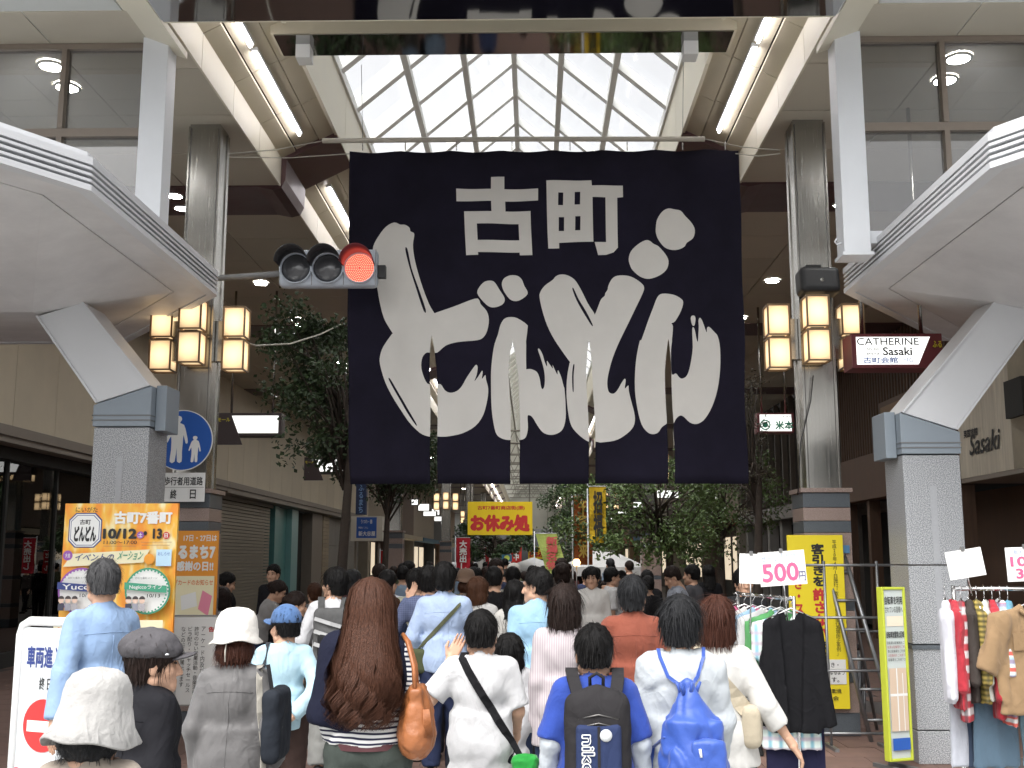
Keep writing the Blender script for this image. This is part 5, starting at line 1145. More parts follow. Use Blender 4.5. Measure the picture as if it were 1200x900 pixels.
def ribbons(V, F, n, length, seed, zmin=-.08, width=.0045, whorl=(0, -.045, .145), lift=.011, jit=.5, seg=5):
    rg = np.random.RandomState(seed); N = vnormals(V, F); ok = np.where((N[:, 2] > -.75))[0]; ids = rg.choice(ok, n)
    p = V[ids].copy() + N[ids] * .001; nn = N[ids].copy(); W = np.array(whorl); pts = [p.copy()]; dirs = []
    fl = p - W; ln_i = np.clip(np.minimum(length, (p[:, 2] - zmin) * 1.05), .012, None)[:, None]
    for k in range(seg):
        g = np.tile(np.array([0, -.15, -1.0]), (n, 1)); d = fl / (np.linalg.norm(fl, axis=1, keepdims=True) + 1e-6) * 1.0 + g * .7 + rg.randn(n, 3) * jit * (1 if k == 0 else .12) * np.array([1, 1, .5])
        if k: d = .6 * dirs[-1] + .4 * d
        d -= nn * (d * nn).sum(1, keepdims=True) * .95; d /= np.linalg.norm(d, axis=1, keepdims=True) + 1e-9
        dirs.append(d); p = p + d * (ln_i / seg) * rg.uniform(.75, 1.2, (n, 1)); 
        # keep on a rounded skull: bend the normal along
        c = np.array([0, -.016, .03]); q = p - c; q[:, 2] = np.maximum(q[:, 2], -.0); nn = .5 * nn + .5 * q / (np.linalg.norm(q, axis=1, keepdims=True) + 1e-9); nn /= np.linalg.norm(nn, axis=1, keepdims=True)
        p = p + nn * lift * (k / seg) * rg.uniform(0, 1.0, (n, 1)); pts.append(p.copy()); fl = p - W
    return strip(pts, dirs, nn, width, n, seg)
def strip(pts, dirs, nn, width, n, seg):
    Vs = []; 
    for k in range(seg + 1):
        d = dirs[min(k, seg - 1)]; sd_ = np.cross(d, nn); sd_ /= np.linalg.norm(sd_, axis=1, keepdims=True) + 1e-9; w_ = width * (1 - (k / seg) ** 2 * .85) * .5
        Vs += [pts[k] - sd_ * w_, pts[k] + sd_ * w_]
    V = np.stack(Vs, 1).reshape(-1, 3); m = 2 * (seg + 1); base = np.arange(n)[:, None] * m; F = []
    for k in range(seg): F.append(base + np.array([[2 * k, 2 * k + 1, 2 * k + 3, 2 * k + 2]]))
    return V, np.concatenate(F).astype(np.int64)
def long_hair(seed, L=.60, n=1500):
    rg = np.random.RandomState(seed); zs = np.array([.152, .14, .10, .03, -.06, -.14, -.24, -.34, -.46, -.56, -.62]) ; zs = np.where(zs < -.14, -.14 + (zs + .14) * (L - .14) / .48, zs)
    wx = np.array([.005, .048, .090, .110, .118, .128, .148, .156, .150, .125, .08]); wy = np.array([.005, .05, .095, .116, .112, .098, .078, .068, .064, .055, .03]); yc = np.array([-.02, -.02, -.016, -.02, -.04, -.085, -.135, -.168, -.180, -.180, -.175])
    def ringp(z, ph, r): return np.stack([np.interp(-z, -zs, wx) * r * np.sin(ph), np.interp(-z, -zs, yc) - np.interp(-z, -zs, wy) * r * np.cos(ph), z], -1)
    # closed core
    ph = np.linspace(-math.pi, math.pi, 37)[:-1]; rings = []
    for i, z in enumerate(np.linspace(zs[0], zs[-1] + .05, 34)):
        a = np.clip(ph, -2.0, 2.0) if z < .02 else (np.clip(ph, -2.5, 2.5) if z < .09 else ph); rings.append(ringp(np.full(36, z), a, .90 + .05 * np.sin(3 * ph + z * 9)))
    V = np.concatenate(rings); F = np.array([(i * 36 + k, i * 36 + (k + 1) % 36, (i + 1) * 36 + (k + 1) % 36, (i + 1) * 36 + k) for i in range(33) for k in range(36)])
    seg = 22; f = rg.uniform(-2.0, 2.0, n); r = rg.uniform(.90, 1.08, n); zt = rg.uniform(-.05, .15, n); ze = zs[-1] + rg.uniform(0, .22, n) ** 1.2; amp = rg.uniform(.3, 1.2, n); q = rg.uniform(0, 6.3, n); clump = np.round(f * 4) / 4; q = clump * 7 + rg.randn(n) * .5
    pts = []
    for k in range(seg + 1):
        t = k / seg; z = zt + (ze - zt) * t; lo = np.clip((-z - .16) / .3, 0, 1); ff = f + (clump - f) * .45 * lo
        p = ringp(z, ff, r); w_ = amp * lo ** 1.3; p[:, 0] += .042 * w_ * np.sin(z * 36 + q); p[:, 1] += .026 * w_ * np.cos(z * 42 + q) - .006 * lo; p[:, 0] += .005 * np.sin(z * 18 + q * 2); pts.append(p)
    dirs = [pts[k + 1] - pts[k] for k in range(seg)]; nn = np.stack([np.sin(f), -np.cos(f), 0 * f], -1)
    return joinVF([(V, F), strip(pts, dirs, nn, .007, n, seg)])
_hand = {}
def hand_mesh(res, curl):
    """left hand, wrist at origin, fingers along -z, palm facing +x (towards the thigh), thumb forward (+y)"""
    k = (res, curl)
    if k not in _hand:
        h = S(.012); h.cone((0, 0, .03), (0, 0, -.02), .026, .028, sy=1.1).box((0.002, .002, -.055), (.014, .040, .045), .013)
        for i, (y, ln) in enumerate(((.030, .072), (.010, .082), (-.010, .076), (-.029, .058))):
            a = np.array([.0, y, -.092]); b = a + np.array([math.sin(curl * .6), 0, -math.cos(curl * .6)]) * ln * .5; c = b + np.array([math.sin(curl * 1.5), 0, -math.cos(curl * 1.5)]) * ln * .55
            h.cone(a, b, .0092, .0085, k=.006).cone(b, c, .0085, .007, k=.004)
        h.cone((.004, .034, -.03), (.016, .058, -.062), .013, .0105, k=.01).cone((.016, .058, -.062), (.022, .060, -.092), .0105, .0085, k=.004)
        _hand[k] = h.mesh(res, 1)
    return _hand[k]
def align(d):
    """rotation taking -z to d"""
    d = Vector(d).normalized(); q = Vector((0, 0, -1)).rotation_difference(d); return np.array(q.to_matrix())
ARM = ((.028, -.03, -.285), (.030, .045, -.535))
def human(label, px=None, Y=0.0, H=1.70, face=0.0, x=None, build=1.0, female=False, hair='short', hcol=None, top=None, bottom=None, shoe=(.03, .03, .03), L=None, Rr=None, stride=.0, hyaw=0.0, hpitch=0.0, res=.014, group=None, seed=1, strands=0, eyes=True, hs=None, lean=0.0, curl=.35, strap_bvh=False, hairL=.6):
    s = H / 1.70; rg = random.Random(seed); hs = hs or (1.0 if s > .93 else .95)
    X = x if x is not None else at(px, 660, Y).x
    sw = (.140 if female else .154) * build * s; hw = (.098 if female else .088) * s; bw = build * s; dep = s * (.9 + .1 * build)
    top = dict(dict(mat=cloth((.5, .5, .5)), sleeve=1.0, hem=.90, loose=.018, flare=.0, collar=False, wr=.0028), **(top or {})); bottom = dict(dict(mat=cloth((.05, .06, .1)), loose=.02, kind='trousers'), **(bottom or {}))
    zsh, zhip = 1.378 * s, .92 * s
    sp_ = lambda z: np.array([0, lean * (z / s - .95), 0])       # forward lean of the trunk
    arms = {}
    for sd_, nm in ((-1, L), (1, Rr)):
        e, w_ = nm or ARM; S0 = np.array([sd_ * sw, -.01, zsh]) + sp_(zsh); m_ = np.array([sd_, 1, 1]) * s
        arms[sd_] = (S0, S0 + np.array(e) * m_, S0 + np.array(w_) * m_)
    legs = {}
    for sd_ in (-1, 1):
        y = sd_ * stride * s; legs[sd_] = (np.array([sd_ * hw, 0, zhip]), np.array([sd_ * hw * 1.05, y * .45 + .03 * abs(stride), .49 * s]), np.array([sd_ * hw * .95, y, .075 * s + (.05 * s if y < -.1 else 0)]))
    def torso(b, k, f=0):
        b.ell(sp_(1.27 * s) + [0, 0, 1.27 * s], (.140 * bw + k, .110 * dep + k, .20 * s)).ell((0, 0, 1.08 * s), (.124 * bw + k, .10 * dep + k, .17 * s)).ell((0, -.012, .94 * s), ((.155 if female else .145) * bw + k, .120 * dep + k, .13 * s))
        b.cone(sp_(zsh) + [-sw * .80, -.012, zsh - .012 * s], sp_(zsh) + [sw * .80, -.012, zsh - .012 * s], .047 * s + k * .6, .047 * s + k * .6, sy=.95).cone(sp_(zsh) + [0, -.02, zsh], sp_(zsh) + [0, -.022, zsh + .065 * s], .082 * s, .056 * s)
    # body, one continuous skin
    b = S(.035); torso(b, 0)
    for sd_ in (-1, 1):
        a0, a1, a2 = arms[sd_]; b.cone(a0, a1, .047 * s, .039 * s).cone(a1, a2, .039 * s, .027 * s)
        l0, l1, l2 = legs[sd_]; b.cone(l0, l1, .083 * s, .054 * s).cone(l1, l2, .054 * s, .038 * s).cone(l2 + [0, -.02, -.04 * s], l2 + [0, .14 * s, -.05 * s], .035 * s, .026 * s)
    parts = [b.mesh(max(res, .018))]
    hc = np.array([0, 0, H - .132 * hs]) + sp_(zsh) * 1.15 + [0, .015, 0]; HR = rotm(hyaw, hpitch)
    tohead = lambda V: (V * hs) @ HR.T + hc
    hv, hf = head_mesh(.006 if res < .013 else (.008 if res < .018 else .011)); parts.append((tohead(hv), hf))
    for sd_ in (-1, 1):
        a0, a1, a2 = arms[sd_]; V, F = hand_mesh(.0045 if res < .013 else .007, curl); V = V * np.array([-sd_, 1, 1]) * s * .98
        if sd_ > 0: F = F[:, ::-1]
        parts.append((V @ align(a2 - a1).T + a2, F))
    V, F = joinVF(parts); o = link('person', npmesh('person', V, F, M_skin, True), None, (X, Y, 0), (0, 0, face)); tag(o, label, 'person', group)
    # upper garment
    lo_ = top['loose'] * s; g = S(.03); torso(g, lo_)
    for sd_ in (-1, 1):
        a0, a1, a2 = arms[sd_]; sl = top['sleeve']; rr = .046 * s + lo_ * .6
        if sl > .5:
            t = (sl - .5) * 2; g.cone(a0 - [0, 0, .012], a1, rr - .004, rr * .92).cone(a1, a1 + (a2 - a1) * t, rr * .92, (.036 * s + lo_ * .7), flat1=True, k=.02)
        elif sl > 0: g.cone(a0 - [0, 0, .012], a0 + (a1 - a0) * (sl * 2), rr - .002, rr + .008, flat1=True)
    zh = top['hem'] * s; r0 = ((.156 if female else .146) * bw + lo_ + top['flare'], .124 * dep + lo_ + top['flare'] * .8); zt_ = 1.10 * s
    g.skirt(zh, zt_, r0, (.126 * bw + lo_, .104 * dep + lo_), k=.05); g.cut(lambda P: zh - P[..., 2] + .006 * np.sin(P[..., 0] * 30 + seed))
    nb = sp_(zsh) + np.array([0, -.012, zsh + .075 * s]); 
    if not top['collar']: g.cut(lambda P: .072 * s - np.sqrt((P[..., 0] / 1.15) ** 2 + (P[..., 1] - nb[1] - .012) ** 2 + (P[..., 2] - nb[2] - .0) ** 2))
    g.wrinkle(top['wr'] * 1.6, .11, seed, (1, 1, .6)); V, F = g.mesh(res); sh = link('shirt', npmesh('shirt', V, F, top['mat'], True), o); bv = BVHTree.FromPolygons(V.tolist(), F.tolist()) if (strap_bvh or (res < .013 and top['collar'])) else None
    if top['collar']:
        c = S(.01); n_ = 14; ring = [np.array([.072 * s * math.cos(a), nb[1] + .004 + .072 * s * math.sin(a), nb[2] - .022 * s + .012 * math.sin(a)]) for a in np.linspace(R(70), R(70) - 2 * math.pi + R(-(-40)), n_)]
        for i in range(n_ - 1): c.cone(ring[i] - [0, 0, .014], ring[i + 1] - [0, 0, .014], .012, .012).cone(ring[i] + [0, 0, .012], ring[i + 1] + [0, 0, .012], .008, .008)
        V2, F2 = c.mesh(.009); link('collar', npmesh('collar', V2, F2, top['mat'], True), o)
    if top.get('shell'):                             # a second layer thrown over the shoulders
        g = S(.03); torso(g, lo_ + .030); m2, cut0 = top['shell']; g.cut(lambda P: cut0 * s - P[..., 2] + .55 * np.maximum(0, P[..., 0] + .06) + .012 * np.sin(P[..., 0] * 22 + .5)); g.skirt(.95 * s, 1.2 * s, (.168 * bw + lo_, .135 * dep + lo_), (.155 * bw + lo_, .125 * dep + lo_)); g.wrinkle(.005, .12, seed + 3, (1, 1, .6))
        for sd_ in top.get('shell_arms', (-1,)):
            a0, a1, a2 = arms[sd_]; g.cone(a0, a1, .092 * s, .086 * s).cone(a1, a2, .086 * s, .066 * s, flat1=True)
        g.cut(lambda P: .078 * s - np.sqrt((P[..., 0] / 1.2) ** 2 + (P[..., 1] - nb[1] - .012) ** 2 + (P[..., 2] - nb[2]) ** 2)); V2, F2 = g.mesh(res); link('shawl', npmesh('shawl', V2, F2, m2, True), o)
    if top['collar'] and bv:                         # back yoke seam and centre pleat
        Pq = dict(bv=bv, zsh=zsh)
        for pts in ([back_pt(Pq, x_ * sw, zsh - .075 * s + .012 * math.cos(x_ * 1.5), .001) for x_ in np.linspace(-.92, .92, 15)], [back_pt(Pq, .004, z_ * s, .001) for z_ in np.linspace(1.30, top['hem'] + .04, 12)]):
            MB().tube(pts, .0022, 5).build('seam', top['mat'], o)
    # lower garment
    lb = bottom['loose'] * s; g = S(.03); g.ell((0, -.012, .95 * s), ((.160 if female else .152) * bw + lb * .6, .118 * dep + lb * .6, .13 * s)).ell((-.07 * s, -.05 * s, .90 * s), (.085 * s, .085 * s, .09 * s)).ell((.07 * s, -.05 * s, .90 * s), (.085 * s, .085 * s, .09 * s))
    for sd_ in (-1, 1):
        l0, l1, l2 = legs[sd_]; g.cone(l0, l1, .092 * s + lb, .062 * s + lb, k=.02).cone(l1, l2, .062 * s + lb, .050 * s + lb, flat1=True, k=.015)
    g.wrinkle(.006, .12, seed + 5, (1, 1, 1)); V, F = g.mesh(max(res, .014)); link('trousers', npmesh('trousers', V, F, bottom['mat'], True), o)
    for sd_ in (-1, 1):
        l2 = legs[sd_][2]; g = S(.02).cone(l2 + [0, -.03 * s, -.035 * s], l2 + [0, .15 * s, -.042 * s], .043 * s, .034 * s).box((l2[0], l2[1] + .055 * s, l2[2] - .064 * s), (.043 * s, .14 * s, .011 * s), .01); V, F = g.mesh(.014); link('shoe', npmesh('shoe', V, F, cloth(shoe), True), o)
    # hair
    hcol = hcol or H_blk
    if hair == 'long': V, F = long_hair(seed, hairL, 1900 if res < .013 else 500)
    elif hair:
        V, F = hair_sdf(hair, seed).mesh(.0075 if res < .013 else .010)
        if strands:
            ln = {'short': .055, 'shaggy': .10, 'bob': .15, 'bun': .07, 'under': .07, 'longback': .2}[hair]; V, F = joinVF([(V, F), ribbons(V, F, strands, ln, seed, {'short': -.058, 'shaggy': -.095, 'bob': -.16, 'bun': -.065, 'under': -.115, 'longback': -.4}[hair], width=.0042)])
    if hair: link('hair', npmesh('hair', tohead(V), F, hcol, True), o)
    if eyes:
        for sd_ in (-1, 1):
            e = MB().lathe([(.0, -.006), (.0065, -.003), (.0065, .003), (0, .006)], 10, closed=False).mesh('eye', M_eye); v_ = link('eye', e, o); v_.location = tohead(np.array([[sd_ * .031, .0885, .004]]))[0]
            bq = tohead(np.array([[sd_ * .018, .098, .024], [sd_ * .034, .096, .029], [sd_ * .048, .084, .024]])); MB().tube(bq.tolist(), [.003, .004, .002], 5).build('eyebrow', hcol, o)
    o['s'] = s
    return dict(o=o, s=s, bv=bv, hc=hc, HR=HR, hs=hs, tohead=tohead, arms=arms, X=X, Y=Y, face=face, sw=sw, zsh=zsh)

def worn(P, name, label, cat, group=None):
    return thing(name, label, cat, (P['X'], P['Y'], 0), P['face'], group)
def back_pt(P, x, z, off=.006, front=False):
    r = P['bv'].ray_cast(Vector((x, 1.0 if front else -1.0, z)), Vector((0, -1 if front else 1, 0)))
    return (r[0] + Vector((0, off if front else -off, 0))) if r[0] else Vector((x, -.1, z))
def top_pt(P, x, y, off=.006):
    r = P['bv'].ray_cast(Vector((x, y, 2.2)), Vector((0, 0, -1))); return (r[0] + Vector((0, 0, off))) if r[0] else Vector((x, y, P['zsh']))
def band(pts, width, th, m, name, parent, up=None):
    """flat strap along pts"""
    pts = [Vector(p) for p in pts]; V = []; F = []
    for i, p in enumerate(pts):
        t = (pts[min(i + 1, len(pts) - 1)] - pts[max(i - 1, 0)]).normalized()
        out = Vector((p.x * .6, p.y, 0)); out = (out - t * out.dot(t)); 
        if abs(t.y) > .6: out = Vector((0, 0, 1)) - t * t.z
        out = out.normalized() if out.length > 1e-6 else t.orthogonal(); sd_ = t.cross(out)
        V += [p - sd_ * width / 2, p + sd_ * width / 2, p + sd_ * width / 2 + out * th, p - sd_ * width / 2 + out * th]
    for i in range(len(pts) - 1):
        for e in range(4): F.append((i * 4 + e, i * 4 + (e + 1) % 4, i * 4 + 4 + (e + 1) % 4, i * 4 + 4 + e))
    F += [(3, 2, 1, 0), tuple(len(V) - 4 + k for k in range(4))]
    return link(name, npmesh(name, [tuple(v) for v in V], F, m), parent)
def bucket_hat(P, m, brim=.155, h=.115, z=.075, droop=.055, seed=0, band_m=None):
    t = link('hat', npmesh('hat', *(lambda V, F: (P['tohead'](V), F))(*hat_vf(brim, h, z, droop, seed)), m, True), P['o']); return t
def hat_vf(brim, h, z, droop, seed):
    prof = [(.0, h + .004), (.055, h - .003), (.086, h - .018), (.102, h - .045), (.109, h * .40), (.112, .012), (.116, .0), (brim * .82, -droop * .55), (brim, -droop), (brim - .003, -droop - .006), (brim * .8, -droop * .55 - .008), (.103, -.008), (.0, -.006)]
    n = 44; V = []; rg = random.Random(seed); ph = rg.uniform(0, 6)
    for i, (r, zz) in enumerate(prof):
        for k in range(n):
            a = 2 * math.pi * k / n; w_ = 1 + (.012 * math.sin(3 * a + ph) + .010 * math.sin(7 * a + ph * 2)) * (1 if i > 3 else .5); dz = (.010 * math.sin(2 * a + ph) + .006 * math.sin(5 * a)) * (r / brim if i in (7, 8, 9, 10) else 0) + (.003 * math.sin(4 * a + i)) * (i < 7)
            V.append((r * w_ * math.cos(a) * .95, r * w_ * math.sin(a) * 1.12 - .012, z + zz + dz))
    F = np.array([(i * n + k, i * n + (k + 1) % n, (i + 1) * n + (k + 1) % n, (i + 1) * n + k) for i in range(len(prof) - 1) for k in range(n)]); return np.array(V), F
def cap(P, m, puffy=False, visor=.085):
    g = S(.012)
    if puffy: g.ell((0, -.025, .075), (.118, .128, .082)).ell((0, .03, .06), (.10, .09, .05))
    else: g.ell((0, -.014, .050), (.098, .116, .108))
    g.cut(lambda P_: .030 - P_[..., 2] - .10 * (P_[..., 1]) * .3); g.box((0, .0, .033), (.01, .01, .004), .002); V, F = g.wrinkle(.004 if puffy else .0015, .06, 4).mesh(.008)
    link('cap_crown', npmesh('cap_crown', P['tohead'](V), F, m, True), P['o'])
    v2 = S(.0).ell((0, .112, .028), (.082, visor, .010), rot=rotm(0, R(12))); v2.cut(lambda P_: .07 - P_[..., 1]); V, F = v2.mesh(.007); link('cap_visor', npmesh('cap_visor', P['tohead'](V), F, m, True), P['o'])
    if puffy: MB().lathe([(.009, 0), (.007, .005), (0, .006)], 10, closed=False).build('button', M_white, P['o']).location = P['tohead'](np.array([[.10, .045, .045]]))[0]
JEAN = dict(mat=cloth((.035, .05, .10)), loose=.014); DARK = dict(mat=cloth((.02, .02, .024)), loose=.02)
near = dict(res=.0115)
# 1 nearest, white-grey bucket hat
P = human('nearest person in a pale grey crushed bucket hat and beige coat', 120, 3.45, 1.40, hair='under', hcol=H_salt, female=True, top=dict(mat=cloth((.42, .36, .30)), loose=.03), hyaw=R(-6), hpitch=R(-10), seed=11, strands=160, eyes=False, **near)
bucket_hat(P, cloth((.50, .49, .475), .7, .16), .156, .130, .052, .100, 2)
# 2 grey newsboy cap
P = human('woman in a grey newsboy cap and black jacket, face turned right', 183, 4.75, 1.47, face=R(-40), female=True, hair='shaggy', hcol=H_dkbr, top=dict(mat=cloth((.022, .022, .026)), loose=.035, collar=True), bottom=DARK, hyaw=R(-28), seed=12, strands=220, **near)
cap(P, cloth((.115, .11, .118), .6), puffy=True, visor=.07)
# 3 grey-haired man, denim shirt
human('grey-haired man in a light blue denim shirt walking left past the poster', 123, 6.5, 1.77, face=R(48), hair='short', hcol=H_grey, top=dict(mat=cloth((.29, .42, .64)), collar=True, loose=.03, hem=.80, flare=.01), bottom=dict(mat=cloth((.10, .10, .11))), L=((.08, -.07, -.27), (.13, -.10, -.50)), Rr=((.07, .05, -.28), (.08, .2, -.48)), stride=.22, hyaw=R(-12), seed=13, strands=500, **near)
# 4 white bucket hat, grey jacket
P4 = human('woman in a white bucket hat and shiny grey jacket', 281, 5.6, 1.485, female=True, hair='under', hcol=H_red, top=dict(mat=cloth((.16, .155, .155), .2, .12, .55), loose=.038, hem=.70, flare=.05, collar=True, wr=.0024), bottom=dict(mat=cloth((.2, .19, .18))), hyaw=R(-10), seed=14, strands=300, eyes=False, strap_bvh=True, L=((.06, -.05, -.27), (.05, .06, -.50)), Rr=((.08, -.06, -.26), (.07, .12, -.46)), **near)
bucket_hat(P4, mat('hat_white', (.74, .71, .66), .95, var=.06, vs=14, bump=.4, bs=45), .142, .118, .070, .050, 5)
hb = P4['tohead'](np.array([[.0, -.125, .05], [.003, -.150, -.02], [.004, -.150, -.075]])); MB().tube(hb.tolist(), .0035, 5).build('hat_cord', cloth((.7, .66, .58)), P4['o'])
t = worn(P4, 'tote_bag', 'dark tote bag with pale strap on the grey jacket shoulder', 'bag')
sp = [top_pt(P4, .115, .03), top_pt(P4, .125, -.03), back_pt(P4, .135, 1.20), back_pt(P4, .15, 1.05), back_pt(P4, .165, .88), back_pt(P4, .17, .72)]; band(sp, .030, .006, cloth((.50, .47, .41)), 'strap', t)
V, F = S(.02).box((.205, .02, .98), (.045, .15, .17), .035).wrinkle(.006, .12, 3).mesh(.014); link('bag_body', npmesh('bag_body', V, F, cloth((.03, .035, .045)), True), t); band([top_pt(P4, .13, -.045), Vector((.175, -.075, 1.27)), Vector((.205, -.08, 1.12))], .022, .006, cloth((.05, .05, .055)), 'strap', t)
# 5 blue cap man
P5 = human('short man in a blue cap and pale aqua shirt with hands behind his back', 336, 7.25, 1.47, face=R(8), hair='short', hcol=H_blk, top=dict(mat=cloth((.46, .66, .76)), loose=.026, hem=.84), bottom=dict(mat=cloth((.055, .035, .03))), L=((.07, -.10, -.26), (-.08, -.17, -.42)), Rr=((.10, -.13, -.25), (-.06, -.19, -.43)), hyaw=R(38), seed=15, strands=250, strap_bvh=True, **near)
cap(P5, cloth((.085, .17, .36)), visor=.10)
t = worn(P5, 'shoulder_bag', 'narrow dark shoulder bag on the aqua shirt', 'bag'); band([top_pt(P5, -.10, .0), top_pt(P5, -.10, -.05), back_pt(P5, -.12, 1.10), back_pt(P5, -.15, .95)], .035, .006, cloth((.05, .055, .065)), 'strap', t); V, F = S(.02).box((-.19, .02, .86), (.05, .13, .13), .03).mesh(.014); link('bag_body', npmesh('bag_body', V, F, cloth((.03, .035, .04)), True), t)
# 6 white shirt, grey backpack
P6 = human('man in a white dotted shirt with a grey and black backpack, looking left', 392, 9.5, 1.70, hair='shaggy', hcol=H_blk, top=dict(mat=cloth((.70, .70, .72)), loose=.026, hem=.86), bottom=dict(mat=cloth((.27, .27, .255)), loose=.03), hyaw=R(52), stride=.12, seed=16, strands=400, face=R(6), L=((.10, .0, -.27), (.12, .12, -.47)), **near)
def backpack(P, label, m1, m2, c, hx, hy, hz, strapm, seed=1, lid=None):
    t = worn(P, 'backpack', label, 'backpack'); s_ = S(.03).box((c[0], c[1], c[2]), (hx, hy, hz), .05).ell((c[0], c[1] - hy * .5, c[2] - hz * .25), (hx * .92, hy * .9, hz * .62)); V, F = s_.wrinkle(.004, .1, seed).mesh(.011); link('bag_body', npmesh('bag_body', V, F, m1, True), t)
    V, F = S(.02).box((c[0], c[1] - hy * .95, c[2] - hz * .35), (hx * .72, hy * .55, hz * .45), .03).wrinkle(.003, .08, seed).mesh(.010); link('front_pocket', npmesh('front_pocket', V, F, m2, True), t)
    for s2 in (-1, 1): band([(c[0] + s2 * .095, .02, P['zsh'] + .075), (c[0] + s2 * .10, -.04, P['zsh'] + .075), (c[0] + s2 * .092, -.115, P['zsh'] + .01), (c[0] + s2 * .085, c[1] + .0, c[2] + hz * .8)], .055, .012, strapm, 'strap', t)
    return t
t = backpack(P6, 'grey and black backpack on the white dotted shirt', cloth((.12, .12, .12)), cloth((.03, .03, .032)), (0, -.21, 1.16), .14, .075, .22, cloth((.10, .10, .10)))
for k in range(3): band([(-.13, -.285 - .01 * k, 1.30 - .1 * k), (0, -.31 - .01 * k, 1.26 - .1 * k), (.13, -.285 - .01 * k, 1.22 - .1 * k)], .03, .006, mat('reflective_trim', (.4, .4, .4), .3), 'trim_band', t)
# 7 long brown hair
P7 = human('woman with very long wavy brown hair, striped top and navy cardigan', 436, 5.25, 1.68, female=True, hair='long', hcol=hairmat('chestnut', (.060, .026, .016), .38), top=dict(mat=stripes('navy_white_stripe', (.02, .022, .05), (.74, .74, .73), 2, 46, .42, .05, warp=.02), loose=.024, hem=.965, sleeve=1.0, shell=(cloth((.016, .018, .036)), 1.04), shell_arms=(-1,)), bottom=dict(mat=cloth((.075, .09, .08)), loose=.016), seed=17, eyes=False, strap_bvh=True, build=1.0, hairL=.52, L=((.05, -.02, -.28), (.02, .14, -.46)), Rr=((.07, .0, -.27), (.05, .18, -.42)), **near)
bt = MB().lathe([(.181, 0), (.183, .03)], 40, closed=False); q = bt.build('belt', mat('belt_brown', (.09, .03, .035), .5, var=.2), P7['o']); q.location = (0, -.012, .935); q.scale = (.90, .80, 1)
for s_ in (-1, 1): bx('hip_pocket', cloth((.065, .08, .07)), P7['o'], s_ * .05, s_ * .135, -.152, -.142, .845, .865)
t = worn(P7, 'leather_handbag', 'tan leather slouch handbag on the striped sleeve', 'handbag')
V, F = S(.03).ell((.225, -.06, 1.06), (.075, .12, .15)).ell((.225, -.06, .99), (.085, .135, .10)).box((.225, -.06, 1.19), (.03, .10, .02), .015).wrinkle(.006, .05, 7, (1, 1, .2)).mesh(.010); LT = mat('tan_leather', (.30, .105, .035), .45, var=.25, vs=9, bump=.35, bs=40); link('bag_body', npmesh('bag_body', V, F, LT, True), t)
for dy in (-.10, .02): MB().tube([(.225, -.06 + dy * .9, 1.19), (.215, -.055 + dy * .7, 1.30), (.18, -.02 + dy * .4, 1.40), (.15, .0, 1.435)], .010, 8).build('handle', LT, t)
for k in range(7): MB().tube([(.265 + .004 * k, -.165, 1.12), (.27 + .006 * k, -.175 + .004 * k, 1.0)], .0035, 4).build('tassel', LT, t)
# 8 blue shirt man with sling bag
P8 = human('man in a light blue shirt and jeans with an olive sling bag', 521, 9.4, 1.745, hair='shaggy', hcol=H_blk, top=dict(mat=cloth((.40, .50, .70)), loose=.032, hem=.84, collar=True), bottom=dict(mat=cloth((.026, .034, .075)), loose=.02), seed=18, strands=420, stride=.1, strap_bvh=True, eyes=False, L=((.09, .0, -.27), (.08, .10, -.48)), Rr=((.05, .04, -.28), (.02, .22, -.42)), build=1.06, res=.0125)
t = worn(P8, 'sling_bag', 'olive green sling bag across the light blue shirt', 'bag'); OL = cloth((.075, .085, .045)); pts = [top_pt(P8, .12, .0)] + [back_pt(P8, .13 - .34 * k / 7, 1.40 - .36 * k / 7) for k in range(8)]; band(pts, .032, .006, cloth((.10, .105, .06)), 'strap', t); c = pts[-1]; V, F = S(.02).box((c.x - .02, c.y - .03, c.z - .09), (.13, .055, .10), .035).mesh(.012); link('bag_body', npmesh('bag_body', V, F, OL, True), t)
# 9 boy in white tee
P9 = human('boy in a plain white T-shirt with one hand raised to his ear', 564, 6.05, 1.50, hair='short', hcol=H_blk, top=dict(mat=cloth((.66, .66, .67)), sleeve=.44, loose=.034, hem=.70, flare=.012, wr=.004), bottom=dict(mat=cloth((.02, .021, .03))), L=((.14, -.02, -.19), (.03, .10, .03)), Rr=((.06, .02, -.26), (.05, .17, -.42)), seed=19, strands=500, strap_bvh=True, eyes=False, build=1.05, **near)
t = worn(P9, 'green_pouch', 'bright green pouch on a black strap across the white T-shirt', 'bag'); pts = [top_pt(P9, -.085, .02)] + [back_pt(P9, -.095 + .30 * k / 8, 1.26 - .48 * k / 8) for k in range(9)]; band(pts, .042, .006, cloth((.015, .015, .017)), 'strap', t); c = pts[-1]
V, F = S(.02).box((c.x + .03, c.y - .02, c.z - .07), (.065, .045, .075), .03).wrinkle(.008, .06, 9).mesh(.009); link('bag_body', npmesh('bag_body', V, F, cloth((.02, .30, .045)), True), t)
# 10 small girl
human('small girl with straight black hair in a white top beside the boy', 597, 7.4, 1.29, female=True, hair='bob', hcol=H_blk, top=dict(mat=cloth((.66, .66, .68)), loose=.03, hem=.62), bottom=JEAN, seed=20, strands=350, eyes=False, hs=.93, res=.0125)
# 11 light blue shirt, profile left
human('man in a light blue shirt with his head turned left', 629, 8.5, 1.705, hair='short', hcol=H_blk, top=dict(mat=cloth((.32, .52, .70)), collar=True, loose=.028, hem=.84), bottom=DARK, seed=21, strands=420, hyaw=R(62), face=R(4), **near)
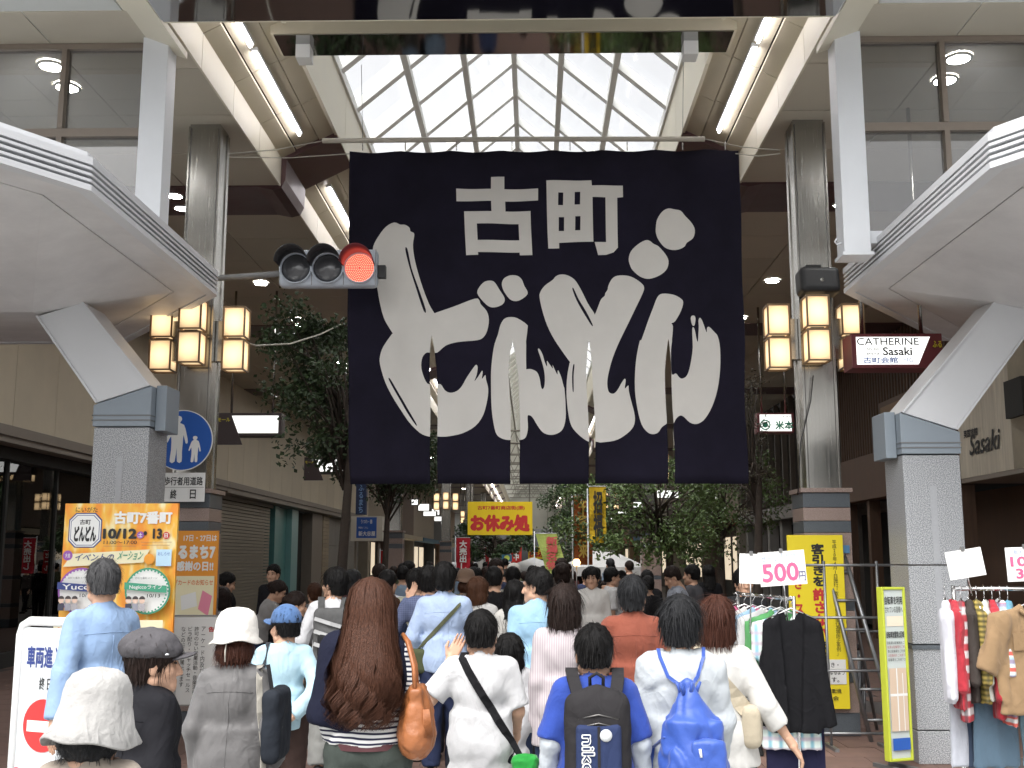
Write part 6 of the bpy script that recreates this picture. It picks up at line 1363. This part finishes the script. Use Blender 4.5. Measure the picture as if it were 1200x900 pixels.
# 12 striped cardigan
human('woman with a dark brown bob and a long mauve-striped cardigan', 661, 7.0, 1.615, female=True, hair='bob', hcol=H_dkbr, top=dict(mat=stripes('mauve_pinstripe', (.30, .25, .27), (.48, .44, .45), 0, 95, .45, .12), loose=.035, hem=.70, flare=.025), bottom=JEAN, seed=22, strands=450, eyes=False, **near)
# 13 boy with backpack
P13 = human('boy in a royal blue T-shirt over white sleeves carrying a dark backpack', 695, 5.2, 1.475, hair='short', hcol=H_blk, top=dict(mat=cloth((.032, .075, .38)), sleeve=.46, loose=.040, hem=.66, flare=.03), bottom=JEAN, L=((.07, -.02, -.27), (.10, .06, -.50)), Rr=((.07, -.02, -.27), (.10, .06, -.50)), seed=23, strands=550, eyes=False, build=1.04, **near)
for sd_ in (-1, 1):
    a0, a1, a2 = P13['arms'][sd_]; g = S(.02).cone(a0 + (a1 - a0) * .5, a1, .050, .046).cone(a1, a1 + (a2 - a1) * .93, .046, .034, flat1=True).wrinkle(.006, .07, 3); V, F = g.mesh(.011); link('undersleeve', npmesh('undersleeve', V, F, cloth((.62, .67, .72)), True), P13['o'])
t = worn(P13, 'backpack', 'charcoal and navy school backpack with white lettering on the boy in blue', 'backpack'); CH = cloth((.035, .033, .035)); NV = cloth((.035, .05, .12)); zc = .99
V, F = S(.03).box((0, -.215, zc), (.142, .075, .225), .07).ell((0, -.235, zc + .08), (.13, .07, .17)).wrinkle(.003, .1, 2).mesh(.010); link('bag_body', npmesh('bag_body', V, F, CH, True), t)
V, F = S(.0).box((0, -.292, zc - .05), (.098, .022, .145), .02).mesh(.009); link('front_pocket', npmesh('front_pocket', V, F, NV, True), t); bx('pocket_divider', CH, t, -.006, .006, -.316, -.313, zc - .185, zc + .085)
for z in (zc + .135, zc + .10): MB().tube([(-.085, -.296, z - .02), (0, -.312, z), (.085, -.296, z - .02)], .0035, 6).build('zip', M_steeldk, t)
l = lettering(t, 'nike', 0, .165, 0, .058, I_('white'), 0, .05); l.rotation_euler = (0, R(90), 0); l.location = (-.075, -.3185, zc + .055)
l = lettering(t, 'nike', 0, .157, .006, .052, NV, -.0022, .0); l.rotation_euler = (0, R(90), 0); l.location = (-.075, -.3185, zc + .051)
MB().lathe([(.026, 0), (.026, .003), (0, .003)], 24, (.03, -.3145, zc + .05), 'y').build('badge', I_((.5, .52, .53)), t).scale = (1, 1, 1)
for s2 in (-1, 1): band([(s2 * .10, .05, P13['zsh'] + .07), (s2 * .105, -.02, P13['zsh'] + .085), (s2 * .10, -.10, P13['zsh'] + .05), (s2 * .085, -.17, zc + .20)], .055, .013, CH, 'strap', t)
MB().tube([(-.028, -.17, zc + .22), (-.03, -.18, zc + .275), (0, -.185, zc + .295), (.03, -.18, zc + .275), (.028, -.17, zc + .22)], .008, 8).build('grab_handle', CH, t)
# 14 rust shirt
human('dark-haired man in a rust red shirt', 741, 7.6, 1.66, hair='shaggy', hcol=H_salt, top=dict(mat=cloth((.27, .075, .045)), collar=True, loose=.032, hem=.82), bottom=DARK, seed=24, strands=420, eyes=False, hyaw=R(-10), build=1.05, **near)
# 15 drawstring bag
P15 = human('person in a pale grey sweatshirt with a blue drawstring bag', 795, 5.35, 1.60, hair='shaggy', hcol=H_salt, top=dict(mat=cloth((.56, .60, .63)), loose=.034, hem=.80, wr=.006), bottom=JEAN, seed=25, strands=600, eyes=False, strap_bvh=True, build=1.0, face=R(-4), L=((.04, -.01, -.28), (.03, .10, -.50)), Rr=((.04, .02, -.28), (.02, .18, -.46)), **near)
t = worn(P15, 'drawstring_bag', 'bright blue drawstring sports bag on the grey sweatshirt', 'bag'); BL = mat('blue_nylon', (.026, .075, .34), .5, var=.12, vs=6, bump=.5, bs=18, sheen=.2); BD = mat('navy_nylon', (.018, .035, .18), .5, var=.12, vs=6, bump=.5, bs=18)
g = S(.04).skirt(.84, 1.06, (.135, .09), (.115, .075), (.03, -.22)).cone((.03, -.20, 1.06), (.02, -.18, 1.20), .10, .035, sy=.7).ell((.03, -.23, .87), (.14, .09, .10)); V, F = g.wrinkle(.011, .09, 5, (1, 1, .25)).mesh(.010); link('bag_body', npmesh('bag_body', V, F, BL, True), t)
V, F = S(.02).box((.095, -.30, .90), (.075, .025, .10), .022).wrinkle(.004, .08, 2).mesh(.009); link('front_pocket', npmesh('front_pocket', V, F, BL, True), t)
MB().tube([(.055, -.328, .965), (.06, -.332, .93)], .006, 6).build('zip_pull', I_('white'), t)
l = lettering(t, '▲', .10, .125, .81, .83, I_('white'), -.327, 0)
for s2 in (-1, 1): band([top_pt(P15, s2 * .10, .03), top_pt(P15, s2 * .105, -.03), back_pt(P15, s2 * .10, 1.33, .004), back_pt(P15, s2 * .065, 1.25, .01), Vector((.02, -.19, 1.19))], .016, .006, BL, 'cord', t)
band([Vector((-.09, -.26, 1.0)), back_pt(P15, -.14, .93, .012), back_pt(P15, -.15, .84, .012)], .016, .006, BL, 'cord', t)
for a in range(6): MB().tube([(.02 + .03 * math.cos(a), -.19 + .02 * math.sin(a), 1.18), (.02 + .055 * math.cos(a), -.19 + .035 * math.sin(a), 1.235)], [.012, .006], 6).build('gathered_neck', BL, t)
# 16 woman in white with reddish hair
P16 = human('woman with red-brown bobbed hair in a white blouse, right arm swinging', 838, 6.05, 1.575, female=True, hair='bob', hcol=H_red, top=dict(mat=cloth((.70, .69, .66)), sleeve=.78, loose=.036, hem=.78, flare=.03), bottom=JEAN, seed=26, strands=550, eyes=False, strap_bvh=True, face=R(-14), Rr=((.12, -.06, -.26), (.25, -.02, -.46)), L=((.05, .05, -.28), (.0, .2, -.44)), curl=.5, **near)
t = worn(P16, 'sling_bag', 'cream canvas sling bag slung across the white blouse', 'bag'); CB = cloth((.55, .48, .36)); band([top_pt(P16, -.09, .0)] + [back_pt(P16, -.10 + .24 * k / 7, 1.31 - .30 * k / 7) for k in range(8)], .085, .010, CB, 'strap', t); V, F = S(.02).box((.17, -.03, .93), (.05, .11, .11), .04).mesh(.013); link('bag_body', npmesh('bag_body', V, F, CB, True), t)

# ------------------------------------------------------------------ people further in
mid = dict(res=.018)
TP = lambda c, **k: dict(dict(mat=cloth(c), loose=.03), **k)
human('woman in a black jacket looking down by the left shop', 266, 14.6, 1.60, face=R(-60), female=True, hair='bun', top=TP((.018, .018, .02)), bottom=DARK, seed=31, hpitch=R(-20), strands=120, **mid)
human('woman in a striped top standing behind the orange sale poster', 262, 12.6, 1.46, face=R(20), female=True, hair='bob', hcol=H_dkbr, top=dict(mat=stripes('grey_stripe', (.2, .24, .3), (.6, .6, .6), 2, 40, .5)), bottom=JEAN, seed=32, strands=120, **mid)
human('woman in a grey sweater bending forward to the right', 303, 13.4, 1.52, face=R(-75), female=True, hair='bun', hcol=H_dkbr, top=TP((.34, .33, .32)), bottom=JEAN, seed=33, lean=.45, hpitch=R(-25), L=((.05, .15, -.24), (.03, .38, -.34)), Rr=((.05, .15, -.24), (.03, .38, -.34)), strands=120, **mid)
human('man in black with a yellow bib by the left shop', 321, 15.5, 1.70, face=R(170), hair='short', top=TP((.02, .02, .025)), bottom=DARK, seed=34, strands=120, **mid)
human('woman with tied dark hair between the blue cap and the white dotted shirt', 347, 11.0, 1.46, face=R(-70), female=True, hair='bun', hcol=H_dkbr, top=TP((.03, .03, .035)), bottom=DARK, seed=35, hpitch=R(-10), strands=120, **mid)
human('black-haired man in a white collared shirt with a dark strap', 455, 11.6, 1.66, hair='short', top=TP((.6, .6, .66), collar=True), bottom=DARK, seed=36, hyaw=R(-25), strands=160, **mid)
human('child with brown hair in front of the white collared shirt', 459, 10.6, 1.42, hair='bob', hcol=H_br, top=TP((.05, .07, .14)), bottom=DARK, seed=37, female=True, strands=160, **mid)
human('man in a pale olive shirt behind the raised hand', 487, 11.0, 1.68, hair='short', top=TP((.36, .36, .29)), bottom=DARK, seed=38, strands=160, **mid)
P_ = human('person in a navy checked shirt raising one hand with a finger up', 502, 10.3, 1.71, hair='shaggy', top=dict(mat=stripes('navy_check', (.05, .065, .13), (.10, .12, .20), 0, 60, .4, .1, second=(2, 60, .4, (.14, .16, .26))), loose=.03), bottom=DARK, seed=39, L=((.14, .05, -.22), (.03, .12, .02)), strands=200, res=.015)
human('woman with brown hair and a white collar in mid crowd', 561, 10.9, 1.60, female=True, hair='bob', hcol=H_br, top=TP((.66, .65, .63), collar=True), bottom=DARK, seed=40, strands=160, hyaw=R(-30), **mid)
human('man in a black T-shirt seen between the blue shirts', 579, 12.0, 1.69, hair='short', top=TP((.012, .012, .014), sleeve=.42), bottom=DARK, seed=41, strands=160, **mid)
human('man in a light grey shirt walking ahead of the black T-shirt', 601, 13.6, 1.68, hair='short', top=TP((.42, .41, .37)), bottom=DARK, seed=42, strands=160, **mid)
human('woman with long straight black hair and a pale top', 604, 10.2, 1.58, female=True, hair='longback', top=TP((.62, .60, .56)), bottom=DARK, seed=43, strands=200, hyaw=R(-20), **mid)
Ph = human('person in a brown brimmed hat in mid crowd', 546, 13.2, 1.62, female=True, hair='under', hcol=H_br, top=TP((.3, .24, .2)), bottom=DARK, seed=44, eyes=False, **mid); bucket_hat(Ph, cloth((.25, .16, .11)), .15, .11, .07, .03, 8)
Ph = human('person in a small white hat far down the middle', 602, 19.5, 1.66, hair='under', top=TP((.5, .5, .5)), bottom=DARK, seed=45, eyes=False, **mid); bucket_hat(Ph, cloth((.7, .68, .62)), .14, .11, .07, .03, 9)
human('man in a white shirt standing facing the camera by the stall', 693, 13.6, 1.68, face=R(175), hair='shaggy', top=TP((.80, .78, .74), collar=True, hem=.95), bottom=dict(mat=cloth((.02, .02, .024))), seed=46, strands=160, **mid)
human('person in a white short-sleeved shirt partly hidden beside the stall', 716, 15.4, 1.66, face=R(-80), hair='short', top=TP((.62, .62, .62), sleeve=.45), bottom=DARK, seed=47, strands=120, **mid)
human('man with thinning hair in a grey-blue shirt bending left below the tree', 802, 14.2, 1.68, face=R(100), hair='short', hcol=H_dkbr, top=TP((.34, .37, .43), collar=True), bottom=DARK, seed=48, lean=.3, hpitch=R(-25), strands=120, **mid)
human('man standing right behind the bending grey-blue shirt', 811, 14.9, 1.70, face=R(60), hair='short', top=TP((.10, .10, .11)), bottom=DARK, seed=49, strands=120, **mid)
human('long-haired woman in black walking away on the right', 830, 17.5, 1.68, female=True, hair='longback', top=TP((.012, .012, .013), hem=.7), bottom=DARK, seed=50, **mid)
human('person in black standing below the right tree', 758, 15.8, 1.62, hair='short', top=TP((.02, .02, .022)), bottom=DARK, seed=51, **mid)
human('young man peering over the first clothes rack', 871, 10.75, 1.69, face=R(172), hair='shaggy', top=TP((.03, .03, .035)), bottom=DARK, seed=52, strands=200, hyaw=R(10), res=.014)
human('man in a black jacket with yellow trim by the left column', 479, 17.5, 1.74, face=R(-70), hair='short', top=TP((.03, .03, .03)), bottom=DARK, seed=53, strands=120, **mid)
# the packed crowd behind: shared figures with their own clothes
far_ = dict(res=.024, eyes=False)
protos = [human('proto', x=0, Y=0, H=1.70, hair='short', seed=61, **far_), human('proto', x=0, Y=0, H=1.62, female=True, hair='bob', seed=62, **far_), human('proto', x=0, Y=0, H=1.66, hair='shaggy', seed=63, stride=.15, **far_), human('proto', x=0, Y=0, H=1.60, female=True, hair='longback', seed=64, **far_)]
kinds = ['short-haired man', 'bobbed woman', 'shaggy-haired man', 'long-haired woman']
cn = [((.02, .02, .022), 'black'), ((.5, .5, .5), 'white'), ((.22, .22, .23), 'grey'), ((.05, .07, .16), 'navy'), ((.32, .26, .2), 'beige'), ((.14, .05, .05), 'dark red'), ((.25, .34, .45), 'pale blue'), ((.09, .10, .06), 'olive'), ((.06, .05, .045), 'brown')]
rgc = random.Random(99); spots = []; tries = 0
while len(spots) < 84 and tries < 9000:
    tries += 1; Y = 12.5 + 34 * rgc.random() ** 1.25; x = rgc.uniform(-3.0, 2.6) if Y > 15 else rgc.uniform(-2.4, .9)
    if all((x - a) ** 2 + ((Y - b) * .6) ** 2 > .30 for a, b in spots): spots.append((x, Y))
spots.sort(key=lambda q: q[1]); first = [True] * 4
def rowname(Y): return 'behind the front walkers' if Y < 17 else ('mid crowd' if Y < 24 else ('deep in the crowd' if Y < 32 else 'at the far back'))
seen_ = set(); hn_ = {H_blk: 'black', H_dkbr: 'dark brown', H_br: 'brown', H_salt: 'greying'}
for i, (x, Y) in enumerate(spots):
    k = rgc.randrange(4); src = protos[k]['o']; (c, nm) = cn[rgc.randrange(len(cn))]; hc_ = rgc.choice([H_blk, H_blk, H_blk, H_dkbr, H_dkbr, H_br, H_salt])
    if first[k]: o = src; kids = list(src.children); first[k] = False
    else:
        o = src.copy(); C.objects.link(o); kids = []
        for ch in src.children: d = ch.copy(); C.objects.link(d); d.parent = o; kids.append(d)
    o.location = (x, Y, 0); sc_ = rgc.uniform(.88, 1.06); o.scale = (sc_,) * 3; o.rotation_euler = (0, 0, R(rgc.uniform(-35, 35)) if rgc.random() < .72 else R(180 + rgc.uniform(-40, 40)))
    sd_ = 'on the left' if x < -1.2 else ('on the right' if x > .9 else 'in the centre')
    for c2, n2 in [(c, nm)] + cn:                 # no two of the crowd dressed alike in the same spot
        lab = '%s with %s hair in %s, %s %s' % (kinds[k], hn_[hc_], n2, rowname(Y), sd_)
        if lab not in seen_: c, nm = c2, n2; break
    seen_.add(lab); tag(o, lab, 'person', 'packed crowd under the banner')
    for d in kids:
        n_ = d.name.split('.')[0]; m_ = cloth(c) if n_ in ('shirt', 'collar') else (hc_ if n_ == 'hair' else (cloth(rgc.choice([(.02, .02, .025), (.04, .05, .1), (.15, .14, .12)])) if n_ == 'trousers' else None))
        if m_: d.material_slots[0].link = 'OBJECT'; d.material_slots[0].material = m_
# ================================================================== CLOTHES RACKS ON THE RIGHT
M_chr = mat('chrome', (.6, .6, .6), .15, metal=1, var=0)
def garment(name, label, loc, rz, m, length=.66, width=.23, sleeve=.5, thick=.035, sl_w=.05, open_front=None, seed=1, cat='shirt', spread=.10, hanger=True, rack=None):
    """a garment on its hanger, hook at origin, shoulders along local x"""
    t = thing(name, label, cat, loc, rz, rack); g = S(.03); z0 = -.10
    g.cone((-width * .78, 0, z0 - .07), (-.05, 0, z0), .035, .030, sy=.8).cone((.05, 0, z0), (width * .78, 0, z0 - .07), .030, .035, sy=.8)
    g.skirt(z0 - length, z0 - .05, (width * .95, thick * 1.3), (width * .9, thick))
    for s_ in (-1, 1):
        a = np.array([s_ * width * .85, 0, z0 - .09]); b = a + np.array([s_ * spread, .0, -sleeve]); g.cone(a, b, sl_w, sl_w * .85, sy=.75, flat1=True)
    g.cut(lambda P: .055 - np.sqrt((P[..., 0]) ** 2 + (P[..., 1] + .0) ** 2 + (P[..., 2] - z0 - .03) ** 2))
    if open_front: g.cut(lambda P: np.where(P[..., 1] < .0, open_front * (1 + 1.2 * (P[..., 2] - z0 + length) / length) * .5 - np.abs(P[..., 0]), -1))
    V, F = g.wrinkle(.007, .07, seed, (1, 1, .10)).mesh(.012); link('cloth', npmesh('cloth', V, F, m, True), t)
    if hanger: MB().tube([(-.17, 0, z0 - .035), (0, 0, z0 + .04), (.17, 0, z0 - .035)], .006, 6).build('hanger', M_chr, t); MB().tube([(0, 0, z0 + .04), (0, 0, -.03), (.018, 0, 0), (.0, 0, .022), (-.015, 0, .008)], .003, 5).build('hook', M_chr, t)
    return t
def rack(label, loc, rz, L, H):
    t = thing('clothes_rack', label, 'clothes rack', loc, rz)
    MB().tube([(-L / 2, 0, H), (L / 2, 0, H)], .014, 8).build('rail', M_chr, t)
    for e in (-1, 1): MB().tube([(e * L / 2, 0, .04), (e * L / 2, 0, H + .02)], .014, 8).build('post', M_chr, t); MB().tube([(e * L / 2, -.25, .03), (e * L / 2, .25, .03)], .016, 8).build('foot', M_chr, t)
    MB().tube([(-L / 2, 0, .12), (L / 2, 0, .12)], .010, 8).build('lower_rail', M_chr, t)
    return t
# first rack: rail runs away from the camera, black cardigan in front
Y1 = 8.0; c1 = at(925, 720, Y1)
rack('chrome clothes rack with a black cardigan at its front end', (c1.x - .05, Y1 + .62, 0), R(97), 1.3, 1.50)
z1 = 1.50
garment('cardigan', 'long black open cardigan facing out at the end of the first rack', (c1.x, Y1 - .06, z1), R(-6), cloth((.012, .012, .014)), .80, .165, .66, .032, .048, .075, 3, 'cardigan', .10)
garment('plaid_tunic', 'pale blue plaid tunic hanging below the black cardigan', (c1.x - .02, Y1 + .02, z1 - .02), R(-4), stripes('pale_plaid', (.22, .42, .50), (.62, .70, .66), 0, 14, .35, .1, second=(2, 14, .35, (.45, .3, .4))), .90, .20, .2, .03, .05, None, 4, 'tunic', .03)
bx('skirt_panel', cloth((.02, .02, .05)), thing('navy_skirt', 'dark navy skirt under the plaid tunic on the first rack', 'skirt', (c1.x + .02, Y1 + .06, 0)), -.2, .2, -.02, .02, .34, .62)
for k, (c, nm) in enumerate([((.10, .34, .12), 'green'), ((.65, .66, .66), 'white'), ((.30, .46, .60), 'light blue'), ((.62, .60, .58), 'off-white'), ((.45, .10, .20), 'pink'), ((.05, .05, .06), 'charcoal')]):
    garment('hanging_shirt', '%s shirt tucked behind the black cardigan on the first rack' % nm, (c1.x - .035 - .04 * k, Y1 + .12 + .13 * k, z1), R(-4 + 8 * math.sin(k * 3)), cloth(c), .62, .215, .36, .028, .05, None, 10 + k, 'shirt', .05, rack='shirts on the first rack')
def card(name, label, p0, p1, Y, tilt, texts, pole_to=None, parent=None):
    a, b = at(*p0, Y), at(*p1, Y); w_, h_ = b.x - a.x, a.z - b.z; t = thing(name, label, 'price card', ((a.x + b.x) / 2, Y, (a.z + b.z) / 2)); t.rotation_euler = (0, tilt, 0)
    bx('card', I_('white'), t, -w_ / 2, w_ / 2, 0, .004, -h_ / 2, h_ / 2)
    for (s_, u0, u1, v0, v1, c, bd) in texts: lettering(t, s_, -w_ / 2 + u0 * w_, -w_ / 2 + u1 * w_, h_ / 2 - v1 * h_, h_ / 2 - v0 * h_, I_(c), -.003, bd)
    bx('clip', M_chr, t, -.012, .012, -.006, .01, h_ / 2 - .01, h_ / 2 + .02); MB().tube([(0, .012, h_ / 2), (0, .012, -h_ / 2 - (pole_to or .35))], .006, 6).build('stem', M_chr, t); return t
PK = (.72, .10, .22)
card('price_card', 'white card reading 500 yen in red above the first rack', (889, 646), (945, 686), Y1 - .02, R(-4), [('セール', .06, .40, .10, .28, (.35, .42, .7), .01), ('お買得品', .48, .92, .06, .18, (.35, .42, .7), 0), ('500', .05, .84, .34, .88, PK, .025), ('円', .84, .98, .62, .90, (.1, .1, .2), .01)])
card('price_card', 'blank white card left of the 500 yen card', (866, 649), (894, 684), Y1 + .05, R(2), [])
# second rack: rail across, garments edge-on, camel shirt facing out
Y2 = 7.6; c2 = at(1165, 690, Y2); z2 = c2.z + .0
rack('second clothes rack crowded with shirts at the right edge', (at(1104, 690, Y2).x + .65, Y2, 0), 0, 1.15, z2)
x0 = at(1104, 690, Y2).x
it = [((.66, .66, .72), 'white long-sleeved', .62, .50), ((.42, .03, .045), 'scarlet', .66, .45), (stripes('red_plaid', (.35, .05, .06), (.50, .45, .45), 2, 11, .5, .06, second=(1, 16, .4, (.05, .05, .06))), 'red and grey plaid', .74, .45), ((.06, .05, .045), 'dark patterned', .62, .4), (stripes('gold_print', (.12, .10, .03), (.40, .30, .08), 2, 30, .5, .2, second=(1, 22, .5, (.03, .03, .03))), 'gold and brown printed', .62, .4), ((.55, .56, .50), 'pale cream', .60, .4), ((.45, .025, .04), 'red', .72, .5), (stripes('multi', (.5, .1, .08), (.55, .56, .55), 2, 20, .5, .06, second=(2, 9, .4, (.1, .3, .45))), 'multicoloured striped', .76, .35), ((.12, .33, .45), 'teal blue', .55, .3)]
for k, (c, nm, ln, sv) in enumerate(it):
    m_ = cloth(c) if isinstance(c, tuple) else c
    garment('hanging_shirt', '%s shirt hanging on the second rack' % nm, (x0 + .012 + .052 * k, Y2 - .01, z2), R(72 + 6 * math.sin(k * 2.1)), m_, ln, .21, sv, .03, .05, None, 20 + k, 'shirt', .05, rack='shirts on the second rack')
garment('camel_shirt', 'camel short-sleeved button shirt facing out on the second rack', (x0 + .47, Y2 - .22, z2 - .02), R(8), cloth((.33, .215, .115)), .66, .235, .30, .035, .075, None, 41, 'shirt', .12)
cs = bpy.data.objects['camel_shirt']; V, F = S(.01).cone((-.075, -.035, -.115), (-.012, -.06, -.16), .016, .012).cone((.075, -.035, -.115), (.012, -.06, -.16), .016, .012).mesh(.008); link('collar', npmesh('collar', V, F, cloth((.33, .215, .115)), True), cs); bx('placket', cloth((.31, .20, .105)), cs, -.016, .016, -.057, -.052, -.74, -.17); bx('chest_pocket', cloth((.31, .20, .105)), cs, -.15, -.05, -.052, -.046, -.36, -.25)
for k in range(4): MB().lathe([(.006, 0), (.0, .002)], 8, (0, -.058, -.24 - .12 * k), 'y', closed=False).build('button', I_((.2, .12, .07)), cs)
for k, (c, nm, dx) in enumerate([((.10, .16, .22), 'faded blue denim', .30), ((.50, .52, .58), 'pale grey', .05), ((.05, .07, .11), 'dark denim', .14), ((.17, .27, .33), 'light washed denim', .62)]):
    t = thing('hanging_trousers', '%s trousers hanging below the second rack shirts' % nm, 'trousers', (x0 + dx, Y2 - .02 + .015 * k, z2 - .52), R(12), 'trousers on the second rack')
    g = S(.02).skirt(-.62, .02, (.17 if k in (0, 3) else .06, .03), (.14 if k in (0, 3) else .05, .025)); V, F = g.wrinkle(.006, .09, 60 + k, (1, 1, .08)).mesh(.013); link('cloth', npmesh('cloth', V, F, cloth(c), True), t)
card('price_card', 'tilted blank white card above the second rack', (1109, 644), (1154, 677), Y2 - .03, R(-9), [], .12)
card('price_card', 'white card with pink prices 100 and 30 at the right edge', (1178, 641), (1226, 681), Y2 - .05, R(-2), [('古着お買得品', .06, .90, .07, .2, (.3, .35, .6), 0), ('100', .10, .80, .27, .56, PK, .03), ('300', .22, .92, .62, .92, PK, .03)], .12)
